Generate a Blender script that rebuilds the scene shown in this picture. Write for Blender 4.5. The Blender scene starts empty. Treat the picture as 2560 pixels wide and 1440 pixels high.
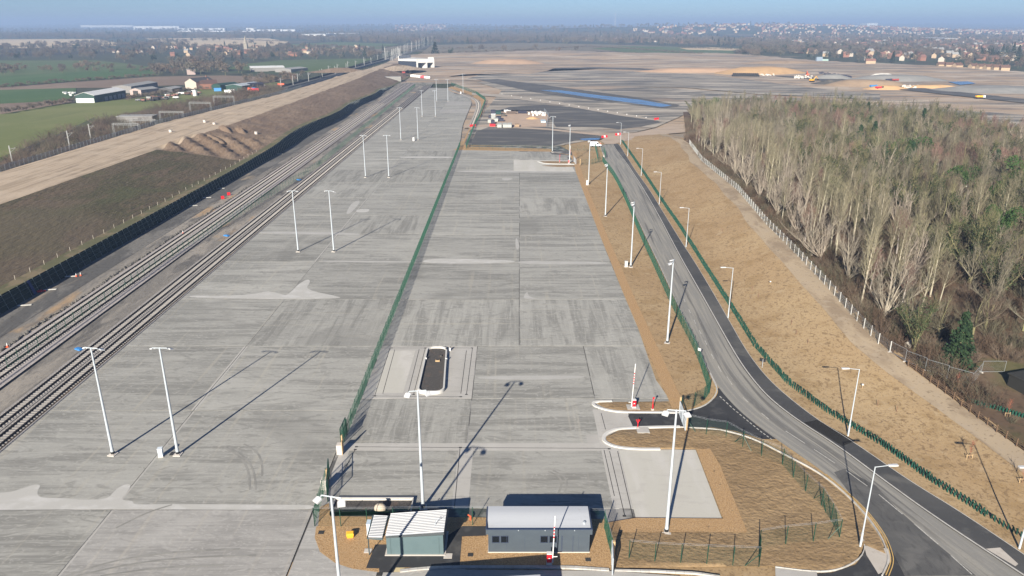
import bpy, bmesh, math, random
import numpy as np
from mathutils import Vector, Matrix, noise

# ---------------------------------------------------------------- camera, sky, sun, exposure
scene = bpy.context.scene
COL = scene.collection
CAM_H = 55.0                                   # drone height above the yard, metres
PITCH = math.atan((720 - 58) / 1860.0)
cam_data = bpy.data.cameras.new('camera')
cam = bpy.data.objects.new('camera', cam_data)
COL.objects.link(cam)
cam.location = (0, 0, CAM_H)
cam.rotation_euler = (math.pi / 2 - PITCH, 0, 0)
cam_data.sensor_width = 36.0
cam_data.lens = 36.0 * 1860 / 2560
cam_data.clip_start = 0.5
cam_data.clip_end = 80000
scene.camera = cam

SUN_EL, SUN_AZ = math.radians(24.0), math.radians(198.4)
world = bpy.data.worlds.new('World')
scene.world = world
world.use_nodes = True
wn = world.node_tree
wn.nodes.clear()
sky_n = wn.nodes.new('ShaderNodeTexSky')
sky_n.sky_type = 'NISHITA'
sky_n.sun_disc = False
sky_n.sun_elevation = SUN_EL
sky_n.sun_rotation = SUN_AZ
sky_n.altitude = 100
sky_n.air_density = 0.7
sky_n.dust_density = 0.3
sky_n.ozone_density = 1.5
bg = wn.nodes.new('ShaderNodeBackground')
bg.inputs['Strength'].default_value = 0.05
wo = wn.nodes.new('ShaderNodeOutputWorld')
tint = wn.nodes.new('ShaderNodeMix')
tint.data_type = 'RGBA'; tint.blend_type = 'MULTIPLY'
tint.inputs[0].default_value = 1.0
tint.inputs[7].default_value = (0.56, 0.72, 0.98, 1)
wn.links.new(sky_n.outputs[0], tint.inputs[6])
wn.links.new(tint.outputs[2], bg.inputs[0])
wn.links.new(bg.outputs[0], wo.inputs[0])

sun_d = bpy.data.lights.new('sun', 'SUN')
sun_d.energy = 5.0
sun_d.angle = math.radians(0.5)
sun_d.color = (1.0, 0.92, 0.79)
sun = bpy.data.objects.new('sun', sun_d)
COL.objects.link(sun)
_to = Vector((math.sin(SUN_AZ) * math.cos(SUN_EL), math.cos(SUN_AZ) * math.cos(SUN_EL), math.sin(SUN_EL)))
sun.rotation_euler = _to.to_track_quat('Z', 'Y').to_euler()
sun.location = (-60, -120, 120)

scene.view_settings.view_transform = 'Standard'
scene.view_settings.look = 'None'
scene.view_settings.gamma = 1.0
scene.view_settings.use_curve_mapping = False
scene.view_settings.exposure = 1.02
scene.render.engine = 'CYCLES'
scene.cycles.max_bounces = 5
scene.cycles.diffuse_bounces = 2
scene.cycles.glossy_bounces = 2
scene.cycles.transmission_bounces = 2
scene.cycles.transparent_max_bounces = 8
scene.cycles.volume_bounces = 0

R = random.Random(7)

# ---------------------------------------------------------------- survey: photo point -> point on the ground
_cp, _sp = math.cos(PITCH), math.sin(PITCH)
def at(px, py, z=0.0):
    """World (x, y) where the sight line through a point of the 2560x1440 photo meets height z."""
    a = (px - 1280) / 1860.0
    b = (720 - py) / 1860.0
    dy, dz = _cp + b * _sp, -_sp + b * _cp
    t = (z - CAM_H) / dz
    return (a * t, dy * t)
def ats(pts, z=0.0):
    return [at(p[0], p[1], p[2] if len(p) > 2 else z) for p in pts]
def at3(px, py, z=0.0):
    x, y = at(px, py, z)
    return Vector((x, y, z))
def lerp(a, b, t): return a + (b - a) * t
def clamp(v, a=0.0, b=1.0): return max(a, min(b, v))
def smooth(t):
    t = clamp(t)
    return t * t * (3 - 2 * t)
def interp(tab, v):
    if v <= tab[0][0]: return tab[0][1]
    for (a, p), (b, q) in zip(tab, tab[1:]):
        if v <= b: return lerp(p, q, (v - a) / (b - a))
    return tab[-1][1]
def inside(p, poly):
    x, y = p
    c = False
    j = len(poly) - 1
    for i in range(len(poly)):
        xi, yi = poly[i]; xj, yj = poly[j]
        if (yi > y) != (yj > y) and x < (xj - xi) * (y - yi) / (yj - yi) + xi: c = not c
        j = i
    return c
def sample_poly(poly, n, rng, mind=0.0):
    xs = [p[0] for p in poly]; ys = [p[1] for p in poly]
    out = []; tries = 0
    while len(out) < n and tries < n * 60:
        tries += 1
        p = (rng.uniform(min(xs), max(xs)), rng.uniform(min(ys), max(ys)))
        if not inside(p, poly): continue
        if mind and any((p[0]-q[0])**2 + (p[1]-q[1])**2 < mind*mind for q in out[-400:]): continue
        out.append(p)
    return out
def resample(pts, step):
    """Even points along a polyline, with the direction at each."""
    out = []
    L = [0.0]
    for a, b in zip(pts, pts[1:]): L.append(L[-1] + math.dist(a, b))
    n = max(1, round(L[-1] / step))
    k = 0
    for i in range(n + 1):
        s = L[-1] * i / n
        while k < len(pts) - 2 and s > L[k + 1]: k += 1
        t = (s - L[k]) / max(1e-9, L[k + 1] - L[k])
        out.append(tuple(lerp(pts[k][j], pts[k + 1][j], t) for j in range(len(pts[k]))))
    return out
def rounded(pts, it=2, closed=False):
    for _ in range(it):
        q = []
        n = len(pts)
        rng_ = range(n if closed else n - 1)
        if not closed: q.append(pts[0])
        for i in rng_:
            a, b = pts[i], pts[(i + 1) % n]
            q.append(tuple(lerp(u, v, .25) for u, v in zip(a, b)))
            q.append(tuple(lerp(u, v, .75) for u, v in zip(a, b)))
        if not closed: q.append(pts[-1])
        pts = q
    return pts
def offset_line(pts, d):
    """Offset a 2D polyline to its right by d."""
    out = []
    for i, p in enumerate(pts):
        a = pts[max(0, i - 1)]; b = pts[min(len(pts) - 1, i + 1)]
        dx, dy = b[0] - a[0], b[1] - a[1]
        l = math.hypot(dx, dy) or 1
        out.append((p[0] + dy / l * d, p[1] - dx / l * d))
    return out

# ---------------------------------------------------------------- objects, tags
def link(name, data, parent=None, loc=(0, 0, 0), rz=0.0):
    o = bpy.data.objects.new(name, data)
    COL.objects.link(o)
    o.location = loc
    if rz: o.rotation_euler = (0, 0, rz)
    if parent is not None: o.parent = parent
    return o
def tag(o, label, cat, group=None):
    o['label'] = label; o['category'] = cat
    if group: o['group'] = group
    return o
def thing(name, label, cat, loc=(0, 0, 0), rz=0.0, group=None):
    return tag(link(name, None, None, loc, rz), label, cat, group)
def structure(o, label=None):
    o['kind'] = 'structure'
    if label: o['label'] = label
    return o
def stuff(o, label=None):
    o['kind'] = 'stuff'
    if label: o['label'] = label
    return o
def dup(root, loc, rz=None, label=None, group=None, scale=None):
    r = root.copy(); COL.objects.link(r)
    r.location = loc
    if rz is not None: r.rotation_euler = (0, 0, rz)
    if scale is not None: r.scale = scale if hasattr(scale, '__len__') else (scale,) * 3
    if label: r['label'] = label
    if group: r['group'] = group
    for ch in list(root.children):
        c = ch.copy(); COL.objects.link(c); c.parent = r
        for g in list(ch.children):
            d = g.copy(); COL.objects.link(d); d.parent = c
    return r
ORD = ['first', 'second', 'third', 'fourth', 'fifth', 'sixth', 'seventh', 'eighth', 'ninth', 'tenth', 'eleventh', 'twelfth']

# ---------------------------------------------------------------- mesh builder
class MB:
    def __init__(s): s.v = []; s.f = []; s.m = []; s.uv = {}
    def face(s, pts, m=0):
        i = len(s.v)
        s.v += [tuple(p) for p in pts]
        s.f.append(tuple(range(i, i + len(pts)))); s.m.append(m)
    def box(s, c, size, rz=0.0, m=0, bevel=0, rx=0.0):
        hx, hy, hz = size[0] / 2, size[1] / 2, size[2] / 2
        M = Matrix.Rotation(rz, 3, 'Z') @ Matrix.Rotation(rx, 3, 'X')
        i = len(s.v)
        for z in (-hz, hz):
            for x, y in ((-hx, -hy), (hx, -hy), (hx, hy), (-hx, hy)):
                p = M @ Vector((x, y, z))
                s.v.append((p.x + c[0], p.y + c[1], p.z + c[2]))
        for q in ((3, 2, 1, 0), (4, 5, 6, 7), (0, 1, 5, 4), (1, 2, 6, 5), (2, 3, 7, 6), (3, 0, 4, 7)):
            s.f.append(tuple(i + k for k in q)); s.m.append(m)
    def bar(s, a, b, w, h=None, m=0):
        """Square bar between two points."""
        s.tube(a, b, w / 2 * 1.414, (h or w) / 2 * 1.414, 4, m, caps=True)
    def tube(s, a, b, r0, r1=None, n=8, m=0, caps=False):
        a, b = Vector(a), Vector(b)
        r1 = r0 if r1 is None else r1
        d = (b - a).normalized()
        u = d.orthogonal().normalized(); w = d.cross(u)
        i = len(s.v)
        for p, r in ((a, r0), (b, r1)):
            for k in range(n):
                t = 2 * math.pi * (k + .5) / n
                q = p + (u * math.cos(t) + w * math.sin(t)) * r
                s.v.append(tuple(q))
        for k in range(n):
            k2 = (k + 1) % n
            s.f.append((i + k, i + k2, i + n + k2, i + n + k)); s.m.append(m)
        if caps:
            s.f.append(tuple(i + n - 1 - k for k in range(n))); s.m.append(m)
            s.f.append(tuple(i + n + k for k in range(n))); s.m.append(m)
    def prism(s, poly, z0, z1, m=0, mtop=None, base=True):
        """Vertical prism over a 2D polygon."""
        ar = sum(p[0] * q[1] - q[0] * p[1] for p, q in zip(poly, poly[1:] + poly[:1]))
        if ar < 0: poly = poly[::-1]
        n = len(poly); i = len(s.v)
        s.v += [(p[0], p[1], z0) for p in poly] + [(p[0], p[1], z1) for p in poly]
        for k in range(n):
            k2 = (k + 1) % n
            s.f.append((i + k, i + k2, i + n + k2, i + n + k)); s.m.append(m)
        s.f.append(tuple(i + n + k for k in range(n))); s.m.append(m if mtop is None else mtop)
        if base:
            s.f.append(tuple(i + n - 1 - k for k in range(n))); s.m.append(m)
    def extr(s, prof, a, b, m=0, caps=True):
        """Profile [(u,z)] (u across, to the right of a->b) swept from a to b (2D points)."""
        dx, dy = b[0] - a[0], b[1] - a[1]
        l = math.hypot(dx, dy)
        rx, ry = dy / l, -dx / l
        i = len(s.v); n = len(prof)
        for p in (a, b):
            z = p[2] if len(p) > 2 else 0
            for u, w in prof: s.v.append((p[0] + rx * u, p[1] + ry * u, z + w))
        for k in range(n):
            k2 = (k + 1) % n
            s.f.append((i + k, i + n + k, i + n + k2, i + k2)); s.m.append(m)
        if caps:
            s.f.append(tuple(i + k for k in range(n))); s.m.append(m)
            s.f.append(tuple(i + n + n - 1 - k for k in range(n))); s.m.append(m)
    def sweep(s, prof, pts, m=0):
        """Profile swept continuously along a polyline of (x, y[, z])."""
        n = len(prof); i = len(s.v); N = len(pts)
        for k, p in enumerate(pts):
            a = pts[max(0, k - 1)]; b = pts[min(N - 1, k + 1)]
            dx, dy = b[0] - a[0], b[1] - a[1]
            l = math.hypot(dx, dy) or 1
            z = p[2] if len(p) > 2 else 0
            for u, w in prof: s.v.append((p[0] + dy / l * u, p[1] - dx / l * u, z + w))
        for k in range(N - 1):
            for j in range(n):
                j2 = (j + 1) % n
                s.f.append((i + k*n + j, i + (k+1)*n + j, i + (k+1)*n + j2, i + k*n + j2)); s.m.append(m)
    def ribbon(s, A, B, z=0.0, m=0, cross=1):
        """Strip between two polylines of equal length, with UV (u across in metres, v along in metres)."""
        i = len(s.v); N = len(A); v = 0.0
        for k in range(N):
            if k: v += math.dist(A[k][:2], A[k - 1][:2]) * .5 + math.dist(B[k][:2], B[k - 1][:2]) * .5
            for c in range(cross + 1):
                t = c / cross
                x, y = lerp(A[k][0], B[k][0], t), lerp(A[k][1], B[k][1], t)
                zz = z if len(A[k]) < 3 else lerp(A[k][2], B[k][2], t) + z
                s.uv[len(s.v)] = (t, v)
                s.v.append((x, y, zz))
        for k in range(N - 1):
            for c in range(cross):
                a = i + k * (cross + 1) + c
                s.f.append((a, a + 1, a + cross + 2, a + cross + 1)); s.m.append(m)
        # make the faces look up
        f0 = s.f[-1]
        p = [Vector(s.v[q]) for q in f0]
        if (p[1] - p[0]).cross(p[2] - p[0]).z < 0:
            for q in range(1, (N - 1) * cross + 1): s.f[-q] = s.f[-q][::-1]
    def mesh(s, name, mats):
        me = bpy.data.meshes.new(name)
        me.from_pydata(s.v, [], s.f)
        for m in (mats if isinstance(mats, (list, tuple)) else [mats]): me.materials.append(m)
        if any(s.m): me.polygons.foreach_set('material_index', s.m)
        if s.uv:
            ul = me.uv_layers.new(name='UVMap')
            li = np.empty(len(me.loops), dtype=np.int32)
            me.loops.foreach_get('vertex_index', li)
            ul.data.foreach_set('uv', np.array([s.uv.get(int(q), (0, 0)) for q in li], dtype=np.float32).ravel())
        me.update()
        return me
    def build(s, name, mats, parent=None, loc=(0, 0, 0), rz=0.0, smooth_=False):
        me = s.mesh(name, mats)
        if smooth_: me.polygons.foreach_set('use_smooth', [True] * len(me.polygons))
        return link(name, me, parent, loc, rz)

# ---------------------------------------------------------------- materials
def mat(name, col, rough=0.75, metal=0.0, spec=0.4):
    m = bpy.data.materials.new(name); m.use_nodes = True
    b = m.node_tree.nodes['Principled BSDF']
    b.inputs['Base Color'].default_value = (*col, 1)
    b.inputs['Roughness'].default_value = rough
    b.inputs['Metallic'].default_value = metal
    b.inputs['Specular IOR Level'].default_value = spec
    return m
def layered(name, base, layers=(), rough=0.9, bump=None, coord='pos', rnd=0.0, shift=0.0, spec=0.25, rnd_hue=0.0):
    """Base colour with noise layers [(scale xyz, lo, hi, colour, strength, detail, distortion)] laid over it.
    coord: 'pos' world metres, 'uv' ribbon (across 0..1, along metres), 'obj' object metres."""
    m = bpy.data.materials.new(name); m.use_nodes = True
    nt = m.node_tree; N = nt.nodes; L = nt.links
    b = N['Principled BSDF']
    b.inputs['Roughness'].default_value = rough
    b.inputs['Specular IOR Level'].default_value = spec
    if coord == 'pos': c = N.new('ShaderNodeNewGeometry').outputs['Position']
    elif coord == 'uv': c = N.new('ShaderNodeUVMap').outputs['UV']
    else: c = N.new('ShaderNodeTexCoord').outputs['Object']
    oi = None
    if rnd or shift or rnd_hue: oi = N.new('ShaderNodeObjectInfo')
    if shift:
        mu = N.new('ShaderNodeMath'); mu.operation = 'MULTIPLY'; mu.inputs[1].default_value = shift
        L.new(oi.outputs['Random'], mu.inputs[0])
        ad = N.new('ShaderNodeVectorMath'); ad.operation = 'ADD'
        L.new(c, ad.inputs[0]); L.new(mu.outputs[0], ad.inputs[1]); c = ad.outputs[0]
    def noise_n(scale, detail=4.0, dist=0.0, ro=0.55):
        sc = N.new('ShaderNodeVectorMath'); sc.operation = 'MULTIPLY'
        sc.inputs[1].default_value = scale
        L.new(c, sc.inputs[0])
        n = N.new('ShaderNodeTexNoise'); n.inputs['Scale'].default_value = 1.0
        n.inputs['Detail'].default_value = detail; n.inputs['Distortion'].default_value = dist
        n.inputs['Roughness'].default_value = ro
        L.new(sc.outputs[0], n.inputs['Vector'])
        return n.outputs['Fac']
    rgb = N.new('ShaderNodeRGB'); rgb.outputs[0].default_value = (*base, 1)
    cur = rgb.outputs[0]
    for ly in layers:
        scale, lo, hi, colr, stg = ly[:5]
        det = ly[5] if len(ly) > 5 else 4.0
        dis = ly[6] if len(ly) > 6 else 0.0
        f = noise_n(scale, det, dis)
        mr = N.new('ShaderNodeMapRange'); mr.interpolation_type = 'SMOOTHSTEP'
        mr.inputs['From Min'].default_value = lo; mr.inputs['From Max'].default_value = hi
        mr.inputs['To Min'].default_value = 0; mr.inputs['To Max'].default_value = stg
        L.new(f, mr.inputs['Value'])
        mx = N.new('ShaderNodeMix'); mx.data_type = 'RGBA'
        L.new(mr.outputs[0], mx.inputs['Factor'])
        L.new(cur, mx.inputs[6]); mx.inputs[7].default_value = (*colr, 1)
        cur = mx.outputs[2]
    if rnd or rnd_hue:
        hs = N.new('ShaderNodeHueSaturation')
        if rnd:
            mr = N.new('ShaderNodeMapRange')
            mr.inputs['To Min'].default_value = 1 - rnd; mr.inputs['To Max'].default_value = 1 + rnd
            L.new(oi.outputs['Random'], mr.inputs['Value']); L.new(mr.outputs[0], hs.inputs['Value'])
        if rnd_hue:
            wn_ = N.new('ShaderNodeTexWhiteNoise'); wn_.noise_dimensions = '1D'
            L.new(oi.outputs['Random'], wn_.inputs['W'])
            mr = N.new('ShaderNodeMapRange')
            mr.inputs['To Min'].default_value = .5 - rnd_hue; mr.inputs['To Max'].default_value = .5 + rnd_hue
            L.new(wn_.outputs['Value'], mr.inputs['Value']); L.new(mr.outputs[0], hs.inputs['Hue'])
        L.new(cur, hs.inputs['Color']); cur = hs.outputs[0]
    L.new(cur, b.inputs['Base Color'])
    if bump:
        f = noise_n(bump[0], bump[2] if len(bump) > 2 else 5.0)
        bp = N.new('ShaderNodeBump'); bp.inputs['Strength'].default_value = bump[1]
        bp.inputs['Distance'].default_value = bump[3] if len(bump) > 3 else 0.2
        L.new(f, bp.inputs['Height']); L.new(bp.outputs[0], b.inputs['Normal'])
    return m

WHITE = (0.66, 0.66, 0.645)
m_galv = layered('galvanised_steel', (0.43, 0.47, 0.50), [((1, 1, .6), .45, .6, (.37, .41, .45), .5)], rough=.5, coord='obj')
m_lamp = mat('lamp_white', (0.54, 0.55, 0.56), .5)
m_glass = mat('dark_glass', (0.010, 0.012, 0.015), .08, 0, .6)
m_green = mat('green_coated_steel', (0.012, 0.075, 0.045), .5)
m_greenpost = mat('dark_green_post', (0.010, 0.055, 0.034), .5)
m_red = mat('red_paint', (0.62, 0.012, 0.022), .45)
m_white = mat('white_paint', WHITE, .55)
m_black = mat('black_rubber', (0.015, 0.015, 0.016), .7)
m_orange = mat('orange_plastic', (0.75, 0.13, 0.05), .5)
m_blue = mat('blue_plastic', (0.05, 0.22, 0.52), .5)
m_yellow = mat('yellow_plastic', (0.75, 0.38, 0.03), .5)
m_timber = layered('timber', (0.15, 0.098, 0.062), [((3, 3, .5), .4, .65, (.09, .058, .038), .7)], coord='obj')
m_newtimber = mat('fresh_timber', (0.44, 0.31, 0.17), .8)
m_block = layered('precast_concrete', (0.52, 0.49, 0.45), [((2, 2, 2), .4, .7, (.5, .45, .4), .5)], coord='obj')
m_kerb = layered('kerb_concrete', (0.47, 0.455, 0.425), [((1.5, 1.5, 1.5), .45, .65, (.37, .345, .31), .6)], rnd=.06)
m_rail = mat('rail_steel', (0.030, 0.022, 0.019), .7)
m_sleeper = layered('concrete_sleeper', (0.31, 0.295, 0.275), [((1.3, 1.3, 1), .4, .7, (.25, .232, .212), .6)], rnd=.06)
# ================================================================ THE LIE OF THE LAND
# rough bank on the rail side: top of a steep green slope, brown bank, pale haul road, drop to the old main line
def wall_h(y): return interp([(60, 3.1), (290, 3.1), (318, 3.6), (350, 4.6), (420, 4.8), (520, 4.2), (640, 3.0), (716, .25), (760, 0)], y)
def wall_x(y): return interp([(60, -102.3), (200, -103.0), (275, -103.9), (380, -105.4), (470, -106), (715, -109.5), (990, -112)], y)
def crest_x(y): return interp([(60, -140), (330, -138), (420, -136), (700, -137), (990, -150)], y)
def fence_x(y): return interp([(60, -172), (250, -172.5), (380, -176), (540, -164), (1000, -164)], y)
def wob(y): return 1.6 * math.sin(y * .045) * smooth((y - 300) / 60) * smooth((700 - y) / 80)
def bund_prof(y):
    h = wall_h(y); xw = wall_x(y)
    top = 8.0 if y < 760 else lerp(8.0, 6.0, smooth((y - 760) / 150))
    cx, fx = crest_x(y), fence_x(y)
    t = xw - .22 * h - .3 + wob(y)
    return [(xw + .6, -.12), (xw, 0.0), (t, h), (t - 2.6, h + .35), (lerp(t - 2.6, cx, .5), lerp(h + .35, top, .55)),
            (cx, top - .25), (cx - 2, top), (lerp(cx, fx, .5), top + .15), (fx + 1, top), (fx - 4, top - 2.5), (fx - 9, .6), (fx - 14, -.16)]
def bund_z(x, y):
    pr = bund_prof(y)
    if x >= pr[0][0] or x <= pr[-1][0]: return 0.0
    for a, b in zip(pr, pr[1:]):
        if a[0] >= x >= b[0]:
            return lerp(a[1], b[1], (a[0] - x) / max(1e-6, a[0] - b[0]))
    return 0.0
# field on the wood side: rises from the young hedge to the mesh fence along the wood
HEDGE = ats([(1555, 353), (1607, 429), (1667, 520), (1700, 567), (1781, 695), (1841, 789), (1888, 866), (1969, 957), (2070, 1031), (2204, 1111), (2338, 1209), (2439, 1272), (2500, 1313), (2553, 1343)])
CREST = [(x, y, z) for (px, py, z) in [(1723, 360, 3.0), (1754, 403, 4.2), (1844, 477, 5.0), (1915, 561, 5.0), (1982, 629, 4.6), (2066, 718, 4.0), (2140, 802, 3.2), (2194, 860, 2.6), (2224, 881, 2.4), (2269, 917, 2.1), (2343, 970, 1.6), (2444, 1048, 1.2), (2560, 1131, 1.0)] for (x, y) in [at(px, py, z)]]
CREST.append((CREST[-1][0] + 5, 60, .9))
HED_T = sorted([(p[1], p[0]) for p in HEDGE] + [(55, HEDGE[-1][0] + 5)])
CRE_X = sorted([(p[1], p[0]) for p in CREST])
CRE_Z = sorted([(p[1], p[2]) for p in CREST])
def field_z(x, y):
    xh = interp(HED_T, y) + .8
    if x <= xh: return 0.0
    xc, zc = interp(CRE_X, y), interp(CRE_Z, y)
    fade = smooth((400 - y) / 45)
    return zc * smooth((x - xh) / max(4, xc - xh)) * fade
def ground_z(x, y):
    if x < -95: return bund_z(x, y)
    if x > 20: return field_z(x, y)
    return 0.0
def on(px, py, lift=0.0):
    """Point of the photo -> point on the terrain."""
    z = 0.0
    for _ in range(12):
        x, y = at(px, py, z)
        z = .5 * z + .5 * ground_z(x, y)
    x, y = at(px, py, z)
    return Vector((x, y, z + lift))
# low far ridges
def ridge(x, y):
    if y < 2600: return 0.0
    z = 46 * math.exp(-((x - 1300) / 1500) ** 2 - ((y - 5200) / 1100) ** 2)
    z += 38 * math.exp(-((x + 900) / 1400) ** 2 - ((y - 7800) / 1200) ** 2)
    z += 62 * math.exp(-((x + 4600) / 2600) ** 2 - ((y - 12500) / 1700) ** 2)
    z += 50 * math.exp(-((x - 5200) / 4200) ** 2 - ((y - 12000) / 1800) ** 2)
    z += 9 * noise.noise((x * .0007, y * .0006, 3.1)) * smooth((y - 2600) / 2500)
    return max(0, z * smooth((y - 2600) / 1200))

def grid_mesh(name, xs, ys, zf, mats, mf=None, smooth_=True):
    mb = MB()
    nx = len(xs)
    mb.v = [(x, y, zf(x, y)) for y in ys for x in xs]
    for j in range(len(ys) - 1):
        for i in range(nx - 1):
            a = j * nx + i
            mb.f.append((a, a + 1, a + nx + 1, a + nx)); mb.m.append(mf((xs[i] + xs[i + 1]) / 2, (ys[j] + ys[j + 1]) / 2) if mf else 0)
    return mb.build(name, mats, smooth_=smooth_)

# ---- materials of the land
m_plain = layered('plain_land', (0.060, 0.066, 0.036), [
    ((.0011, .0016, 0), .50, .60, (.048, .042, .030), .9), ((.0023, .004, 0), .60, .64, (.17, .14, .09), .9),
    ((.004, .006, 0), .55, .62, (.045, .075, .024), .8), ((.02, .03, 0), .5, .65, (.05, .045, .033), .6)])
m_site = layered('stripped_ground', (0.40, 0.30, 0.21), [
    ((.012, .03, .02), .48, .60, (.50, .425, .34), .8), ((.006, .02, .02), .52, .60, (.20, .175, .145), .75), ((.004, .045, .02), .50, .62, (.36, .25, .16), .6, 6, 1),
    ((.016, .10, .1), .50, .60, (.15, .135, .12), .75, 7, .8), ((.03, .16, .1), .54, .68, (.44, .385, .33), .6, 6), ((.3, .9, .3), .5, .7, (.40, .34, .27), .35, 6)], bump=((.25, .5, .5), .5, 6, .6))
m_darkstone = layered('dark_stone_platform', (0.092, 0.090, 0.089), [
    ((.012, .05, 0), .53, .68, (.27, .25, .22), .75, 7, 1.0), ((.03, .13, 0), .52, .72, (.20, .19, .17), .6, 7, .5), ((.5, 1.2, 0), .4, .7, (.10, .10, .10), .6)])
m_greystone = layered('grey_stone_platform', (0.26, 0.232, 0.195), [
    ((.010, .05, 0), .46, .58, (.46, .41, .34), .9, 7, 1.0), ((.014, .085, 0), .49, .58, (.105, .103, .10), .9, 7, .8), ((.2, .8, 0), .45, .7, (.20, .19, .17), .5), ((.008, .02, 0), .56, .66, (.36, .25, .165), .6)])
m_haul = layered('haul_road_sand', (0.44, 0.35, 0.255), [
    ((.35, .018, .1), .47, .60, (.30, .235, .165), .75, 5, .6), ((.8, .03, .1), .55, .66, (.19, .15, .11), .7, 5, .5), ((.1, .1, .1), .45, .65, (.49, .40, .30), .6), ((1.5, .9, .5), .5, .7, (.33, .26, .19), .4)],
    bump=((.6, .12, .3), .5, 5, .4))
m_bank = layered('brown_bank', (0.112, 0.088, 0.054), [
    ((.05, .03, .05), .45, .60, (.075, .070, .034), .8), ((.25, .06, .2), .50, .66, (.14, .10, .066), .7, 6, .5), ((.7, .3, .7), .54, .68, (.05, .038, .026), .65, 6), ((1.7, .9, 1.7), .55, .66, (.17, .135, .095), .6, 5), ((2.0, 1.1, 2), .56, .66, (.038, .03, .022), .7, 5), ((.035, .02, .03), .52, .60, (.085, .088, .04), .7, 5), ((.02, .01, .02), .55, .66, (.13, .10, .07), .6)],
    bump=((.9, .3, .9), .8, 6, .5))
m_tanbank = layered('turned_tan_earth', (0.195, 0.14, 0.098), [
    ((.06, .05, .06), .45, .62, (.25, .185, .13), .7), ((.35, .12, .3), .50, .66, (.16, .108, .07), .75, 6, .8), ((.9, .5, .9), .55, .70, (.10, .07, .05), .6, 6)], bump=((.5, .25, .5), .9, 6, .7))
m_strip = layered('thin_grass_strip', (0.13, 0.125, 0.065), [((.3, .1, .3), .5, .62, (.25, .19, .12), .7), ((1, 1, 1), .5, .7, (.09, .09, .045), .5)])
m_retain = layered('green_geotextile', (0.010, 0.024, 0.019), [((.2, .1, .5), .5, .65, (.018, .034, .026), .7)], rough=.85)
m_field = layered('seeded_earth_field', (0.365, 0.255, 0.14), [
    ((.03, .03, .03), .42, .62, (.415, .305, .175), .8), ((.16, .16, .16), .50, .66, (.275, .18, .083), .55, 6), ((1.5, 1.1, 1), .54, .63, (.19, .128, .07), .7, 7, .6), ((.5, .5, .5), .56, .66, (.27, .185, .095), .6, 6), ((3.2, 2.4, 2), .56, .66, (.17, .115, .062), .6, 4), ((.4, .4, .4), .60, .70, (.42, .32, .20), .6), ((5, 5, 5), .5, .75, (.22, .145, .065), .5)],
    bump=((1.6, 1.6, 1.6), .30, 6, .15))
m_clod = layered('clodded_earth', (0.27, 0.185, 0.10), [
    ((.10, .10, .1), .45, .62, (.335, .235, .13), .7), ((.5, .7, .5), .50, .66, (.19, .13, .068), .6, 6, .5), ((2.5, 2.8, 2), .54, .7, (.13, .088, .048), .5, 5), ((.06, .06, .06), .58, .68, (.20, .155, .10), .6)],
    bump=((1.7, 2.0, 1.5), .7, 6, .25))
m_pea = layered('orange_pea_gravel', (0.46, 0.295, 0.145), [
    ((7, 7, 7), .38, .62, (.20, .115, .05), .75, 3), ((14, 14, 14), .55, .66, (.62, .47, .30), .8, 2), ((.2, .2, .2), .5, .7, (.38, .24, .12), .4)], bump=((9, 9, 9), .6, 3, .04))
m_ballast = layered('grey_ballast', (0.335, 0.315, 0.30), [((3, 3, 3), .42, .62, (.19, .18, .17), .8, 4), ((6, 6, 6), .55, .66, (.46, .43, .41), .7, 3), ((.1, .03, .1), .5, .66, (.28, .25, .225), .5)], bump=((6, 6, 6), .6, 3, .06))
m_ballast2 = layered('pinkish_ballast', (0.40, 0.365, 0.345), [((3, 3, 3), .42, .62, (.25, .225, .21), .7, 4), ((6, 6, 6), .55, .66, (.50, .46, .43), .7, 3)], bump=((6, 6, 6), .6, 3, .06))
m_cess = layered('muddy_cess', (0.20, 0.185, 0.165), [
    ((.18, .035, .1), .45, .60, (.31, .28, .24), .85, 7, .6), ((.35, .08, .1), .50, .64, (.105, .10, .095), .85, 7, .8), ((.07, .03, .1), .60, .68, (.42, .28, .15), .7), ((1.2, .6, 1), .55, .7, (.13, .12, .11), .6, 6)],
    bump=((1.0, .35, 1), .7, 6, .25))
m_darkcess = layered('dark_cess', (0.105, 0.102, 0.098), [((.2, .05, .1), .48, .62, (.19, .18, .165), .8, 7, .8), ((.12, .03, .1), .6, .68, (.36, .29, .21), .6), ((1.2, .8, 1), .5, .7, (.065, .063, .06), .6, 6)], bump=((1, .6, 1), .6, 6, .2))
m_litter = layered('leaf_litter', (0.115, 0.078, 0.052), [((.15, .15, .1), .45, .62, (.16, .115, .075), .7), ((.8, .8, .8), .5, .66, (.06, .042, .03), .7, 6), ((.05, .05, .05), .58, .66, (.09, .10, .035), .6)])

# ---- the wide plain, near to far
ys = [-150, 0, 60] + [60 * 1.13 ** k for k in range(1, 47)]
xs_u = [math.sinh(u) / math.sinh(3.4) for u in np.linspace(-3.4, 3.4, 61)]
mbp = MB()
for y in ys:
    w = 900 + max(0, y) * 1.15
    for u in xs_u: mbp.v.append((u * w, y, -.9 + ridge(u * w, y)))
for j in range(len(ys) - 1):
    for i in range(60):
        a = j * 61 + i
        mbp.f.append((a, a + 1, a + 62, a + 61)); mbp.m.append(0)
structure(mbp.build('ground', m_plain, smooth_=True), 'wide flat farmland and towns reaching the hazy horizon')

def sheet(name, pts, z, m, label=None, px=True):
    mb = MB()
    P = ats(pts) if px else pts
    if sum(p[0] * q[1] - q[0] * p[1] for p, q in zip(P, P[1:] + P[:1])) < 0: P = P[::-1]
    mb.face([(x, y, z) for x, y in P])
    return structure(mb.build(name, m), label)

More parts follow.
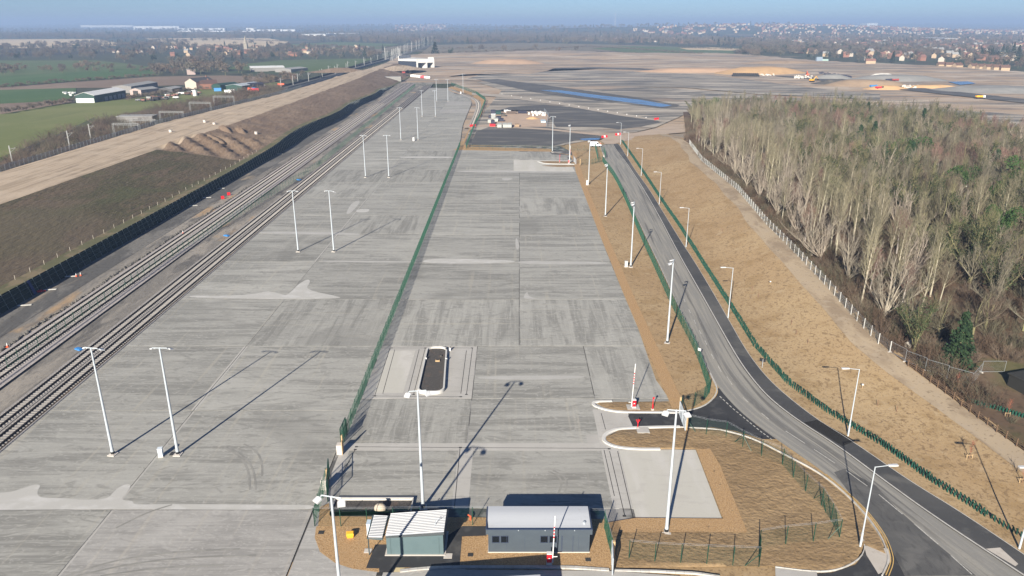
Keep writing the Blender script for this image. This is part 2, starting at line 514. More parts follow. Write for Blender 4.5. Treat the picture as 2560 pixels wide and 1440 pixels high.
# ---- stripped building site beyond the yard: gently heaped ground
SITE = ats([(700, 300), (760, 232), (830, 195), (930, 168), (985, 150), (1090, 135), (1180, 130), (1300, 126), (1420, 126), (1560, 131), (1760, 133), (2000, 148), (2300, 166), (2700, 190), (3300, 230), (3300, 420), (1900, 420), (1725, 352), (1700, 380), (1560, 380), (1400, 395), (1160, 395), (1000, 395)])
def site_z(x, y):
    z = -.35
    z += 3.4 * max(0, noise.noise((x * .006, y * .004, 1.7))) * smooth((y - 760) / 220)
    z += .5 * noise.noise((x * .03, y * .02, 5.2)) * smooth((y - 640) / 150)
    z += 7.5 * math.exp(-((x - 40) / 300) ** 2 - ((y - 1330) / 130) ** 2)
    z += 3.0 * math.exp(-((x - 560) / 260) ** 2 - ((y - 1010) / 90) ** 2)
    e = smooth((y - 330) / 60)
    return z * e - .3 * (1 - e)
xs = list(np.arange(-330, 1300, 12.0)); yy = list(np.arange(330, 720, 13.0)) + list(np.arange(720, 1700, 14.0))
mbs = MB(); nx = len(xs)
mbs.v = [(x, y, site_z(x, y)) for y in yy for x in xs]
SB = SITE
for j in range(len(yy) - 1):
    for i in range(nx - 1):
        if inside((xs[i] + 6, (yy[j] + yy[j + 1]) / 2), SB) and not (xs[i] < -60 and yy[j] < 740):
            a = j * nx + i
            mbs.f.append((a, a + 1, a + nx + 1, a + nx)); mbs.m.append(0)
structure(mbs.build('bare_ground', m_site, smooth_=True), 'stripped tan and grey earth of the building site beyond the yard')
# flat stone platforms laid on it
sheet('gravel_platform', [(1160, 362), (1172, 330), (1215, 275), (1255, 225), (1190, 205), (1240, 199), (1750, 225), (2100, 255), (2600, 290), (2600, 330), (1750, 265), (1700, 292), (1640, 318), (1560, 338), (1480, 350), (1380, 368)], .10, m_greystone, 'grey and dark streaked stone platform behind the yard')
sheet('gravel_platform', [(1178, 362), (1190, 330), (1222, 318), (1370, 318), (1480, 334), (1548, 342), (1490, 350), (1440, 352), (1380, 366)], .16, m_darkstone, 'dark stone platform between the fence and the sandy track')
sheet('gravel_platform', [(1228, 282), (1275, 268), (1360, 262), (1420, 268), (1560, 285), (1640, 302), (1655, 306), (1600, 318), (1545, 324), (1500, 318), (1390, 318), (1372, 292), (1360, 276), (1235, 276)], .16, m_darkstone, 'dark stone platform right of the pallet compound')
sheet('gravel_platform', [(1120, 172 + 20), (1250, 172), (1500, 172), (1800, 180), (2000, 196), (2250, 224), (2600, 262), (2600, 252), (2250, 214), (2020, 188), (1850, 178), (1600, 168), (1300, 168)], .18, m_darkstone, 'dark haul road curving across the building site')
sheet('gravel_platform', [(1160, 200), (1230, 178), (1500, 176), (1780, 188), (2050, 222), (2200, 236), (2200, 250), (1900, 236), (1700, 218), (1500, 216), (1320, 212)], .14, m_greystone, 'wide streaked grey stone surface before the mounds')
sheet('gravel_platform', [(1190, 199), (1245, 198), (1420, 221), (1600, 245), (1700, 263), (1690, 268), (1655, 271), (1540, 258), (1420, 243), (1340, 232), (1250, 212)], .20, m_darkstone, 'long dark strip of stone holding the blue puddles')
m_water = layered('shallow_water', (0.10, 0.205, 0.38), [((.05, .35, 0), .50, .56, (.07, .08, .10), .9, 5, .8)], rough=.25, spec=.5)
sheet('water', [(1350, 226), (1400, 226), (1500, 239), (1600, 250), (1680, 264), (1655, 268.5), (1560, 255.5), (1450, 240.5), (1390, 231)], .24, m_water, 'long shallow blue puddle lying along the stone strip')
sheet('water', [(1448, 348), (1480, 346), (1500, 346), (1498, 350), (1460, 352)], .2, m_water, 'small blue puddle behind the white van')
sheet('water', [(2370, 205), (2420, 204), (2440, 209), (2400, 213)], .3, m_water, 'pale blue puddle on the far site')
sheet('track', [(1160, 316), (1215, 312), (1370, 322), (1490, 334), (1560, 338), (1640, 322), (1735, 305), (1735, 330), (1640, 338), (1570, 352), (1536, 361), (1512, 361), (1500, 352), (1520, 342), (1480, 338), (1370, 326), (1215, 317), (1160, 321)], .22,
      layered('sandy_track', (.42, .335, .26), [((.05, .2, 0), .45, .65, (.33, .26, .2), .7, 6), ((.3, .8, 0), .5, .7, (.5, .42, .34), .5)]), 'sandy track joining the road head to the site')
sheet('track', [(1180, 232), (1260, 237), (1400, 255), (1560, 285), (1660, 302), (1665, 306), (1550, 290), (1400, 263), (1260, 244), (1180, 238)], .22,
      layered('sandy_track_pale', (.40, .35, .29), [((.05, .2, 0), .45, .65, (.27, .24, .2), .7, 6)]), 'pale track edge across the stone platform')
sheet('compound_floor', [(1222, 318), (1365, 318), (1372, 292), (1360, 280), (1232, 280), (1222, 300)], .24,
      layered('compound_sand', (.47, .35, .26), [((.2, .4, 0), .45, .65, (.38, .28, .21), .7, 6)]), 'sandy floor of the pallet compound')

# ---- ground of the yard area
sheet('verge', [(-24.6, 40), (90, 40), (80, 120), (70, 250), (62, 372), (40, 372), (22, 372), (-26, 372)], -.12, m_field, 'seeded orange earth around the yard and road', px=False)
sheet('cess', [(-102.9, 40), (-70, 40), (-76, 760), (-114, 760)], -.10, m_cess, 'muddy grey ground between the tracks', px=False)
sheet('cess', [(-102.6, 40), (-94.3, 40), (-95.5, 150), (-97.5, 300), (-100.5, 470), (-105, 640), (-109, 700), (-105.5, 380), (-103.5, 190)], -.06, m_darkcess, 'dark stony ground under the green slope', px=False)
# ---- the bank
ysb = list(np.arange(64, 300, 3.0)) + list(np.arange(300, 440, 2.0)) + list(np.arange(440, 1000, 6.0))
mbb = MB(); cols = 0
NSUB = [1, 1, 2, 1, 12, 8, 1, 10, 8, 3, 3, 2]
for y in ysb:
    pr = bund_prof(y); row = []
    for k, (a, b) in enumerate(zip(pr[2:], pr[3:])):
        n = (1, 9, 9, 1, 10, 10, 2, 2, 2)[k]
        for q in range(n):
            t = q / n
            row.append((lerp(a[0], b[0], t), lerp(a[1], b[1], t)))
    row.append(pr[-1])
    cols = len(row)
    for k, (x, z) in enumerate(row):
        wgt = 0 if k < 2 or k > cols - 3 else 1
        amp = .10 + .42 * smooth((y - 318) / 30) * (1 if k < 20 else .5)
        d = amp * noise.noise((x * .16, y * .10, 0)) + .5 * amp * noise.noise((x * .45, y * .35, 4))
        # the fresh diggings: slanting trenches and heaps
        if 292 < y < 345 and k < 22 and wgt:
            s = math.sin((x * .55 + y * .42)) + .6 * math.sin(x * .9 - y * .3)
            d += .85 * s * smooth((y - 292) / 12) * smooth((345 - y) / 12) * smooth((k - 1) / 3)
        if 700 < y < 990 and wgt: d += 1.6 * max(0, noise.noise((x * .03, y * .03, 8)))
        mbb.v.append((x, y, z + d * wgt))
for j in range(len(ysb) - 1):
    y = ysb[j]
    for k in range(cols - 1):
        a = j * cols + k
        mbb.f.append((a, a + cols, a + cols + 1, a + 1))
        m = 0 if k < 1 else (1 if k < 20 else (2 if k < 40 else 1))
        if y > 292 and m == 1 and k < 20: m = 3
        if y > 560 and m == 2: m = 2
        mbb.m.append(m)
structure(mbb.build('bank', [m_strip, m_bank, m_haul, m_tanbank], smooth_=True), 'earth bank with pale haul road along its top')
# the steep green slope facing the sidings, with its pale rods and lines
wall = thing('retaining_slope', 'long steep dark green netted slope below the brown bank', 'retaining wall', (wall_x(64), 64, 0))
mbw = MB()
pr_all = []
for y in ysb:
    if y > 716: break
    pr = bund_prof(y)
    base, top = pr[1], pr[2]
    pr_all.append((y, base, top))
org = Vector((wall_x(64), 64, 0))
for k, (y, b, t) in enumerate(pr_all):
    for q in range(4):
        f = q / 3
        x = lerp(b[0], t[0], f) + .12 * noise.noise((q, y * .4, 2)) * (0 < q < 3)
        mbw.v.append((x - org.x, y - org.y, lerp(b[1] - .1, t[1] + .02, f)))
for k in range(len(pr_all) - 1):
    for q in range(3):
        a = k * 4 + q
        mbw.f.append((a, a + 4, a + 5, a + 1)); mbw.m.append(0)
mbw.build('face', m_retain, wall)
m_rod = mat('pale_rod', (.36, .40, .38), .6)
m_line = mat('netting_line', (.20, .24, .22), .7)
mb1 = MB(); mb1.tube((0, 0, 0), (0, 0, 1), .022, .018, 4)
rod_me = mb1.mesh('rod', m_rod)
yr = 70.0; n_rod = 0; far_rods = MB()
while yr < 700:
    pr = bund_prof(yr); b, t = Vector((pr[1][0] + .07, yr, 0)), Vector((pr[2][0] + .05, yr, pr[2][1] + .1))
    d = t - b
    if n_rod < 150:
        o = link('rod', rod_me, wall, b - org)
        o.rotation_mode = 'QUATERNION'; o.rotation_quaternion = Vector((0, 0, 1)).rotation_difference(d.normalized()); o.scale = (1.5, 1.5, d.length)
        # the rod's stake standing above on the bank
        n_rod += 1
    else: far_rods.tube(b - org, t - org, .05, .05, 3)
    yr += 2.65
stuff(far_rods.build('rods', m_rod, wall))
mbl = MB()
for f in (.33, .62, .9):
    pts = []
    for y, b, t in pr_all[::2]:
        if y > 420: break
        pts.append((lerp(b[0], t[0], f) + .09 - org.x, y - org.y, lerp(b[1], t[1], f)))
    mbl.sweep([(-.018, -.018), (.018, -.018), (.018, .018), (-.018, .018)], pts)
stuff(mbl.build('netting_lines', m_line, wall))
# pale stakes along the top of the slope
mbk = MB(); mbk.box((0, 0, .55), (.07, .07, 1.1)); stake_me = mbk.mesh('marker_stake', mat('pale_stake', (.42, .38, .32)))
for i in range(46):
    y = 76 + i * 5.3
    pr = bund_prof(y)
    o = link('marker_stake', stake_me, None, (pr[3][0] + .3, y, pr[3][1] - .1))
    tag(o, 'thin pale stake standing along the top of the green slope', 'stake', 'stakes along the green slope')
# ================================================================ CONCRETE YARD
def concrete(name, base, along_x=True, light=0.0, contrast=1.0):
    a, b = ((.035, .42, .1), (.10, 2.3, .3)) if along_x else ((.42, .035, .1), (2.3, .10, .3))
    x1, x2 = ((1.1, .03, .1), (.5, .02, .1)) if along_x else ((.03, 1.1, .1), (.02, .5, .1))
    dk = tuple(v * .60 for v in base); lt = tuple(min(.62, v * 1.32) for v in base); dust = (base[0] * 1.22, base[1] * 1.17, base[2] * 1.08)
    return layered(name, base, [
        (a, .42, .62, dk, .75 * contrast, 3, .9), (b, .46, .68, lt, .42, 5, .7), ((.05, .09, .1), .52, .68, lt, .45 * contrast, 3, .5),
        (x1, .56, .70, dust, .50, 4, .3), ((.12, .3, .1), .53, .66, dk, .50 * contrast, 6, 4.0), ((.22, .5, .1), .55, .63, lt, .45, 5, 6.0), ((3, 3, 1), .5, .7, dk, .16, 3),
        ((.03, .02, .1), .60, .68, dk, .40 * contrast, 4, 1.0)], rough=.85, shift=613.0, rnd=.08)
CB = (0.318, 0.312, 0.285)
m_con = [concrete('brushed_concrete_across', CB), concrete('brushed_concrete_along', CB, False), concrete('brushed_concrete_pale', (.36, .348, .325), True, contrast=.6)]
m_new = layered('new_pale_concrete', (.48, .465, .415), [((.3, .05, .1), .45, .65, (.55, .53, .50), .6, 4), ((.15, .4, .1), .52, .66, (.42, .40, .365), .5, 5, 1.5), ((1.5, 1.5, 1), .6, .7, (.38, .34, .28), .25)], rough=.85)
m_pale = layered('pale_concrete', (.41, .395, .365), [((.2, .08, .1), .45, .65, (.46, .445, .415), .6, 4), ((.3, .9, .1), .52, .66, (.34, .325, .30), .5, 5, 1.5), ((.1, .1, .1), .58, .68, (.40, .35, .29), .5)], rough=.85, rnd=.04)
m_joint = layered('joint_filler', (.10, .098, .094), [((.2, .2, .1), .5, .6, (.42, .41, .39), .6)])
m_slot = mat('drain_slot', (.045, .043, .04), .6)

yard = structure(link('yard', None), 'wide concrete yard of large brushed slabs')
# base under the slabs shows in the joints
mb = MB()
left_poly = [(-69.6, 40), (-23.8, 40), (-24.8, 356), (-28.3, 430), (-29.4, 560), (-40, 640), (-58.7, 688), (-74.0, 700), (-75.2, 700)]
mb.face([(x, y, -.03) for x, y in left_poly])
mb.face([(x, y, -.03) for x, y in [(-23.8, 66), (24.2, 66), (24.2, 290), (27.2, 338), (23, 356), (-24.8, 356)]])
base = mb.build('joint_filler', m_joint, yard)
GAP = .07
def slab(poly, k, parent=yard, z=0.0, name='slab'):
    mb = MB(); mb.prism(poly, z - .18, z, base=False)
    return mb.build(name, m_con[k] if isinstance(k, int) else k, parent)
def edge_l(y): return interp([(40, -69.35), (90, -69.75), (719, -75.0)], y)         # kerb beside the tracks
def edge_r(y): return interp([(40, -23.75), (356, -24.75), (430, -28.2), (560, -29.3), (600, -33), (640, -40), (688, -58.7)], y)
rows = [50.8, 75.2, 99.4, 123.2, 147.5, 173.8, 199.5, 220.6, 244.6, 270.2, 295, 318.5, 343, 368, 393, 418, 443, 468, 493, 518, 543, 570, 598, 628, 660, 690]
for i, (y0, y1) in enumerate(zip(rows, rows[1:])):
    for j, (f0, f1) in enumerate(((None, -48.0), (-48.0, None))):
        l0 = edge_l(y0) if f0 is None else f0; l1 = edge_l(y1) if f0 is None else f0
        r0 = edge_r(y0) if f1 is None else f1; r1 = edge_r(y1) if f1 is None else f1
        if r1 - l1 < 1: continue
        k = 0 if R.random() < .72 else (1 if R.random() < .6 else 2)
        if i == 0: k = 2 if j else 0
        if (i, j) in ((1, 1), (2, 1)): k = 0
        if (i, j) == (3, 1): k = 1
        slab([(l0, y0 + GAP), (r0 - GAP, y0 + GAP), (r1 - GAP, y1 - GAP), (l1, y1 - GAP)], k)
for x_, w_ in ((-48.24, .28), (-47.8, .2)):
    for y0, y1 in ((40, 75), (75.4, 99), (99.6, 123), (123.4, 173), (174, 244), (244.8, 356)):
        if R.random() < .6: slab([(x_ - w_ * .5, y0), (x_ + w_ * .5, y0), (x_ + w_ * .5, y1), (x_ - w_ * .5, y1)], m_pale, z=.005, name='joint_strip')
# right-hand yard
rr = [75.4, 89.2, 103.2, 123.2]
def er(y): return interp([(60, 24.6), (104, 24.3), (173, 24.0), (290, 25.1), (338, 27.2)], y)
cR = [-23.6, -6.25, 12.9]
for i, (y0, y1) in enumerate(zip(rr, rr[1:])):
    xs_ = [-23.5, -6.25, 12.9, 24.4]
    for j in range(3):
        if i == 0 and j == 2: continue
        if i == 1 and j == 2:
            slab([(12.9 + GAP, 99.9), (24.3, 99.9), (24.3, y1 - GAP), (12.9 + GAP, y1 - GAP)], 0); continue
        if i == 2 and j == 0: continue
        slab([(xs_[j] + GAP, y0 + GAP), (xs_[j + 1] - GAP, y0 + GAP), (xs_[j + 1] - GAP, y1 - GAP), (xs_[j] + GAP, y1 - GAP)], 1 if (i, j) in ((1, 0), (2, 2)) else 0)
rr2 = [123.2, 147.2, 172.6, 198.3, 221.0, 244.3, 269.6, 294.6, 318]
for i, (y0, y1) in enumerate(zip(rr2, rr2[1:])):
    for j in range(2):
        l0, l1 = (interp([(40, -23.7), (356, -24.7)], y0) + .1,) * 2 if j == 0 else (1.3 + (y0 - 123) * .01 + GAP, 1.3 + (y1 - 123) * .01 + GAP)
        r0, r1 = (1.3 + (y0 - 123) * .01 - GAP, 1.3 + (y1 - 123) * .01 - GAP) if j == 0 else (er(y0), er(y1))
        slab([(l0, y0 + GAP), (r0, y0 + GAP), (r1, y1 - GAP), (l1, y1 - GAP)], 1 if i == 0 or (i, j) in ((7, 1), (4, 1)) else 0)
# far end bays of the right-hand yard, with the pale entrance apron
slab([(-24.5, 318.1), (3.2, 318.1), (3.5, 352.5), (-24.6, 352.5)], 0)
ap = ats([(1284, 400), (1400, 400), (1425, 409), (1436, 428), (1284, 426)])
mb = MB(); mb.prism(ats([(1284, 399.5), (1423, 401), (1437, 428), (1284, 426.5)]), -.18, 0.03, base=False); mb.build('slab', m_new, yard)
slab(ats([(1283, 379), (1374, 379), (1379, 386), (1418, 388), (1420, 398.5), (1283.5, 398.5)]), 1, z=.015)
# weighbridge bay: pale apron, slabs, slot drains
wbx0, wbx1 = -23.4, -6.3
slab([(wbx0, 103.3), (wbx1, 103.3), (wbx1, 123.1), (wbx0, 123.1)], m_pale)
for x0, x1, y0, y1 in ((-22.3, -17.2, 105.2, 121.3), (-10.3, -8.4, 105.0, 121.0)):
    slab([(x0, y0), (x1, y0), (x1, y1), (x0, y1)], m_new if x0 < -20 else m_pale, z=.006)
def slot(a, b, w=.09):
    mb = MB(); d = Vector((b[0] - a[0], b[1] - a[1])).normalized(); n = Vector((-d.y, d.x)) * w / 2
    mb.prism([(a[0] + n.x, a[1] + n.y), (b[0] + n.x, b[1] + n.y), (b[0] - n.x, b[1] - n.y), (a[0] - n.x, a[1] - n.y)], .0, .012, base=False)
    return mb.build('slot_drain', m_slot, yard)
for p, q in (((940, 870), (1183, 870)), ((930, 990), (1150, 992)), ((975, 870), (937, 989)), ((987, 874), (957, 984)), ((1048, 873), (1020, 984)), ((1063, 871), (1034, 986)), ((1166, 876), (1152, 984)), ((1181, 871), (1166, 987)),
             ((890, 1117), (1150, 1119)), ((1150, 1119), (1520, 1121)), ((888, 1124), (858, 1180)), ((1150, 1121), (1136, 1270)), ((1503, 1033), (1514, 1074)), ((1524, 1128), (1562, 1290)), ((1510, 1125), (1536, 1240)), ((1544, 1128), (1583, 1296))):
    slot(at(*p), at(*q))
for p in ((979, 870), (937, 990), (1063, 870), (1034, 986), (1166, 986), (1180, 870), (1152, 992), (891, 1117), (888, 1124), (1151, 1119), (1523, 1122), (1561, 1290)):
    x, y = at(*p); mb = MB(); mb.prism([(x - .2, y - .15), (x + .2, y - .15), (x + .2, y + .15), (x - .2, y + .15)], 0, .016, base=False); mb.build('drain_cover', m_slot, yard)
slab([(12.9, 75.4), (17, 75.4), (17, 99.8), (12.9, 99.8)], m_pale, z=.002)
slab([(10.5, 88.5), (17, 88.5), (17, 92.5), (10.5, 92.5)], m_pale, z=.0035)
# joint strips of paler concrete around the lower bays
for (x0, y0, x1, y1) in ((-23.4, 88.3, 12.15, 90.2), (-7.3, 75.4, -5.3, 88.3), (-23.4, 76.2, -22.2, 88.3), (12.2, 75.4, 14.4, 99.8)):
    slab([(x0, y0), (x1, y0), (x1, y1), (x0, y1)], m_pale, z=.005)
slab(ats([(1548, 1125.5), (1739, 1124.5), (1806, 1299), (1590, 1297)]), m_new, z=.012)
slab(ats([(1497, 1032), (1570, 1033), (1583, 1070), (1540, 1072), (1508, 1094), (1503, 1066)]), m_pale, z=.008)
# pale laitance spills with hard edges
m_spill = layered('cement_spill', (.45, .44, .41), [((.3, .5, .1), .45, .65, (.56, .55, .53), .6, 5)], rough=.8)
def spill(px_pts, strength=m_spill):
    P = rounded(ats(px_pts), 2, True)
    mb = MB()
    if sum(p[0] * q[1] - q[0] * p[1] for p, q in zip(P, P[1:] + P[:1])) < 0: P = P[::-1]
    mb.face([(x, y, .009) for x, y in P])
    mb.build('cement_spill', strength, yard)
m_spill2 = layered('cement_spill_faint', (.405, .395, .37), [((.3, .5, .1), .45, .65, (.46, .45, .425), .6, 5)], rough=.8)
spill([(-60, 1235), (20, 1232), (60, 1220), (85, 1211), (103, 1212), (93, 1228), (95, 1240), (110, 1245), (170, 1246), (215, 1250), (270, 1247), (285, 1228), (305, 1213), (330, 1209), (318, 1232), (300, 1250), (335, 1252), (332, 1262), (420, 1260), (760, 1262), (785, 1264), (785, 1274), (600, 1275), (300, 1273), (0, 1275), (-60, 1275)])
spill([(470, 738), (560, 740), (640, 735), (668, 727), (700, 734), (716, 740), (735, 722), (752, 706), (772, 697), (776, 706), (762, 724), (850, 742), (850, 746), (710, 748), (480, 745)])
spill([(1058, 650), (1100, 646), (1286, 650), (1287, 657), (1160, 660), (1056, 657)])
spill([(1292, 652), (1400, 653), (1520, 655), (1525, 660), (1400, 661), (1300, 660)], m_spill2)
spill([(795, 651), (1040, 653), (1040, 657), (800, 655)], m_spill2)
spill([(893, 523), (926, 522), (920, 531), (888, 531)])
spill([(1000, 391), (1090, 391), (1136, 392), (1136, 395), (1000, 395)])
spill([(640, 578), (820, 580), (900, 584), (900, 588), (640, 584)], m_spill2)
spill([(1290, 592), (1296, 604), (1299, 620), (1292, 626), (1288, 610)], m_spill2)
spill([(1309, 740), (1318, 728), (1322, 742), (1350, 747), (1310, 748)], m_spill2)
spill([(1195, 940), (1460, 938), (1462, 946), (1320, 950), (1195, 948)], m_spill2)
spill([(1240, 425), (1440, 427), (1440, 432), (1180, 431), (1120, 428)], m_spill2)
spill([(1252, 445), (1285, 445), (1275, 451), (1258, 451)], m_spill2)
spill([(880, 505), (905, 500), (880, 531), (862, 538)], m_spill2)
slab([(-23.7, 50.9), (-5, 50.9), (-5, 66.2), (-13, 70), (-23.7, 75.1)], 2)

# tyre marks swept across the lower bays
m_tyre = layered('tyre_mark', (.235, .23, .212), [((.5, .5, .1), .40, .56, (.285, .278, .255), 1.0, 4)])
for pts in ([(165, 1440), (280, 1402), (420, 1380), (600, 1372)], [(190, 1440), (330, 1408), (480, 1392), (640, 1388)], [(250, 1440), (400, 1418), (560, 1412)], [(560, 1118), (600, 1140), (622, 1175), (625, 1225)], [(572, 1118), (614, 1142), (636, 1178), (640, 1225)], [(610, 1110), (645, 1130), (656, 1160), (655, 1190)], [(290, 1320), (370, 1280), (430, 1262)], [(1370, 1178), (1398, 1190), (1406, 1210), (1395, 1235)], [(1382, 1176), (1412, 1190), (1420, 1212), (1408, 1238)]):
    C = rounded(ats(pts), 3)
    mb = MB(); mb.ribbon([(*q, .011) for q in offset_line(C, -.14)], [(*q, .011) for q in offset_line(C, .14)]); mb.build('tyre_mark', m_tyre, yard)
# the channel and fixed edge beam beside the inner track
# ================================================================ TRACKS
# each line: a straight run in the ground, with sleepers and two rails
def line_through(p, q):
    return Vector((p[0], p[1], 0)), (Vector((q[0], q[1], 0)) - Vector((p[0], p[1], 0))).normalized()
GAUGE = 1.5
mb = MB(); mb.box((0, 0, .06), (2.5, .26, .20)); sl_me = mb.mesh('sleeper', m_sleeper)
rail_prof = [(-.15, 0), (.15, 0), (.13, .05), (.085, .19), (-.085, .19), (-.13, .05)]
def track(name, pts, n_parts, label, bz=.0, w=3.4, bm=m_ballast, spacing=.66, group='railway tracks beside the yard'):
    o0 = pts[0]
    t = thing('railway_track', label, 'railway track', (o0[0], o0[1], 0), 0, group)
    rel = [(p[0] - o0[0], p[1] - o0[1], bz) for p in pts]
    L, Rr = offset_line(rel, -w / 2), offset_line(rel, w / 2)
    mb = MB(); mb.sweep([(-w / 2 - .25, -.12), (w / 2 + .25, -.12), (w / 2, .12), (-w / 2, .12)], rel)
    mb.build('ballast', bm, t)
    rest = MB(); n = 0
    tot = sum(math.dist(a[:2], b[:2]) for a, b in zip(rel, rel[1:]))
    P = resample(rel, spacing)
    for i, p in enumerate(P[:-1]):
        a, b = P[max(0, i - 1)], P[i + 1]
        rz = math.atan2(b[1] - a[1], b[0] - a[0]) - math.pi / 2
        if i < n_parts:
            link('sleeper', sl_me, t, (p[0], p[1], bz + .03 + R.uniform(-.01, .01)), rz)
        elif i * spacing < 480: rest.box((p[0], p[1], bz + .09), (2.5, .26, .2), rz)
    if rest.f: stuff(rest.build('sleepers', m_sleeper, t))
    for s in (-1, 1):
        mb = MB(); mb.sweep([(u + s * GAUGE / 2, z + bz + .19) for u, z in rail_prof], [(p[0], p[1]) for p in rel]); mb.build('rail', m_rail, t)
    return t
def rowline(x90, y0=40, y1=719, slope=-.0083):
    return [(x90 + (y - 90) * slope, y, 0) for y in (y0, 150, 260, 400, 560, y1)]
# two lines along the slab edge (centres from the survey) and two beyond the fence
track('t', rowline(-71.35), 150, 'inner railway track running along the concrete edge')
track('t', rowline(-74.6), 150, 'second railway track from the concrete edge', bm=m_ballast)
pA0, pA1 = at(0, 871), at(1030, 207)
def through(px0, px1, y0=70, y1=740):
    a, b = at(*px0), at(*px1)
    f = lambda y: a[0] + (b[0] - a[0]) * (y - a[1]) / (b[1] - a[1])
    return [(f(y), y, 0) for y in (y0, 150, 260, 400, 560, y1)]
tA = through((352, 667), (1022, 208))
tB = through((397, 661), (1032, 208))
track('t', tA, 150, 'outermost railway track nearest the green slope', bm=m_ballast2, bz=.25, w=3.6)
track('t', tB, 150, 'railway track just behind the siding mesh fence', bm=m_ballast2, bz=.25, w=3.6)
mb = MB()
mid = [((a[0] + b[0]) / 2, a[1], .0) for a, b in zip(tA, tB)]
wd = [abs(b[0] - a[0]) + 3.4 for a, b in zip(tA, tB)]
A_ = [(a[0] - 2.3, a[1], .19) for a in tA]; B_ = [(b[0] + 2.6, b[1], .19) for b in tB]
mb.ribbon(A_, B_, 0)
structure(mb.build('ballast_bed', m_ballast2), 'pinkish ballast bed under the two outer tracks')
mb = MB(); mb.sweep([(-.25, -.1), (.25, -.1), (.25, .13), (-.25, .13)], [(edge_l(y) - .36, y, 0) for y in (40, 150, 300, 500, 700)])
structure(mb.build('channel', layered('dark_channel', (.055, .042, .034), [((.4, .1, .3), .5, .66, (.13, .09, .06), .7)])), 'dark drainage channel along the track side of the slabs')
mb = MB(); mb.ribbon([(edge_l(y) - 1.0, y, .05) for y in (40, 150, 300, 500, 700)], [(edge_l(y) - .55, y, .05) for y in (40, 150, 300, 500, 700)])
structure(mb.build('ballast_strip', layered('brown_ballast', (.27, .225, .19), [((3, 3, 3), .45, .65, (.17, .135, .11), .7), ((5, 5, 5), .56, .66, (.36, .30, .26), .7)])), 'brown stone strip beside the inner rail')
# dark ragged ballast toe beyond the outer track
mb = MB(); r2 = random.Random(4)
for i in range(900):
    y = 76 + i * .36
    x = interp([(p[1], p[0]) for p in tA], y) - 3.0 + r2.uniform(-.35, .35) - .6 * max(0, math.sin(y * .2))
    s = r2.uniform(.12, .34)
    mb.tube((x, y, -.1), (x + r2.uniform(-.2, .1), y + r2.uniform(-.1, .1), .18 + s * .3), s, s * .3, 5, caps=True)
stuff(mb.build('rubble', layered('dark_rubble', (.10, .095, .09), [((2, 2, 2), .5, .7, (.2, .19, .17), .7)])), 'line of dark rubble along the ballast toe')

# ================================================================ ROAD
m_road = layered('dusty_asphalt', (.235, .228, .21), [
    ((9, .05, .1), .44, .58, (.30, .285, .25), .85, 3, .3), ((7, .02, .1), .56, .66, (.10, .098, .094), .75, 3, .2), ((3, .012, .1), .55, .67, (.12, .118, .114), .7, 4, .2), ((30, .6, .1), .5, .7, (.31, .295, .265), .35, 4), ((60, 2.5, .1), .5, .7, (.17, .165, .155), .3, 4)], coord='uv', rough=.88)
m_path = layered('fresh_asphalt_path', (.062, .063, .065), [((.012, .02, .1), .44, .56, (.125, .122, .116), .8, 3), ((.6, .6, .5), .50, .66, (.085, .085, .084), .7, 6), ((.12, .12, .1), .55, .68, (.13, .128, .12), .6, 5, 1), ((.2, .05, .1), .58, .68, (.16, .15, .14), .4)], rough=.9)
m_darkroad = layered('fresh_asphalt', (.042, .043, .046), [((.5, .5, .5), .50, .68, (.085, .085, .085), .6, 6), ((.1, .1, .1), .55, .68, (.14, .135, .125), .5, 5, 1)], rough=.88)
m_patch = layered('asphalt_patch', (.024, .023, .022), [((.8, .8, .8), .5, .7, (.036, .034, .032), .6)], rough=.92)
RL = ats([(1500, 362), (1505, 380), (1521, 413), (1545, 455), (1566, 487), (1600, 560), (1650, 665), (1690, 752), (1730, 838), (1765, 915), (1792, 965), (1838, 1018), (1890, 1062), (1960, 1112), (2060, 1180), (2150, 1258), (2205, 1325), (2262, 1440)])
RR = ats([(1532, 360), (1541, 376), (1566, 407), (1585, 436), (1606, 468), (1645, 535), (1700, 641), (1735, 702), (1780, 782), (1815, 845), (1850, 905), (1885, 953), (1925, 998), (1995, 1052), (2096, 1116), (2200, 1194), (2338, 1294), (2570, 1446)])
PR = ats([(1546, 360), (1556, 374), (1586, 423), (1603, 446), (1622, 472), (1655, 526), (1702, 603), (1738, 657), (1790, 745), (1826, 808), (1862, 872), (1900, 925), (1945, 973), (2036, 1046), (2137, 1108), (2271, 1202), (2405, 1283), (2600, 1415)])
RL, RR, PR = [rounded(l, 2) for l in (RL, RR, PR)]
mb = MB(); mb.ribbon(RL, RR, .02, cross=4)
structure(mb.build('road', m_road), 'curving two-lane asphalt road beside the yard')
mb = MB(); mb.ribbon(offset_line(RR, .28), PR, .10)
structure(mb.build('footpath', m_path), 'dark asphalt footpath along the road')
sheet('footpath_patch', [(2009, 1058), (2043, 1051), (2138, 1104), (2106, 1117)], .115, m_patch, 'black rectangular repair in the footpath')
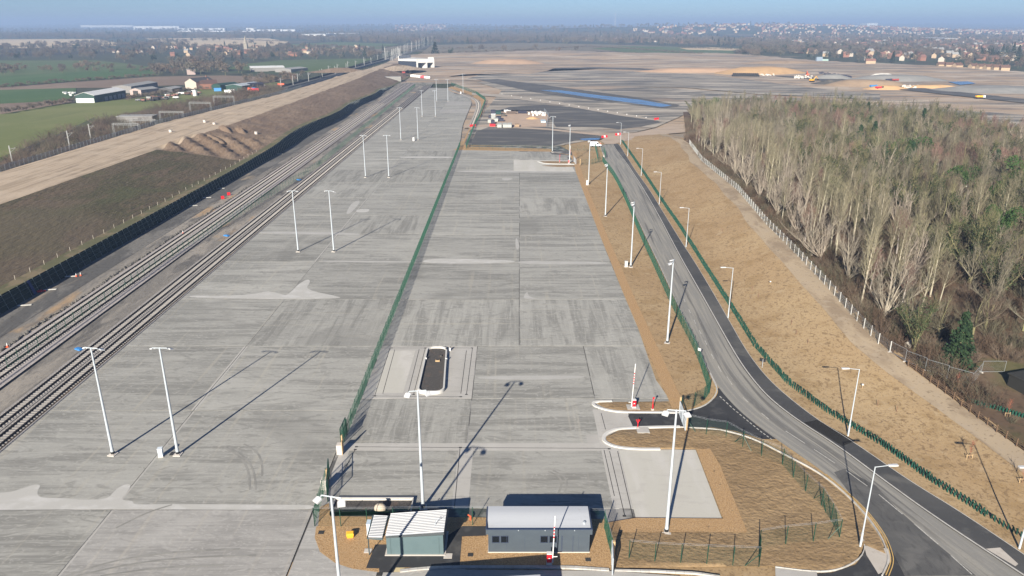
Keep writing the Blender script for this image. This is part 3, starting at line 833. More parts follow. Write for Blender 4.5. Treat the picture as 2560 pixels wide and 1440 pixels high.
# junction mouth and the lower right fork of the road
m_jun = m_darkroad
sheet('road', [(1575, 1033), (1640, 1031), (1700, 1027), (1740, 1022), (1775, 1003), (1792, 975), (1800, 966), (1890, 1062), (1940, 1098), (1905, 1098), (1840, 1078), (1780, 1068), (1700, 1068), (1585, 1071), (1570, 1040)], .012, m_jun, 'dark asphalt mouth of the yard entrance')
sheet('road', [(2126, 1237), (2150, 1258), (2205, 1325), (2262, 1440), (2440, 1440), (2330, 1350), (2240, 1270), (2190, 1215), (2112, 1172), (2085, 1181)], .035,
      layered('newer_asphalt', (.098, .097, .095), [((.25, .25, .2), .45, .65, (.15, .146, .138), .7, 6, 1), ((1.2, .4, 1), .5, .7, (.055, .055, .055), .6, 6, 1)]), 'darker resurfaced lane of the road')
sheet('road', [(1945, 1440), (2080, 1432), (2140, 1412), (2160, 1385), (2166, 1360), (2180, 1365), (2215, 1440), (2215, 1500), (1900, 1500)], .0, m_darkroad, 'dark side road at the bottom edge')
sheet('road', [(2150, 1256), (2207, 1326), (2224, 1372), (2230, 1405), (2205, 1470), (2205, 1540), (2700, 1540), (2440, 1400), (2240, 1270)], .008, m_darkroad, 'dark asphalt of the fork at the bottom corner')
m_dustpave = layered('dusty_paving', (.46, .42, .37), [((.3, .3, .3), .45, .65, (.52, .48, .43), .6, 5), ((1, 1, 1), .55, .7, (.36, .32, .27), .5, 5)])
sheet('paving', [(2160, 1364), (2222, 1372), (2228, 1400), (2212, 1428), (2196, 1436), (2166, 1388)], .03, m_dustpave, 'pale dusty tactile paving at the corner')
sheet('paving', [(2464, 1374), (2500, 1371), (2545, 1412), (2538, 1418)], .125, m_dustpave, 'pale dusty crossing patch in the footpath')
sheet('paving', [(1938, 1418), (2042, 1431), (2050, 1500), (1940, 1500)], .03, m_pale, 'grey concrete pad beside the bottom road')
# road markings
def dash(p, q, w=.10, z=.05, m=None, name='lane_marking'):
    a, b = Vector((*at(*p), 0)), Vector((*at(*q), 0))
    n = Vector((-(b - a).y, (b - a).x, 0)).normalized() * w / 2
    mb = MB(); mb.face([a + n + Vector((0, 0, z)), a - n + Vector((0, 0, z)), b - n + Vector((0, 0, z)), b + n + Vector((0, 0, z))])
    if (Vector(mb.v[1]) - Vector(mb.v[0])).cross(Vector(mb.v[2]) - Vector(mb.v[1])).z < 0: mb.f[0] = mb.f[0][::-1]
    return structure(mb.build(name, m or m_mark), 'white painted marking on the road')
m_mark = layered('worn_white_line', (.50, .49, .455), [((3, 3, 3), .45, .6, (.32, .31, .285), .8)])
m_ymark = layered('double_yellow_line', (.58, .38, .13), [((3, 3, 3), .5, .65, (.45, .33, .17), .6)])
for p, q in (((1857, 994), (1870, 1006)), ((1903, 1033), (1922, 1049)), ((1964, 1078), (2012, 1109)), ((2035, 1124), (2088, 1159)), ((2115, 1177), (2168, 1216)), ((2197, 1237), (2256, 1286)), ((2285, 1310), (2345, 1361)), ((2377, 1389), (2430, 1437)),
             ((1795, 915), (1803, 930)), ((1817, 942), (1830, 962)), ((1778, 885), (1784, 897)), ((1762, 852), (1767, 862)), ((1748, 826), (1753, 836)), ((1735, 800), (1739, 810)), ((1722, 774), (1726, 783)), ((1710, 748), (1713, 756))):
    dash(p, q, .13)
for k in range(16):
    t0, t1 = k / 16, (k + .62) / 16
    P = [(1799, 991), (1832, 1022), (1866, 1050), (1900, 1078), (1933, 1102)]
    def on_p(t):
        s = t * 4; i = min(3, int(s)); return (lerp(P[i][0], P[i + 1][0], s - i), lerp(P[i][1], P[i + 1][1], s - i))
    dash(on_p(t0), on_p(t1), .16)
def yline(pts, d=.10):
    C = rounded(ats(pts), 2)
    for o in (-d, d):
        mb = MB(); mb.ribbon([(*q, .046) for q in offset_line(C, o - .045)], [(*q, .046) for q in offset_line(C, o + .045)])
        structure(mb.build('double_yellow_line', m_ymark), 'yellow line painted along the road edge')
yline([(2063, 1186), (2153, 1262), (2207, 1330), (2226, 1375), (2232, 1405), (2218, 1440)], .13)
yline([(1706, 1027), (1748, 1020), (1780, 1000), (1793, 982), (1790, 968)], .13)
# dusty pale edge band by the footpath kerb
mb = MB(); mb.ribbon([(*q, .03) for q in offset_line(RR, -1.15)], [(*q, .03) for q in offset_line(RR, -.1)])
structure(mb.build('road_edge', layered('dust_band', (.40, .355, .30), [((.3, .3, .3), .45, .65, (.33, .29, .245), .7, 5), ((2, 2, 2), .5, .7, (.45, .41, .36), .5)])), 'pale dusty band along the road kerb')
# kerbs: single stones where they are near, a continuous run farther off
kerb_prof = [(-.07, -.1), (.07, -.1), (.07, .12), (-.05, .12), (-.07, .09)]
def kerb(name, pts, near=0, label=None, w=1.0, m=None, prof=None):
    prof = prof or [(u * w, z) for u, z in kerb_prof]
    root = structure(link(name, None), label or 'pale concrete kerb line')
    P = resample(pts, .92)
    k = 0
    rest = []
    for a, b in zip(P, P[1:]):
        mid_ = (a[1] + b[1]) / 2
        if k < near and mid_ < 112:
            d = Vector((b[0] - a[0], b[1] - a[1])); l = d.length
            mb = MB(); mb.extr(prof, (a[0], a[1]), (b[0] - d.x / l * .02, b[1] - d.y / l * .02)); mb.build('kerbstone', m or m_kerb, root); k += 1
        else: rest.append((a, b))
    run = []
    def flush():
        if len(run) > 1:
            mb = MB(); mb.sweep(prof, [(p[0], p[1]) for p in run]); stuff(mb.build('kerbstones', m or m_kerb, root))
    for a, b in rest:
        if run and run[-1] != a: flush(); run.clear()
        if not run: run.append(a)
        run.append(b)
    flush()
    return root
kerb('kerb', RR, 60, 'pale kerb between the road and the footpath', 1.5)
iL = [k for k, p in enumerate(RL) if p[1] > 116]
kerb('kerb', [p for p in RL if p[1] > 112], 0, 'pale kerb on the yard side of the road')
kerb('kerb', rounded(ats([(1690, 1033), (1705, 1030), (1755, 1019), (1784, 998), (1794, 975), (1788, 958), (1766, 915)]), 2), 30, 'curved kerb at the yard entrance corner', 1.5)
kerb('kerb', rounded(ats([(1700, 1068), (1790, 1072), (1850, 1085), (1900, 1104), (1960, 1135), (2060, 1187), (2145, 1262), (2197, 1330), (2217, 1375), (2222, 1405), (2205, 1440)]), 2), 60, 'curved kerb round the lower earth plot')
kerb('edging', PR, 0, 'thin pale edging along the footpath back', .7)
kerb('edging', rounded(ats([(1938, 1418), (2040, 1431), (2100, 1425), (2150, 1398), (2163, 1372), (2158, 1350)]), 2), 20, 'thin pale edging round the earth corner', .7)

# ---- seeded bank up to the wood
mbf = MB(); NC = 26
ysf = list(np.arange(50, 400, 2.5))
for y in ysf:
    x0 = interp(HED_T, y) - 4.5; x1 = interp(CRE_X, y) + 1.5
    pe = interp(sorted((p[1], p[0]) for p in PR), y) + .05
    x0 = max(x0, pe) if y < 355 else x0
    for k in range(NC):
        x = lerp(x0, x1, k / (NC - 1))
        mbf.v.append((x, y, field_z(x, y) + .04 + .10 * noise.noise((x * .25, y * .25, 0)) * (0 < k)))
for j in range(len(ysf) - 1):
    for k in range(NC - 1):
        a = j * NC + k
        mbf.f.append((a, a + 1, a + NC + 1, a + NC)); mbf.m.append(0)
structure(mbf.build('field', m_field, smooth_=True), 'sloping seeded orange-brown earth between hedge and wood')
# worn grey-brown track beside the mesh fence
mbf = MB()
for y in ysf:
    xc = interp(CRE_X, y)
    for k in range(5):
        x = xc - 4.2 * (1 - k / 4) * (1 + .3 * noise.noise((y * .05, 0, 0))) + .1
        mbf.v.append((x, y, field_z(x, y) + .10 + .10 * noise.noise((x * .25, y * .25, 0))))
for j in range(len(ysf) - 1):
    for k in range(4):
        a = j * 5 + k
        mbf.f.append((a, a + 1, a + 6, a + 5)); mbf.m.append(0)
structure(mbf.build('track', layered('worn_earth', (.39, .31, .215), [((.2, .08, .2), .45, .62, (.25, .19, .13), .8, 6, .5), ((.5, .5, .5), .52, .66, (.38, .31, .23), .6, 6), ((1.5, 1.5, 1), .58, .68, (.13, .095, .06), .5)]), smooth_=True), 'worn greyish track along the mesh fence')
# woodland floor
WOOD_EDGE = [(1700, 275), (1760, 258), (1900, 248), (2100, 250), (2300, 276), (2560, 322), (2900, 390)]     # far side of the wood, surveyed
mbf = MB(); NX = 30
ysw = list(np.arange(60, 640, 8.0))
def wood_x0(y): return interp(CRE_X, min(y, 356)) + .3 if y < 362 else interp([(362, 84), (480, 108), (590, 135)], y)
for y in ysw:
    for k in range(NX):
        x = wood_x0(y) + 420 * (k / (NX - 1)) ** 1.3
        mbf.v.append((x, y, (interp(CRE_Z, y) if y < 362 else lerp(3, 2, (y - 362) / 280)) + .05 + .3 * noise.noise((x * .06, y * .06, 2)) * (k > 0)))
for j in range(len(ysw) - 1):
    for k in range(NX - 1):
        a = j * NX + k
        q = mbf.v[a]; dz_ = 5.0 - CAM_H; pv_ = q[1] * _cp - dz_ * _sp
        if 720 - 1860 * (q[1] * _sp + dz_ * _cp) / pv_ < interp(WOOD_EDGE, 1280 + 1860 * q[0] / pv_): continue
        mbf.f.append((a, a + 1, a + NX + 1, a + NX)); mbf.m.append(0)
structure(mbf.build('woodland_floor', m_litter, smooth_=True), 'brown leaf-littered floor of the wood')
def wood_z(x, y): return (interp(CRE_Z, y) if y < 362 else lerp(3, 2, (y - 362) / 280)) + .05

# ---- clodded earth plots and orange gravel round the cabins
def plot(px_poly, name, m, z0=.0, cell=.45, amp=.12, label=None, fr=(.9, 1.6)):
    P = ats(px_poly)
    x0, x1 = min(p[0] for p in P), max(p[0] for p in P); y0, y1 = min(p[1] for p in P), max(p[1] for p in P)
    bm = bmesh.new()
    vs = [bm.verts.new((x, y, 0)) for x, y in P]
    f = bm.faces.new(vs)
    if f.normal.z < 0: f.normal_flip()
    n = int((x1 - x0) / cell)
    for k in range(1, n): bmesh.ops.bisect_plane(bm, geom=bm.verts[:] + bm.edges[:] + bm.faces[:], plane_co=(x0 + k * cell, 0, 0), plane_no=(1, 0, 0))
    n = int((y1 - y0) / cell)
    for k in range(1, n): bmesh.ops.bisect_plane(bm, geom=bm.verts[:] + bm.edges[:] + bm.faces[:], plane_co=(0, y0 + k * cell, 0), plane_no=(0, 1, 0))
    for v in bm.verts:
        if v.is_boundary: v.co.z = z0 + .01
        else: v.co.z = z0 + .02 + amp * (.6 + noise.noise((v.co.x * fr[0], v.co.y * fr[1], 1)) + .6 * noise.noise((v.co.x * 2.1, v.co.y * 3, 5)))
    me = bpy.data.meshes.new(name); bm.to_mesh(me); bm.free()
    me.materials.append(m)
    me.polygons.foreach_set('use_smooth', [True] * len(me.polygons))
    return structure(link(name, me), label)
plot([(1588, 1124), (1545, 1116), (1516, 1104), (1515, 1092), (1548, 1075), (1700, 1070), (1800, 1076), (1880, 1100), (1960, 1141), (2055, 1192), (2135, 1262), (2195, 1338), (2214, 1385), (2160, 1362), (2140, 1405), (2090, 1424), (2030, 1427), (1938, 1416), (1560, 1420), (1534, 1408), (1512, 1320), (1600, 1298), (1808, 1299), (1740, 1124)],
     'earth_plot', m_clod, .04, .6, .09, 'clodded brown earth plot in the lower corner')
plot([(1492, 1010), (1500, 1006), (1690, 1004), (1700, 1010), (1698, 1026), (1640, 1029), (1560, 1029), (1515, 1022)], 'earth_plot', m_clod, .05, .4, .07, 'narrow brown earth island by the barrier')
plot([(1668, 990), (1640, 950), (1612, 870), (1575, 760), (1532, 660), (1500, 560), (1470, 470), (1448, 415), (1500, 402), (1530, 440), (1562, 505), (1600, 592), (1660, 720), (1700, 812), (1745, 890), (1774, 975), (1766, 1000), (1740, 1018), (1702, 1026), (1690, 1004)],
     'earth_plot', m_field, .01, 1.2, .08, 'long orange earth verge between the yard and the road fence', (.4, .5))
sheet('gravel', [(1808, 1299), (1740, 1124.5), (1775, 1124), (1800, 1165), (1868, 1333), (1540, 1333), (1513, 1310), (1590, 1297)], .16, m_pea, 'orange gravel strip round the pale slab')
sheet('gravel', [(790, 1318), (787, 1345), (800, 1380), (838, 1408), (880, 1422), (945, 1431), (1000, 1424), (1060, 1413), (1400, 1413), (1480, 1419), (1522, 1424), (1532, 1408), (1513, 1298), (1190, 1294), (830, 1291)], .03, m_pea, 'orange gravel bed round the two cabins')
sheet('gravel', [(826, 1290), (835, 1318), (795, 1318), (800, 1268), (822, 1258)], .028, m_pea, 'orange gravel corner at the gate post')
eR = [(er(y), y) for y in (100, 125, 150, 200, 250, 290, 320, 338)]
mb = MB(); mb.ribbon([(x - .1, y, .15) for x, y in eR], [(x + 2.1 + .25 * math.sin(y), y, .13) for x, y in eR])
structure(mb.build('gravel', m_pea), 'orange gravel margin along the yard edge')
sheet('gravel', [(1135, 375), (1150, 366), (1378, 372), (1380, 380), (1420, 386), (1440, 392), (1432, 402), (1424, 388), (1374, 379)], .02, m_pea, 'orange gravel margin at the far yard end')
sheet('gravel', [(1156, 375), (1160, 350), (1178, 310), (1196, 275), (1203, 252), (1186, 240), (1128, 222), (1118, 220), (1130, 216), (1190, 234), (1214, 250), (1204, 285), (1188, 322), (1170, 372)], .015, m_pea, 'orange gravel bed of the stub track')
sheet('gravel', [(1118, 222), (1150, 231), (1162, 238), (1150, 236), (1128, 229)], .02, m_pea, 'orange gravel triangle at the far corner')
sheet('gravel', [(1184, 238), (1200, 247), (1197, 256), (1184, 252)], .02, m_pea, 'orange gravel patch by the bend')
sheet('path', [(938, 1362), (968, 1362), (970, 1388), (1109, 1388), (1110, 1345), (1156, 1316), (1216, 1316), (1216, 1340), (1155, 1342), (1149, 1415), (1100, 1417), (1000, 1420), (984, 1432), (948, 1432), (948, 1422), (915, 1421)], .05, m_darkroad, 'dark asphalt path round the green kiosk')
sheet('paving', [(984, 1431), (990, 1420), (1012, 1420), (1010, 1430)], .06, mat('buff_tactile', (.55, .45, .26)), 'buff tactile slab by the path')
sheet('road', [(700, 1500), (1100, 1424), (1520, 1427), (1700, 1440), (1700, 1520), (700, 1520)], .012, m_pale, 'grey concrete lane along the bottom edge')
kerb('kerb', rounded(ats([(1000, 1428), (1060, 1421), (1130, 1418), (1420, 1418), (1450, 1420), (1523, 1425)]), 1), 60, 'broad pale kerb in front of the cabins', 3.0)
kerb('kerb', ats([(1536, 1426), (1640, 1428), (1740, 1433), (1800, 1442)]), 30, 'pale kerb below the lower earth plot', 2.0)
# ================================================================ LIGHTING MASTS
def make_mast(h=15.8, heads=((-1, 0.25), (1, 0.25)), face=1.0):
    """Tall tapered pole with a cross arm and two tilted floodlights; heads point along +y*face."""
    t = thing('lighting_mast', 'x', 'lighting mast')
    mb = MB(); mb.tube((0, 0, .12), (0, 0, h), .20, .105, 10); mb.tube((0, 0, .12), (0, 0, .9), .235, .22, 10); mb.build('pole', m_galv, t, smooth_=True)
    mb = MB(); mb.box((0, 0, .05), (1.0, 1.0, .12)); mb.box((0, 0, .14), (.6, .6, .05)); mb.build('base', m_block, t)
    mb = MB(); mb.tube((0, 0, .02), (0, 0, .5), .245, .245, 10, caps=True); mb.build('root_collar', m_black, t)
    mb = MB(); mb.bar((-.95, 0, h - .05), (.95, 0, h - .05), .10)
    for s in (-1, 1): mb.bar((s * .95, 0, h - .05), (s * 1.05, face * .15, h - .25), .08)
    mb.build('cross_arm', m_galv, t)
    for s in (-1, 1):
        mb = MB(); mb.box((0, 0, 0), (.68, .55, .15), rx=-face * .38)
        mb.box((0, -face * .15, .1), (.5, .3, .12), rx=-face * .38)
        mb.build('floodlight', m_lamp, t, (s * 1.15, face * .42, h - .32), s * -face * .45)
    return t
mA = make_mast()
pairs = [(87.3, -54.0, -45.2), (182.2, -54.6, -45.5), (279.4, -55.4, -46.6), (375.8, -55.6, -47.0), (475, -56.2, -47.9), (571.5, -56.3, -47.9)]
first = True
for k, (y, xa, xb) in enumerate(pairs):
    for x, side in ((xa, 'track'), (xb, 'middle fence')):
        lab = f'tall pale floodlight mast, {side} side of the {ORD[k]} pair up the open yard'
        if first: mA.location = (x, y, 0); mA['label'] = lab; mA['group'] = 'lighting masts of the yard'; mA.rotation_euler[2] = R.uniform(-.3, .1); first = False
        else: dup(mA, (x, y, 0), R.uniform(-.35, .15), lab)
for (x, y, lab, rz) in [(-40.5, 635.3, 'tall pale floodlight mast at the far corner bend of the yard', 0),
                    (-10.7, 75.5, 'tall pale floodlight mast standing right behind the green kiosk', 3.3),
                    (17.7, 71.0, 'tall pale floodlight mast between the pale slab and the clodded earth plot', 3.0),
                    (-15.9, 55.5, 'floodlight mast in front of the gravel bed, cut by the bottom edge', 2.9),
                    (28.3, 124.5, 'tall floodlight mast on the earth verge, first beyond the entrance barrier', 1.2),
                    (28.4, 169.4, 'tall verge floodlight mast with grey cabinet at its foot, second beyond the entrance', 1.4),
                    (28.2, 219.1, 'tall floodlight mast on the earth verge, third beyond the entrance', 1.5),
                    (27.7, 266.4, 'tall floodlight mast with white cabinet at its foot, near the far barrier', 1.5),
                    (23.9, 309.5, 'tall bare-topped pole rising just behind the far barrier box', 1.5),
                    (18.3, 338.4, 'tall floodlight mast at the far gravel corner of the yard', 0.2)]:
    dup(mA, (x, y, 0), rz, lab)
# ---------------------------------------------------------------- road lamps
def make_lamp(h=10.4, arm=1.5):
    t = thing('street_lamp', 'x', 'street lamp')
    mb = MB(); mb.tube((0, 0, 0), (0, 0, 2.0), .125, .12, 10); mb.tube((0, 0, 2.0), (0, 0, h), .092, .06, 8); mb.build('pole', m_galv, t, smooth_=True)
    mb = MB(); mb.tube((0, 0, h - .04), (arm, 0, h + .12), .045, .04, 8, caps=True); mb.build('arm', m_galv, t)
    mb = MB(); mb.prism([(-.1, -.12), (.55, -.19), (.95, -.16), (.95, .16), (.55, .19), (-.1, .12)], -.06, .07); mb.build('lamp_head', m_lamp, t, (arm, 0, h + .13))
    mb = MB(); mb.box((0, -.13, 1.0), (.11, .03, .6)); mb.build('access_door', m_galv, t)
    return t
lA = make_lamp()
lamps = [((2150, 1368), 0.05, 'slim street lamp at the rounded earth corner, arm over the road'), ((2548, 1372), math.pi, 'slim street lamp cut off by the right edge of the picture'),
         ((2120, 1090), math.pi, 'slim single-arm street lamp beside the black footpath repair'), ((1820, 795), math.pi, 'slim single-arm street lamp on the footpath edge, second from the black repair'),
         ((1715, 618), math.pi, 'slim single-arm street lamp on the footpath edge, third from the black repair'), ((1648, 511), math.pi, 'slim single-arm street lamp, fourth from the black repair'),
         ((1603, 440), math.pi, 'slim single-arm street lamp, fifth from the black repair'), ((1569, 391), math.pi, 'slim single-arm street lamp near the road head, sixth from the black repair'),
         ((1551, 362), math.pi, 'slim single-arm street lamp at the very end of the footpath')]
for k, (p, rz, lab) in enumerate(lamps):
    x, y = at(*p)
    if k == 0: lA.location = (x, y, 0); lA.rotation_euler[2] = rz; lA['label'] = lab; lA['group'] = 'street lamps along the road'
    else: dup(lA, (x, y, .02), rz, lab)

# ================================================================ FENCES
def panel_mesh(L, h, nv, name, m, wr=.007, nh=7, rail=.012):
    mb = MB()
    for k in range(nv):
        x = L * (k + .5) / nv
        mb.v += [(x - wr, 0, .05), (x + wr, 0, .05), (x + wr, 0, h), (x - wr, 0, h), (x, -wr * 1.4, .05), (x, wr * 1.4, .05), (x, wr * 1.4, h), (x, -wr * 1.4, h)]
        i = len(mb.v) - 8
        mb.f += [(i, i + 1, i + 2, i + 3), (i + 4, i + 5, i + 6, i + 7)]; mb.m += [0, 0]
    for k in range(nh + 1):
        z = .06 + (h - .08) * k / nh
        i = len(mb.v)
        mb.v += [(0, 0, z - rail), (L, 0, z - rail), (L, 0, z + rail), (0, 0, z + rail), (0, -rail * 1.4, z), (L, -rail * 1.4, z), (L, rail * 1.4, z), (0, rail * 1.4, z)]
        mb.f += [(i, i + 1, i + 2, i + 3), (i + 4, i + 5, i + 6, i + 7)]; mb.m += [0, 0]
    return mb.mesh(name, m)
m_mesh = mat('green_mesh', (.012, .070, .042), .55)
pan_me = panel_mesh(3.0, 2.35, 40, 'mesh_panel', m_mesh, .0032, 6, .004)
mbp_ = MB(); mbp_.box((0, 0, 1.25), (.075, .075, 2.5)); post_me = mbp_.mesh('post', m_greenpost)
mbp_ = MB(); mbp_.bar((0, 0, 1.7), (1.5, 0, .02), .06); brace_me = mbp_.mesh('brace', m_greenpost)
def mesh_fence(pts, label, zf=None, step=3.0, cap=300, braces=(), pme=None, qme=None, group='green mesh fences', hs=1.0, wires=False, extra=()):
    P = resample([(p[0], p[1]) for p in pts], step)
    zf = zf or (lambda x, y: 0.0)
    o = P[0]
    t = thing('mesh_fence', label, 'fence', (o[0], o[1], 0), 0, group)
    rest = MB()
    for i, p in enumerate(P):
        z = zf(*p)
        if i < cap: link('post', qme or post_me, t, (p[0] - o[0], p[1] - o[1], z)).scale = (1, 1, hs)
        else: rest.box((p[0] - o[0], p[1] - o[1], z + 1.25), (.08, .08, 2.5))
        if i < len(P) - 1:
            q = P[i + 1]; L = math.dist(p, q)
            if i < cap:
                d = link('mesh_panel', pme or pan_me, t, (p[0] - o[0], p[1] - o[1], z), math.atan2(q[1] - p[1], q[0] - p[0]))
                dz = zf(*q) - z
                d.scale = (L / 3.0, 1, hs)
                if abs(dz) > .02: d.rotation_euler = (0, -math.atan2(dz, L), math.atan2(q[1] - p[1], q[0] - p[0]))
    for i in braces:
        if i < len(P):
            for s in ((1,) if i == 0 else ((-1,) if i == len(P) - 1 else (1, -1))):
                j = min(max(i + s, 0), len(P) - 1)
                a = math.atan2(P[j][1] - P[i][1], P[j][0] - P[i][0])
                link('brace', brace_me, t, (P[i][0] - o[0], P[i][1] - o[1], zf(*P[i])), a)
    if rest.f: stuff(rest.build('posts', m_greenpost, t))
    if wires:
        mb = MB()
        for zz in (2.45, 2.62):
            mb.sweep([(-.005, -.005), (.005, -.005), (.005, .005), (-.005, .005)], [(p[0] - o[0], p[1] - o[1], zz) for p in P])
        stuff(mb.build('top_wires', m_galv, t))
    return t
fC0, fC1 = (-23.35, 89.5), (-24.65, 356)
mesh_fence([fC0, fC1], 'long straight green mesh fence down the middle of the yard', braces=(2, 20, 40, 60))
mesh_fence([at(21, 924), at(94, 873.5), at(400, 664), at(790, 422), at(1038, 216)], 'long green mesh fence between the two pairs of railway tracks', braces=(14, 15, 40, 66), step=2.9, pme=panel_mesh(3.0, 2.35, 20, 'mesh_panel', m_mesh, .003, 4, .004))
F3 = rounded(ats([(1506, 404), (1521, 425), (1537, 446), (1566, 506), (1600, 590), (1640, 678), (1665, 735), (1700, 808), (1740, 882), (1773, 984)]), 1)
mesh_fence(F3, 'curving green mesh fence between the earth verge and the road', braces=(30, 60, 76))
mesh_fence(ats([(1773, 984), (1755, 1008), (1728, 1020), (1703, 1029)]), 'short green mesh fence turning in to the entrance gate', braces=(0,))
mesh_fence(ats([(1714, 1074), (1759, 1087), (1802, 1087), (1831, 1103), (1871, 1127), (1910, 1145), (1954, 1161), (2002, 1219), (2061, 1272), (2098, 1345)]), 'green mesh fence curving round the earth plot beside the road', braces=(0, 3, 8, 14), wires=True)
mesh_fence(ats([(2098, 1345), (2051, 1353), (1947, 1363), (1897, 1372)]), 'short green mesh fence at the low earth corner', braces=(0,), wires=True)
mesh_fence(ats([(1897, 1417), (1777, 1412), (1657, 1407), (1572, 1399)]), 'green mesh fence along the lower side of the earth plot', braces=(0,), wires=True)
mesh_fence(ats([(1897, 1372), (1897, 1417)]), 'tiny green mesh return at the fence corner', step=1.4)
mesh_fence(ats([(1529, 1392), (1511, 1322)]), 'green mesh fence beside the grey cabin gable', wires=True, step=2.2)
mesh_fence(ats([(1511, 1320), (1185, 1313), (861, 1316), (787, 1315)]), 'green mesh fence running behind both cabins', wires=True)
mesh_fence(ats([(787, 1315), (797, 1279), (810, 1236), (817, 1212)]), 'green mesh fence at the yard gate corner', braces=(0,))
mesh_fence(ats([(1184, 322), (1200, 290), (1214, 252), (1190, 235), (1128, 212)]), 'green mesh fence behind the stub track')
mesh_fence(ats([(1165, 372), (1184, 322)]), 'solid-looking green mesh fence beside the stub track end')
mesh_fence(ats([(1166, 373.5), (1300, 375), (1395, 377), (1476, 376), (1510, 380), (1514, 396)]), 'green mesh fence along the far end of the concrete yard')
mesh_fence(ats([(1448, 412), (1476, 412), (1506, 404)]), 'short green mesh fence by the far barrier gate')
mesh_fence(ats([(1128, 212), (1080, 215), (1038, 213)]), 'dark green mesh gate line across the far tracks')
mesh_fence(ats([(1487, 366), (1495, 402)]), 'isolated dark green mesh panel by the van', step=4)
# grey chain link along the wood
m_link = mat('galvanised_wire', (.22, .235, .24), .5)
lk_me = panel_mesh(3.0, 1.9, 40, 'chain_link_panel', m_link, .0022, 2, .006)
mb = MB(); mb.box((0, 0, 1.0), (.12, .12, 2.05)); cpost_me = mb.mesh('post', layered('concrete_post', (.50, .50, .48), [((2, 2, 2), .5, .7, (.40, .40, .38), .5)]))
wf = [(x, y) for x, y, z in CREST[:9]]
mesh_fence(wf, 'grey chain link fence with pale posts along the wood', zf=lambda x, y: field_z(x, y) + .05, pme=lk_me, qme=cpost_me, group='wood fences')
# site fencing by the wood corner
m_heras = mat('site_fence_tube', (.33, .36, .38), .5, .3)
hp = panel_mesh(3.45, 1.95, 26, 'mesh_panel', m_heras, .002, 2, .003)
mb = MB()
for a, b in (((0, 0, .1), (0, 0, 2)), ((3.45, 0, .1), (3.45, 0, 2)), ((0, 0, 2), (3.45, 0, 2)), ((0, 0, .15), (3.45, 0, .15))): mb.tube(a, b, .022, None, 6)
hfr = mb.mesh('frame', m_heras)
mb = MB(); mb.box((0, 0, .07), (.25, .7, .14)); hft = mb.mesh('foot', m_block)
hpts = [on(*p) for p in ((2224, 881), (2262, 904), (2312, 926), (2367, 945), (2427, 964), (2453, 931), (2510, 931))]
for k, (a, b) in enumerate(zip(hpts, hpts[1:])):
    t = thing('site_fence_panel', f'grey tubular site fence panel, {ORD[k]} in line from the chain link end', 'fence panel', a, math.atan2(b.y - a.y, b.x - a.x), 'grey site fence panels')
    s = (b - a).length / 3.45
    for nme, me in (('frame', hfr), ('mesh_panel', hp)): link(nme, me, t).scale = (s, 1, 1)
    link('foot', hft, t, (0, 0, 0))
# timber post and rail fence
tf = [on(*p) for p in ((2269, 917), (2289, 928), (2306, 941), (2325, 957), (2343, 970), (2362, 985), (2383, 1000), (2402, 1017), (2424, 1032), (2444, 1048), (2467, 1064), (2490, 1082), (2514, 1098), (2540, 1117), (2566, 1136))]
t = thing('timber_fence', 'brown timber post and rail fence at the field edge', 'fence', tf[0], 0, None)
mb = MB(); mb.box((0, 0, .65), (.15, .13, 1.3)); tp = mb.mesh('post', m_timber)
mb = MB(); mb.box((.5, 0, 0), (1, .05, .10)); tr = mb.mesh('rail', m_timber)
for a, b in zip(tf, tf[1:] + [None]):
    link('post', tp, t, a - tf[0], R.uniform(-.1, .1))
    if b is None: break
    d = b - a
    for z in (.45, .78, 1.10):
        o = link('rail', tr, t, a - tf[0] + Vector((0, 0, z)))
        o.rotation_euler = (0, -math.atan2(d.z, math.hypot(d.x, d.y)), math.atan2(d.y, d.x)); o.scale = (d.length, 1, 1)
# ---------------------------------------------------------------- young hedge in green guards
m_guard = layered('green_tree_guard', (.011, .052, .036), [((.6, .6, .6), .5, .7, (.007, .034, .025), .6)], rnd=.35)
mb = MB()
mb.tube((0, 0, 0), (0, 0, .72), .105, .095, 6); guard_me = mb.mesh('hedge_guard', m_guard)
hedge_rest = MB()
HP = resample(HEDGE, .52)[::-1]
cnt = 0
for i, p in enumerate(HP):
    a = HP[max(0, i - 1)]; b = HP[min(len(HP) - 1, i + 1)]
    d = Vector((b[0] - a[0], b[1] - a[1])).normalized()
    near_single = p[1] < 73.5
    for row in ((0,) if near_single else (-1, 1)):
        x = p[0] + d.y * row * .28 + R.uniform(-.05, .05) + d.x * (.21 if row > 0 else 0)
        y = p[1] - d.x * row * .28 + R.uniform(-.05, .05) + d.y * (.21 if row > 0 else 0)
        z = field_z(x, y) + .03
        if cnt < 300:
            o = link('hedge_guard', guard_me, None, (x, y, z)); o.rotation_euler = (R.uniform(-.12, .12), R.uniform(-.12, .12), 0); o.scale = (1, 1, R.uniform(.85, 1.1))
            tag(o, 'green tube guard in the ' + ('single hedge row' if not row else 'path-side hedge row' if row < 0 else 'field-side hedge row') + (' nearest the cut-off lamp' if y < 76 else ' between the two nearest footpath lamps' if y < 90 else ' near the black path repair'), 'tree guard', 'green hedge guards')
            cnt += 1
        else:
            hedge_rest.tube((x, y, z), (x + R.uniform(-.08, .08), y + R.uniform(-.08, .08), z + .7 * R.uniform(.85, 1.1)), .105, .095, 5)
stuff(hedge_rest.build('hedge_guards', m_guard), 'far run of green tube guards along the footpath')
hr = MB()
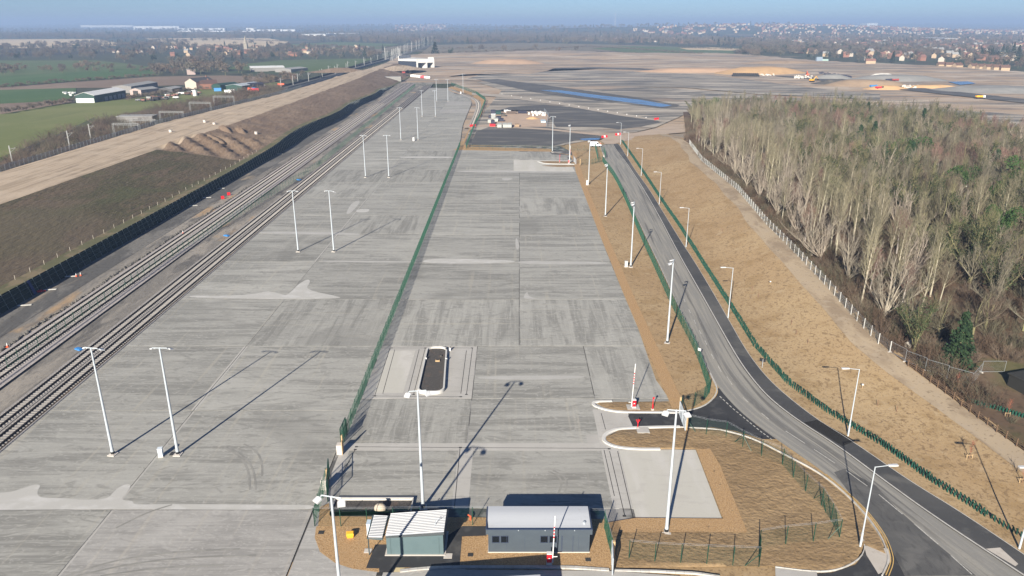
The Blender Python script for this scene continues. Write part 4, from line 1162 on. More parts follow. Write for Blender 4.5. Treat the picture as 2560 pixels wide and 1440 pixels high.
for p in resample([(on(*q).x, on(*q).y) for q in ((2412, 1000), (2440, 1010), (2480, 1020), (2520, 1032), (2575, 1050))], .4):
    for s in (-.25, .25): hr.tube((p[0] + R.uniform(-.05, .05), p[1] + s, field_z(*p)), (p[0], p[1] + s, field_z(*p) + .65), .11, .10, 5)
stuff(hr.build('hedge_guards', m_guard), 'short row of green tube guards behind the timber fence')

# ================================================================ CABINS
m_slate = layered('slate_grey_panel', (.062, .078, .096), [((.8, .8, 1.2), .45, .65, (.070, .088, .106), .6)], rough=.6)
m_teal = layered('grey_green_panel', (.098, .142, .152), [((.8, .8, 1.2), .45, .65, (.088, .130, .140), .6)], rough=.6)
m_dkblue = mat('dark_blue_trim', (.040, .055, .095), .5)
m_roofmem = layered('pale_roof_membrane', (.44, .46, .49), [((.15, .6, .5), .5, .65, (.38, .40, .435), .5), ((.9, .9, .9), .62, .7, (.40, .40, .41), .5)], rough=.6)
m_corr = layered('pale_corrugated_roof', (.42, .43, .445), [((.2, 1, .5), .5, .7, (.37, .385, .40), .5)], rough=.5)
W = 11.1; Dp = 3.75
cab = thing('site_cabin', 'long dark slate grey cabin with pale curved roof behind the red barrier', 'cabin', (-2.6, 67.5, .04))
mb = MB(); mb.box((W / 2, Dp / 2, 1.35), (W, Dp, 2.6)); mb.build('walls', m_slate, cab)
mb = MB(); mb.box((W / 2, Dp / 2, .0), (W + .12, Dp + .12, .16)); mb.build('plinth', m_block, cab)
mb = MB()                                                         # fascia ring
for c, s in (((W / 2, -.1, 2.78), (W + .5, .12, .62)), ((W / 2, Dp + .1, 2.78), (W + .5, .12, .62)), ((-.19, Dp / 2, 2.78), (.12, Dp + .08, .62)), ((W + .19, Dp / 2, 2.78), (.12, Dp + .08, .62))): mb.box(c, s)
mb.build('fascia', m_slate, cab)
mb = MB()
for c, s in (((W / 2, -.1, 3.13), (W + .54, .16, .07)), ((-.19, Dp / 2, 3.13), (.16, Dp + .04, .07)), ((W + .19, Dp / 2, 3.13), (.16, Dp + .04, .07)), ((W / 2, Dp + .1, 3.13), (W + .54, .16, .07))): mb.box(c, s)
mb.build('roof_trim', m_dkblue, cab)
mb = MB(); n = 10                                                   # shallow curved roof
for k in range(n):
    a, b = k / n, (k + 1) / n
    f = lambda t: 2.98 + .34 * smooth(t * 1.25) - .05 * max(0, t - .85)
    mb.face([(-.1, lerp(0, Dp, a), f(a)), (W + .1, lerp(0, Dp, a), f(a)), (W + .1, lerp(0, Dp, b), f(b)), (-.1, lerp(0, Dp, b), f(b))])
mb.face([(-.1, 0, 2.6)] + [(-.1, lerp(0, Dp, k / n), f(k / n)) for k in range(n + 1)] + [(-.1, Dp, 2.6)])
mb.face([(W + .1, 0, 2.6)] + [(W + .1, lerp(0, Dp, k / n), f(k / n)) for k in range(n + 1)] + [(W + .1, Dp, 2.6)])
mb.build('roof', m_roofmem, cab)
for x in (.42, 1.38, 5.72, 6.70):
    mb = MB()
    for c, s in (((x + .40, -.015, 2.18), (.84, .06, .05)), ((x + .40, -.015, 1.32), (.84, .06, .05)), ((x, -.015, 1.75), (.05, .06, .86)), ((x + .80, -.015, 1.75), (.05, .06, .86))): mb.box(c, s)
    fr = mb.build('window', m_dkblue, cab)
    mb = MB(); mb.box((x + .40, .0, 1.75), (.75, .03, .80)); mb.build('pane', m_glass, fr)
mb = MB(); mb.box((8.08, -.02, 1.1), (.07, .05, 2.15)); mb.box((9.28, -.02, 1.1), (.05, .03, 2.15)); mb.build('door', m_dkblue, cab)
for x in (2.0, 4.0, 8.0, 9.9):
    mb = MB(); mb.box((x, -.008, 1.4), (.02, .02, 2.4)); mb.build('panel_joint', m_dkblue, cab)
mb = MB(); mb.tube((W - .55, 1.0, 3.0), (W - .55, 1.0, 3.28), .16, .16, 10, caps=True); mb.build('roof_vent', m_galv, cab)
for x in (3.3, 6.2, 9.4):
    mb = MB(); mb.box((x, -.2, 3.05), (.10, .08, .07)); mb.build('roof_bolt', m_galv, cab)
# kiosk with corrugated mono-pitch roof
kio = thing('kiosk', 'grey-green kiosk with white corrugated sloping roof and side canopy', 'kiosk', (-13.7, 67.1, .06))
KW, KD = 6.2, 3.75
mb = MB()
mb.v = [(0, 0, 0), (KW, 0, 0), (KW, KD, 0), (0, KD, 0), (0, 0, 2.42), (KW, 0, 2.92), (KW, KD, 2.92), (0, KD, 2.42)]
mb.f = [(0, 1, 5, 4), (1, 2, 6, 5), (2, 3, 7, 6), (3, 0, 4, 7), (4, 5, 6, 7)]; mb.m = [0] * 5
mb.build('walls', m_teal, kio)
mb = MB(); mb.box((KW / 2, KD / 2, -.01), (KW + .45, KD + .4, .14)); mb.build('plinth', m_block, kio)
def corrugated(x0, x1, z0, z1, y0, y1, n, amp=.10):
    mb = MB(); dy = (y1 - y0) / n
    for k in range(n):
        y = y0 + k * dy
        pts = [(y, 0), (y + dy * .52, 0), (y + dy * .66, amp), (y + dy * .86, amp), (y + dy, 0)]
        for (a, h0), (b, h1) in zip(pts, pts[1:]):
            mb.face([(x0, a, z0 + h0), (x1, a, z1 + h0), (x1, b, z1 + h1), (x0, b, z0 + h1)])
    return mb
corrugated(-.05, KW + .12, 2.50, 3.02, -.1, KD + .1, 14).build('roof', m_corr, kio)
mb = MB()
for a, b in (((-.05, -.16, 2.37), (KW + .14, -.16, 2.89)), ((-.05, KD + .16, 2.37), (KW + .14, KD + .16, 2.89)), ((KW + .16, -.2, 2.88), (KW + .16, KD + .2, 2.88))):
    mb.bar(a, b, .10, .26)
mb.build('fascia', mat('dark_grey_trim', (.035, .045, .05), .5), kio)
mb = MB()
for x in (.45, 5.75): mb.box((x, -.01, 1.2), (.03, .02, 2.2))
mb.build('panel_joint', mat('panel_shadow_joint', (.05, .075, .08), .6), kio)
mb = MB(); mb.box((3.6, -.03, 2.55), (.14, .08, .09)); mb.build('outside_light', m_black, kio)
can = MB(); can = corrugated(-1.95, -.42, 2.30, 2.22, -.05, KD + .05, 14).build('canopy_roof', m_corr, kio)
mb = MB()
for a, b in (((-2.02, -.1, 2.2), (-.36, -.1, 2.12)), ((-2.02, KD + .1, 2.2), (-.36, KD + .1, 2.12)), ((-2.04, -.12, 2.2), (-2.04, KD + .12, 2.2)), ((-.36, -.12, 2.13), (-.36, KD + .12, 2.13))): mb.bar(a, b, .09, .22)
for p in ((-1.95, 0), (-1.95, KD), ): mb.bar((p[0], p[1], 0), (p[0], p[1], 2.2), .09)
mb.build('canopy_frame', mat('canopy_trim', (.05, .075, .08), .5), kio)
mb = MB(); mb.bar((KW - .9, 1.2, 2.95), (KW - .9, 1.2, 3.75), .05); mb.bar((KW - .9, 1.2, 3.4), (KW - .45, 1.45, 3.62), .04); mb.bar((KW - 1.1, 1.15, 3.2), (KW - .9, 1.2, 3.0), .03); mb.build('antenna', m_galv, kio)
# pale blue cabinet under the canopy
def cabinet(name, label, loc, size, m, rz=0.0, cat='cabinet'):
    t = thing(name, label, cat, loc, rz)
    mb = MB(); mb.box((0, 0, size[2] / 2 + .08), size); mb.build('housing', m, t)
    mb = MB(); mb.box((0, 0, size[2] + .12), (size[0] + .08, size[1] + .08, .08)); mb.build('lid', m, t)
    mb = MB(); mb.box((0, 0, .04), (size[0] + .14, size[1] + .14, .1)); mb.build('plinth', m_block, t)
    mb = MB(); mb.box((0, -size[1] / 2 - .012, size[2] / 2 + .1), (.025, .02, size[2] * .9)); mb.box((.12, -size[1] / 2 - .02, size[2] * .55), (.04, .03, .16)); mb.build('handle', m_galv, t)
    return t
cabinet('electric_cabinet', 'pale blue-white cabinet beside the kiosk canopy', (*at(931, 1333), .04), (1.05, .8, 1.35), mat('pale_blue_grp', (.50, .60, .68), .5))
cabinet('electric_cabinet', 'grey-white cabinet at the foot of the front mast pair', (*at(403, 1141), .01), (.55, .55, 1.15), mat('pale_grp', (.60, .66, .70), .5), .2)
cabinet('electric_cabinet', 'small white cabinet at the far mast by the middle of the yard', (*at(1034, 352), .01), (.8, .6, 1.5), m_white)
cabinet('electric_cabinet', 'grey cabinet beside the second mast on the earth verge', (*at(1565, 668), .1), (.7, .5, 1.3), mat('grey_grp', (.46, .48, .48), .5))
cabinet('electric_cabinet', 'white cabinet at the mast near the far barrier', (*at(1468, 463), .1), (.8, .6, 1.5), m_white)
cabinet('electric_cabinet', 'small white cabinet at the corner mast far up the yard', (*at(1152, 235), .01), (.9, .7, 1.8), m_white)
gh = thing('gate_office', 'low mono-pitch gate office just outside the bottom edge', 'gate office', (-10.5, 54.6, 0))
mb = MB(); mb.v = [(0, 0, 0), (13.2, 0, 0), (13.2, 5.3, 0), (0, 5.3, 0), (0, 0, 2.68), (13.2, 0, 3.5), (13.2, 5.3, 3.5), (0, 5.3, 2.68)]
mb.f = [(0, 1, 5, 4), (1, 2, 6, 5), (2, 3, 7, 6), (3, 0, 4, 7)]; mb.m = [0] * 4; mb.build('walls', m_teal, gh)
mb = MB(); mb.face([(-.1, -.1, 2.70), (13.3, -.1, 3.52), (13.3, 5.35, 3.52), (-.1, 5.35, 2.70)]); mb.build('roof', m_corr, gh)
mb = MB(); mb.box((6, -.02, 1.1), (1, .06, 2.1)); mb.build('door', m_slate, gh)
# grit bin
t = thing('grit_bin', 'small yellow grit bin standing on the orange gravel', 'grit bin', (*at(876, 1343), .05), .15); t.scale = (.85,) * 3
mb = MB(); mb.v = [(-.38, -.28, 0), (.38, -.28, 0), (.38, .28, 0), (-.38, .28, 0), (-.48, -.36, .5), (.48, -.36, .5), (.48, .36, .62), (-.48, .36, .62)]
mb.f = [(0, 1, 5, 4), (1, 2, 6, 5), (2, 3, 7, 6), (3, 0, 4, 7), (3, 2, 1, 0)]; mb.m = [0] * 5; mb.build('body', m_yellow, t)
mb = MB(); mb.v = [(-.52, -.40, .5), (.52, -.40, .5), (.52, .40, .63), (-.52, .40, .63), (-.4, -.2, .66), (.4, -.2, .66), (.4, .25, .74), (-.4, .25, .74)]
mb.f = [(0, 1, 5, 4), (1, 2, 6, 5), (2, 3, 7, 6), (3, 0, 4, 7), (4, 5, 6, 7)]; mb.m = [0] * 5; mb.build('lid', m_yellow, t)
# covers set into ground
for (px, py), w, lab in (((920, 1378), .7, 'grey square access cover in the gravel left of the kiosk path'), ((1120, 1391), .8, 'pale square cover in the asphalt beside the kiosk'), ((434, 1135), .8, 'dark metal cover beside the front inner mast'), ((803, 1332), .55, 'dark cover in the gravel near the gate fence'), ((1176, 1388), .5, 'dark cover in the gravel before the cabin'), ((1470, 1400), .5, 'dark round cover in the gravel beyond the barrier'), ((948, 1437), .5, 'dark gully at the bottom edge by the path')):
    x, y = at(px, py); mb = MB(); mb.box((0, 0, 0), (w * 1.15, w, .06))
    o = mb.build('access_cover', m_block if 'pale' in lab or 'grey' in lab else m_slot, None, (x, y, .055)); tag(o, lab, 'cover')

# ================================================================ BARRIERS, POSTS, GATES
def barrier(loc, label, arm_h=5.6, lean=.03, dirx=1, flip=0.0):
    t = thing('barrier', label, 'barrier', loc, flip)
    mb = MB(); mb.box((0, 0, .16), (.62, .5, .32)); mb.build('plinth', m_block, t)
    c = MB(); c.box((0, 0, .84), (.52, .42, 1.05)); c = c.build('cabinet', m_red, t)
    mb = MB(); mb.box((0, 0, 1.40), (.56, .46, .07)); mb.build('lid', m_white, c)
    mb = MB(); mb.prism([(math.cos(a) * .13, math.sin(a) * .13) for a in np.linspace(0, math.pi, 8)], 0, .012)
    o = mb.build('badge', m_white, c, (0, -.215, .78)); o.rotation_euler = (math.pi / 2, 0, 0)
    ax = dirx * .36
    a = MB(); a.box((0, 0, arm_h / 2), (.10, .08, arm_h)); a = a.build('arm', m_white, t, (ax, 0, .55)); a.rotation_euler = (0, lean, 0)
    for k, z in enumerate(np.arange(arm_h * .52, arm_h * .82, .42)):
        mb = MB(); mb.box((0, 0, z), (.106, .086, .2)); mb.build('red_band', m_red, a)
    mb = MB(); mb.box((0, 0, -.1), (.2, .16, .5)); mb.build('counterweight', m_galv, a)
    mb = MB(); mb.bar((.0, 0, .35), (dirx * .5, 0, .4), .07); mb.build('hub', m_white, a)
    return t
barrier((4.0, 65.6, .10), 'red and white barrier with raised arm in front of the slate cabin', 5.6)
barrier((18.45, 100.1, .10), 'red and white barrier with raised arm on the narrow earth island', 6.8, .03, -1)
barrier((23.6, 308.9, .10), 'far red and white barrier with raised arm at the other entrance', 6.8, .03, 1)
x, y = at(1585, 1022)
mb = MB(); mb.box((0, 0, 0), (1.9, 1.5, .12)); o = mb.build('concrete_pad', m_pale, None, (x - .1, y + .3, .12)); tag(o, 'grey concrete pad under the island barrier', 'pad')
x, y = at(1612, 1077)
mb = MB(); mb.box((0, 0, 0), (1.75, 1.5, .1)); o = mb.build('concrete_pad', m_pale, None, (x - .3, y - .1, .14)); tag(o, 'grey concrete pad in the earth by the catch post', 'pad')
def red_post(loc, label, h=1.6, kind=0):
    t = thing('barrier_post', label, 'post', loc)
    mb = MB(); mb.box((0, 0, .08), (.4, .4, .16)); mb.build('base', m_block, t)
    mb = MB(); mb.tube((0, 0, .1), (0, 0, h), .055, .05, 8, caps=True)
    if kind == 0: mb.box((0, 0, .5), (.17, .14, .8))
    mb.build('stem', m_red, t)
    mb = MB()
    if kind == 0: mb.box((.06, 0, h), (.26, .12, .26))
    else:
        mb.bar((0, 0, h * .55), (-.28, 0, h * .95), .07); mb.bar((0, 0, h * .55), (.28, 0, h * .95), .07)
    mb.build('head', m_red, t)
    return t
red_post((*at(1631, 1026), .1), 'slim red reader post beside the island barrier', 2.0)
red_post((*at(1594, 1072), .1), 'red forked catch post across the entrance lane', 1.5, 1)
red_post((*at(1399, 406), .05), 'slim dark red post left of the far barrier', 3.0)
# gates
def gate(a, b, label, m=m_green, h=2.3, nv=10):
    a, b = Vector((*a, 0)), Vector((*b, 0)); L = (b - a).length
    t = thing('gate', label, 'gate', a, math.atan2(b.y - a.y, b.x - a.x))
    mb = MB()
    for p, q in (((0, 0, .15), (L, 0, .15)), ((0, 0, h), (L, 0, h)), ((0, 0, h * .55), (L, 0, h * .55)), ((0, 0, .1), (0, 0, h)), ((L, 0, .1), (L, 0, h)), ((L / 2, 0, .1), (L / 2, 0, h))): mb.bar(p, q, .09)
    mb.build('frame', m, t)
    mb = MB()
    for k in range(nv * 2): mb.bar((L * (k + .5) / nv / 2, 0, .15), (L * (k + .5) / nv / 2, 0, h), .022)
    stuff(mb.build('bars', m, t))
    return t
gate(at(1698, 1036), at(1713, 1078), 'open grey tubular gate at the road entrance', m_galv, 2.2)
gate(at(853, 1112), at(866, 1082), 'dark green sliding gate leaf at the fence end', m_greenpost, 2.5)
gate(at(820, 1256), at(824, 1190), 'dark green sliding gate leaf behind the concrete block', m_greenpost, 2.6)
gate(at(1531, 1440), at(1529, 1391), 'grey tubular gate cut by the bottom edge', m_galv, 2.2)
gate(at(1433, 402), at(1440, 412), 'small grey gate by the far barrier', m_galv, 2.2)
for (px, py), lab, h in (((1716, 1076), 'brown timber gate post at the road entrance', 2.6), ((1699, 1028), 'brown timber gate post on the island side', 2.4), ((1533, 1396), 'brown timber post at the lower gate', 2.3), ((1450, 413), 'pale timber post by the far gate', 2.6)):
    mb = MB(); mb.box((0, 0, h / 2), (.26, .26, h)); o = mb.build('gate_post', m_newtimber, None, (*at(px, py), 0)); tag(o, lab, 'gate post')
# concrete block ends with timber facing
def block_end(p, label, n=2, timber=True):
    x, y = at(*p)
    t = thing('block_stack', label, 'block stack', (x, y, 0))
    for k in range(n):
        mb = MB(); mb.box((0, .1, .36 + .72 * k), (.72, .85, .70)); mb.build('block', m_block, t)
    if timber:
        mb = MB(); mb.box((.40, .1, 1.05), (.10, .9, 2.1)); mb.build('timber_face', m_newtimber, t)
        mb = MB(); mb.box((.40, .1, 2.4), (.16, .3, .8)); mb.build('timber_top', m_newtimber, t)
    return t
block_end((850, 1134), 'stacked pale concrete blocks with timber at the middle fence end')
block_end((812, 1222), 'stacked pale concrete blocks with timber at the gate corner')

# ================================================================ KERBED BASINS
def rim(name, outline, label, h, wdt, m_floor, m=None, cat='basin'):
    P = outline
    if sum(p[0] * q[1] - q[0] * p[1] for p, q in zip(P, P[1:] + P[:1])) < 0: P = P[::-1]
    c = (sum(p[0] for p in P) / len(P), sum(p[1] for p in P) / len(P))
    t = thing(name, label, cat, (c[0], c[1], 0))
    rel = [(p[0] - c[0], p[1] - c[1]) for p in P]
    mb = MB(); mb.sweep([(-wdt, .0), (0, 0), (0, h), (-wdt, h)], rel + [rel[0], rel[1]]); mb.build('rim', m or m_kerb, t)
    mb = MB(); mb.face([(x, y, h * .35) for x, y in rel]); mb.build('floor', m_floor, t)
    return t
m_dkgravel = layered('dark_gravel', (.085, .078, .072), [((6, 6, 6), .42, .62, (.045, .042, .04), .8, 3), ((9, 9, 9), .58, .68, (.20, .185, .17), .7, 2), ((.6, .6, .6), .55, .66, (.13, .095, .075), .6)])
def rrect(x0, y0, x1, y1, r, x0b=None, x1b=None, n=5):
    out = []
    x0b = x0 if x0b is None else x0b; x1b = x1 if x1b is None else x1b
    for cx, cy, a in ((x1b - r, y1 - r, 0), (x0b + r, y1 - r, 90), (x0 + r, y0 + r, 180), (x1 - r, y0 + r, 270)):
        for k in range(n + 1):
            t_ = math.radians(a + 90 * k / n); out.append((cx + r * math.cos(t_), cy + r * math.sin(t_)))
    return out
isl = rim('kerbed_island', rrect(-15.0, 104.6, -10.7, 122.0, 1.4, -15.2, -11.5), 'long rounded white-kerbed island filled with dark gravel', .55, .26, m_dkgravel, layered('white_rim', (.54, .53, .50), [((1, 1, 1), .5, .7, (.45, .43, .4), .4)]), 'island')
mb = MB(); mb.box((.3, 3.2, .3), (.75, .6, .25)); mb.build('pit', m_newtimber, isl); mb = MB(); mb.box((.3, 3.3, .44), (.6, .42, .03)); mb.build('pit_hole', m_slot, isl)
mb = MB(); mb.tube((.7, 5.2, .2), (.7, 5.2, .42), .28, .2, 8, caps=True); mb.build('cover', m_slot, isl)
bas = rim('kerbed_basin', [(-21.6, 74.0), (-12.0, 74.0), (-12.0, 77.1), (-21.6, 77.1)], 'rectangular white-kerbed basin with gravel behind the kiosk', .45, .3, m_dkgravel, layered('basin_rim', (.56, .54, .50), [((1, 1, 1), .5, .7, (.45, .43, .39), .5)]))
# beige tank-like bundle on the basin
t = thing('wrapped_pump', 'beige rounded wrapped pump sitting in the kerbed basin', 'pump', (*at(951, 1279), .2))
mb = MB()
for k in range(6):
    r0, r1 = (.55, .62, .6, .5, .36, .15, 0)[k:k + 2]; z0, z1 = (0, .2, .45, .65, .8, .88, .9)[k:k + 2]
    mb.tube((0, 0, z0), (0, 0, z1), r0, r1, 12)
o = mb.build('body', mat('beige_cover', (.50, .43, .33), .7), t, smooth_=True); o.scale = (1.2, .9, 1)
mb = MB(); mb.box((.1, .25, .95), (.5, .4, .1)); mb.build('hatch', m_slot, t)
# a few bollard-size white fittings on the island
for (px, py), lab in (((1125, 877), 'small white fitting at the back corner of the kerbed island'), ((1065, 902), 'small white fitting on the near-track rim of the kerbed island'), ((1116, 903), 'small white fitting on the road-side rim of the kerbed island')):
    t = thing('white_fitting', lab, 'fitting', (*at(px, py), .02))
    mb = MB(); mb.box((0, 0, .3), (.3, .3, .6)); mb.build('body', m_white, t); mb = MB(); mb.box((.1, .1, .66), (.2, .12, .12)); mb.build('cap', m_black, t)
# island nose kerbs: broad white sloping noses
def nose(px_pts, label, w=.55):
    C = rounded(ats(px_pts), 2)
    mb = MB(); mb.sweep([(-w / 2, 0), (w / 2, 0), (w / 2, .10), (w * .2, .17), (-w / 2, .17)], C)
    o = mb.build('kerb', layered('white_kerb', (.56, .55, .52), [((1, 1, 1), .5, .7, (.48, .46, .43), .4)])); structure(o, label)
nose([(1690, 1032), (1640, 1031), (1560, 1031), (1520, 1026), (1490, 1017), (1482, 1010), (1489, 1005), (1530, 1004)], 'broad white kerb nose of the barrier island')
nose([(1650, 1123), (1590, 1123), (1540, 1118), (1512, 1106), (1508, 1093), (1522, 1080), (1548, 1072.5), (1600, 1070), (1700, 1068)], 'broad white kerb nose of the earth plot')
nose([(1345, 404), (1352, 407.5), (1375, 410), (1440, 411)], 'broad white kerb nose at the far entrance', .5)
plot([(1350, 403.5), (1375, 403), (1420, 403.5), (1440, 405), (1438, 409), (1375, 409.5), (1358, 407)], 'earth_plot', m_clod, .03, 1.5, .05, 'narrow earth tongue at the far entrance')
plot([(1354, 414), (1395, 412.5), (1440, 413), (1436, 417), (1395, 417.5), (1368, 416)], 'earth_plot', m_clod, .03, 1.5, .05, 'second narrow earth tongue at the far entrance')
# ---------------------------------------------------------------- small things about the yard and verge
def cone(loc, label, group='traffic cones'):
    t = thing('traffic_cone', label, 'traffic cone', loc, 0, group)
    mb = MB(); mb.box((0, 0, .03), (.45, .45, .06)); mb.build('foot', m_orange, t)
    mb = MB(); mb.tube((0, 0, .05), (0, 0, .35), .17, .11, 10); mb.build('body', m_orange, t)
    mb = MB(); mb.tube((0, 0, .35), (0, 0, .8), .112, .03, 10, caps=True); mb.build('sleeve', m_white, t)
    return t
cone((*at(20, 872), .35), 'orange and white cone on the outer track by the picture edge')
cone((*at(191, 691), 0), 'orange and white cone by the tarp on the green slope, nearer one', )
cone((*at(202, 689), 0), 'orange and white cone by the tarp on the green slope, farther one')
cone((*at(458, 586), .3), 'white-topped cone on the outer track far along')
for (px, py), lab, sz in (((198, 874), 'blue plastic sheet parcel beside the second track', (1.5, .8, .22)), ((567, 590), 'blue plastic sheet parcel far along the second track', (1.6, .9, .25)), ((747, 450), 'small blue sheet parcel at the distant track side', (1.6, 1, .25)), ((667, 449), 'small pale blue parcel near the distant siding fence', (1.4, .6, .2))):
    mb = MB(); mb.box((0, 0, sz[2] / 2), sz); mb.box((-.1, 0, sz[2] + .03), (sz[0] * .8, sz[1] * .7, .06))
    o = mb.build('sheet_parcel', m_blue, None, (*at(px, py), 0), -.5); tag(o, lab, 'parcel')
m_pipe = mat('white_board', (.55, .54, .50), .6)
for (px, py), lab in (((62, 763), 'white board lying on the dark ground nearest the picture edge'), ((125, 724), 'white board lying beside the red spill kit'), ((518, 494), 'white board lying on the cess far along'), ((483, 514), 'white board lying on the cess before the far one'), ((176, 691), 'white board at the foot of the blue tarp'), ((700, 385), 'white board lying on the cess by the deep slope'), ((552, 471), 'white board with cone at the slope foot')):
    mb = MB(); mb.box((0, 0, .06), (2.6, .55, .10)); o = mb.build('board', m_pipe, None, (*at(px, py), -.02), .25 + R.uniform(-.2, .2)); tag(o, lab, 'board')
t = thing('spill_kit', 'red plastic tray lying at the foot of the green slope', 'tray', (*at(97, 730), 0), .3)
mb = MB(); mb.box((0, 0, .2), (1.2, .7, .4)); mb.build('body', m_red, t); mb = MB(); mb.box((.9, .2, .12), (.7, .3, .2)); mb.build('lid', m_red, t)
for (px, py), lab in (((557, 497), 'red plastic barrier standing by the rubble line, nearer one'), ((572, 488), 'red plastic barrier standing by the rubble line, farther one')):
    t = thing('plastic_barrier', lab, 'barrier', (*at(px, py), 0), .5, 'red plastic barriers')
    mb = MB(); mb.box((0, 0, .5), (1.0, .12, .95)); mb.build('panel', m_red, t)
    for s in (-.4, .4):
        mb = MB(); mb.box((s, 0, .04), (.12, .55, .08)); mb.build('foot', m_red, t)
mb = MB(); y0 = 150.5
pr = bund_prof(y0)
mb.face([(pr[1][0] + .16, y0 - .5, .02), (pr[1][0] + .16, y0 + .5, .02), (pr[2][0] + .12, y0 + .4, pr[2][1] + .05), (pr[2][0] + .12, y0 - .4, pr[2][1] + .05)])
mb.v = mb.v + [(v[0] + .05, v[1], v[2]) for v in mb.v]; mb.f += [(4, 5, 6, 7), (0, 1, 5, 4), (1, 2, 6, 5), (2, 3, 7, 6), (3, 0, 4, 7)]; mb.m += [0] * 5
o = mb.build('tarpaulin', mat('navy_tarp', (.02, .04, .13), .7)); tag(o, 'navy tarpaulin hanging down the green slope', 'tarpaulin')
t = thing('stub_block', 'orange flexible duct end sticking from the gravel behind the cabins', 'duct', (*at(1176, 1300), .03))
mb = MB(); mb.tube((0, 0, 0), (.05, 0, .45), .10, .10, 8); mb.tube((.05, 0, .45), (-.28, 0, .72), .10, .09, 8, caps=True); mb.build('duct', m_orange, t)
# young trees with timber stakes and small stuff in the field
m_twig = mat('young_twigs', (.20, .11, .07), .8); m_rtwig = mat('russet_twigs', (.30, .10, .06), .8)
def young_tree(p, label, big=False):
    b = on(*p)
    t = thing('young_tree', label, 'young tree', b, 0, 'staked young trees in the field')
    mb = MB()
    for s in (-.35, .35): mb.bar((s, 0, -.05), (s, 0, .75), .06)
    mb.bar((-.38, 0, .6), (.38, 0, .6), .05); mb.build('stakes', m_newtimber, t)
    mb = MB(); mb.tube((0, 0, 0), (0, 0, 2.6), .035, .015, 5); mb.build('trunk', m_twig, t)
    mb = MB(); r3 = random.Random(p[0])
    for k in range(46):
        z = r3.uniform(1.0, 2.6); a = r3.uniform(0, 6.28); l = r3.uniform(.3, .75)
        mb.tube((0, 0, z), (math.cos(a) * l * .6, math.sin(a) * l * .6, z + l * .8), .014, .008, 3)
    mb.build('crown', m_rtwig, t)
young_tree((2423, 1148), 'staked young russet tree in the orange field left of the others')
young_tree((2555, 1208), 'staked young russet tree at the right field edge')
young_tree((2389, 976), 'staked young tree between the two fences')
young_tree((2518, 1042), 'staked young tree beside the green guards by the timber fence')
for k, p in enumerate(((2193, 1015), (2241, 1030), (1895, 745), (1880, 727), (1978, 812), (1990, 838), (2019, 860), (1805, 580))):
    b = on(*p); mb = MB(); r3 = random.Random(k)
    mb.bar((0, 0, -.1), (.02, 0, 1.0), .05)
    for q in range(5): mb.tube((0, 0, .2 + q * .15), (r3.uniform(-.15, .15), r3.uniform(-.1, .1), .5 + q * .17), .012, .008, 3)
    o = mb.build('sapling', m_twig, None, b); tag(o, 'thin dark bare sapling standing alone in the orange field', 'sapling', 'bare saplings in the field')
for p, lab in (((1925, 712), 'small white marker lying in the orange field'), ((2155, 972), 'small white marker in the field right of the lamp')):
    t = thing('field_marker', lab, 'marker', on(*p)); mb = MB(); mb.bar((0, 0, -.05), (0, 0, .7), .06); mb.build('stake', m_newtimber, t); mb = MB(); mb.box((0, 0, .75), (.25, .2, .2)); mb.build('head', m_white, t)
t = thing('road_sign', 'small dark twin sign turned away on the footpath verge', 'road sign', (*at(1905, 920), .05), -.6)
mb = MB(); mb.bar((0, 0, 0), (0, 0, 1.6), .06); mb.build('post', m_galv, t); mb = MB(); mb.box((-.26, 0, 1.45), (.42, .04, .6)); mb.box((.26, 0, 1.45), (.42, .04, .6)); mb.build('board', m_black, t)
t = thing('fence_sign', 'small white notice on the road fence near the entrance', 'sign', (*at(1746, 905), .0), -.9)
mb = MB(); mb.box((0, 0, 2.35), (.62, .04, .5)); mb.build('board', m_white, t); mb = MB(); mb.bar((0, .05, 0), (0, .05, 2.4), .06); mb.build('post', m_greenpost, t)
t = thing('gas_tank', 'grey cylindrical tank lying in the wood edge behind the fence', 'tank', on(2275, 868, .65), .65)
mb = MB(); mb.tube((-1.1, 0, 0), (1.1, 0, 0), .6, .6, 14); mb.tube((1.1, 0, 0), (1.3, 0, 0), .6, .3, 14, caps=True); mb.tube((-1.3, 0, 0), (-1.1, 0, 0), .3, .6, 14); mb.build('shell', layered('weathered_tank', (.42, .40, .36), [((1, 1, 1), .45, .65, (.30, .28, .24), .7)]), t, smooth_=True)
mb = MB(); mb.box((-.7, 0, -.55), (.2, 1, .3)); mb.box((.7, 0, -.55), (.2, 1, .3)); mb.build('cradle', m_block, t)
# dark pit edge and rock at the right border
t = thing('dark_shed', 'dark low shed half hidden at the wood edge', 'shed', on(2556, 985, -.1), .3)
mb = MB(); mb.box((2.6, 1.2, 1.1), (5.2, 3, 2.2)); mb.build('walls', mat('dark_boards', (.02, .02, .018), .9), t); mb = MB(); mb.box((2.6, 1.2, 2.28), (5.6, 3.4, .16)); mb.build('roof', mat('dark_felt', (.03, .03, .028), .9), t)
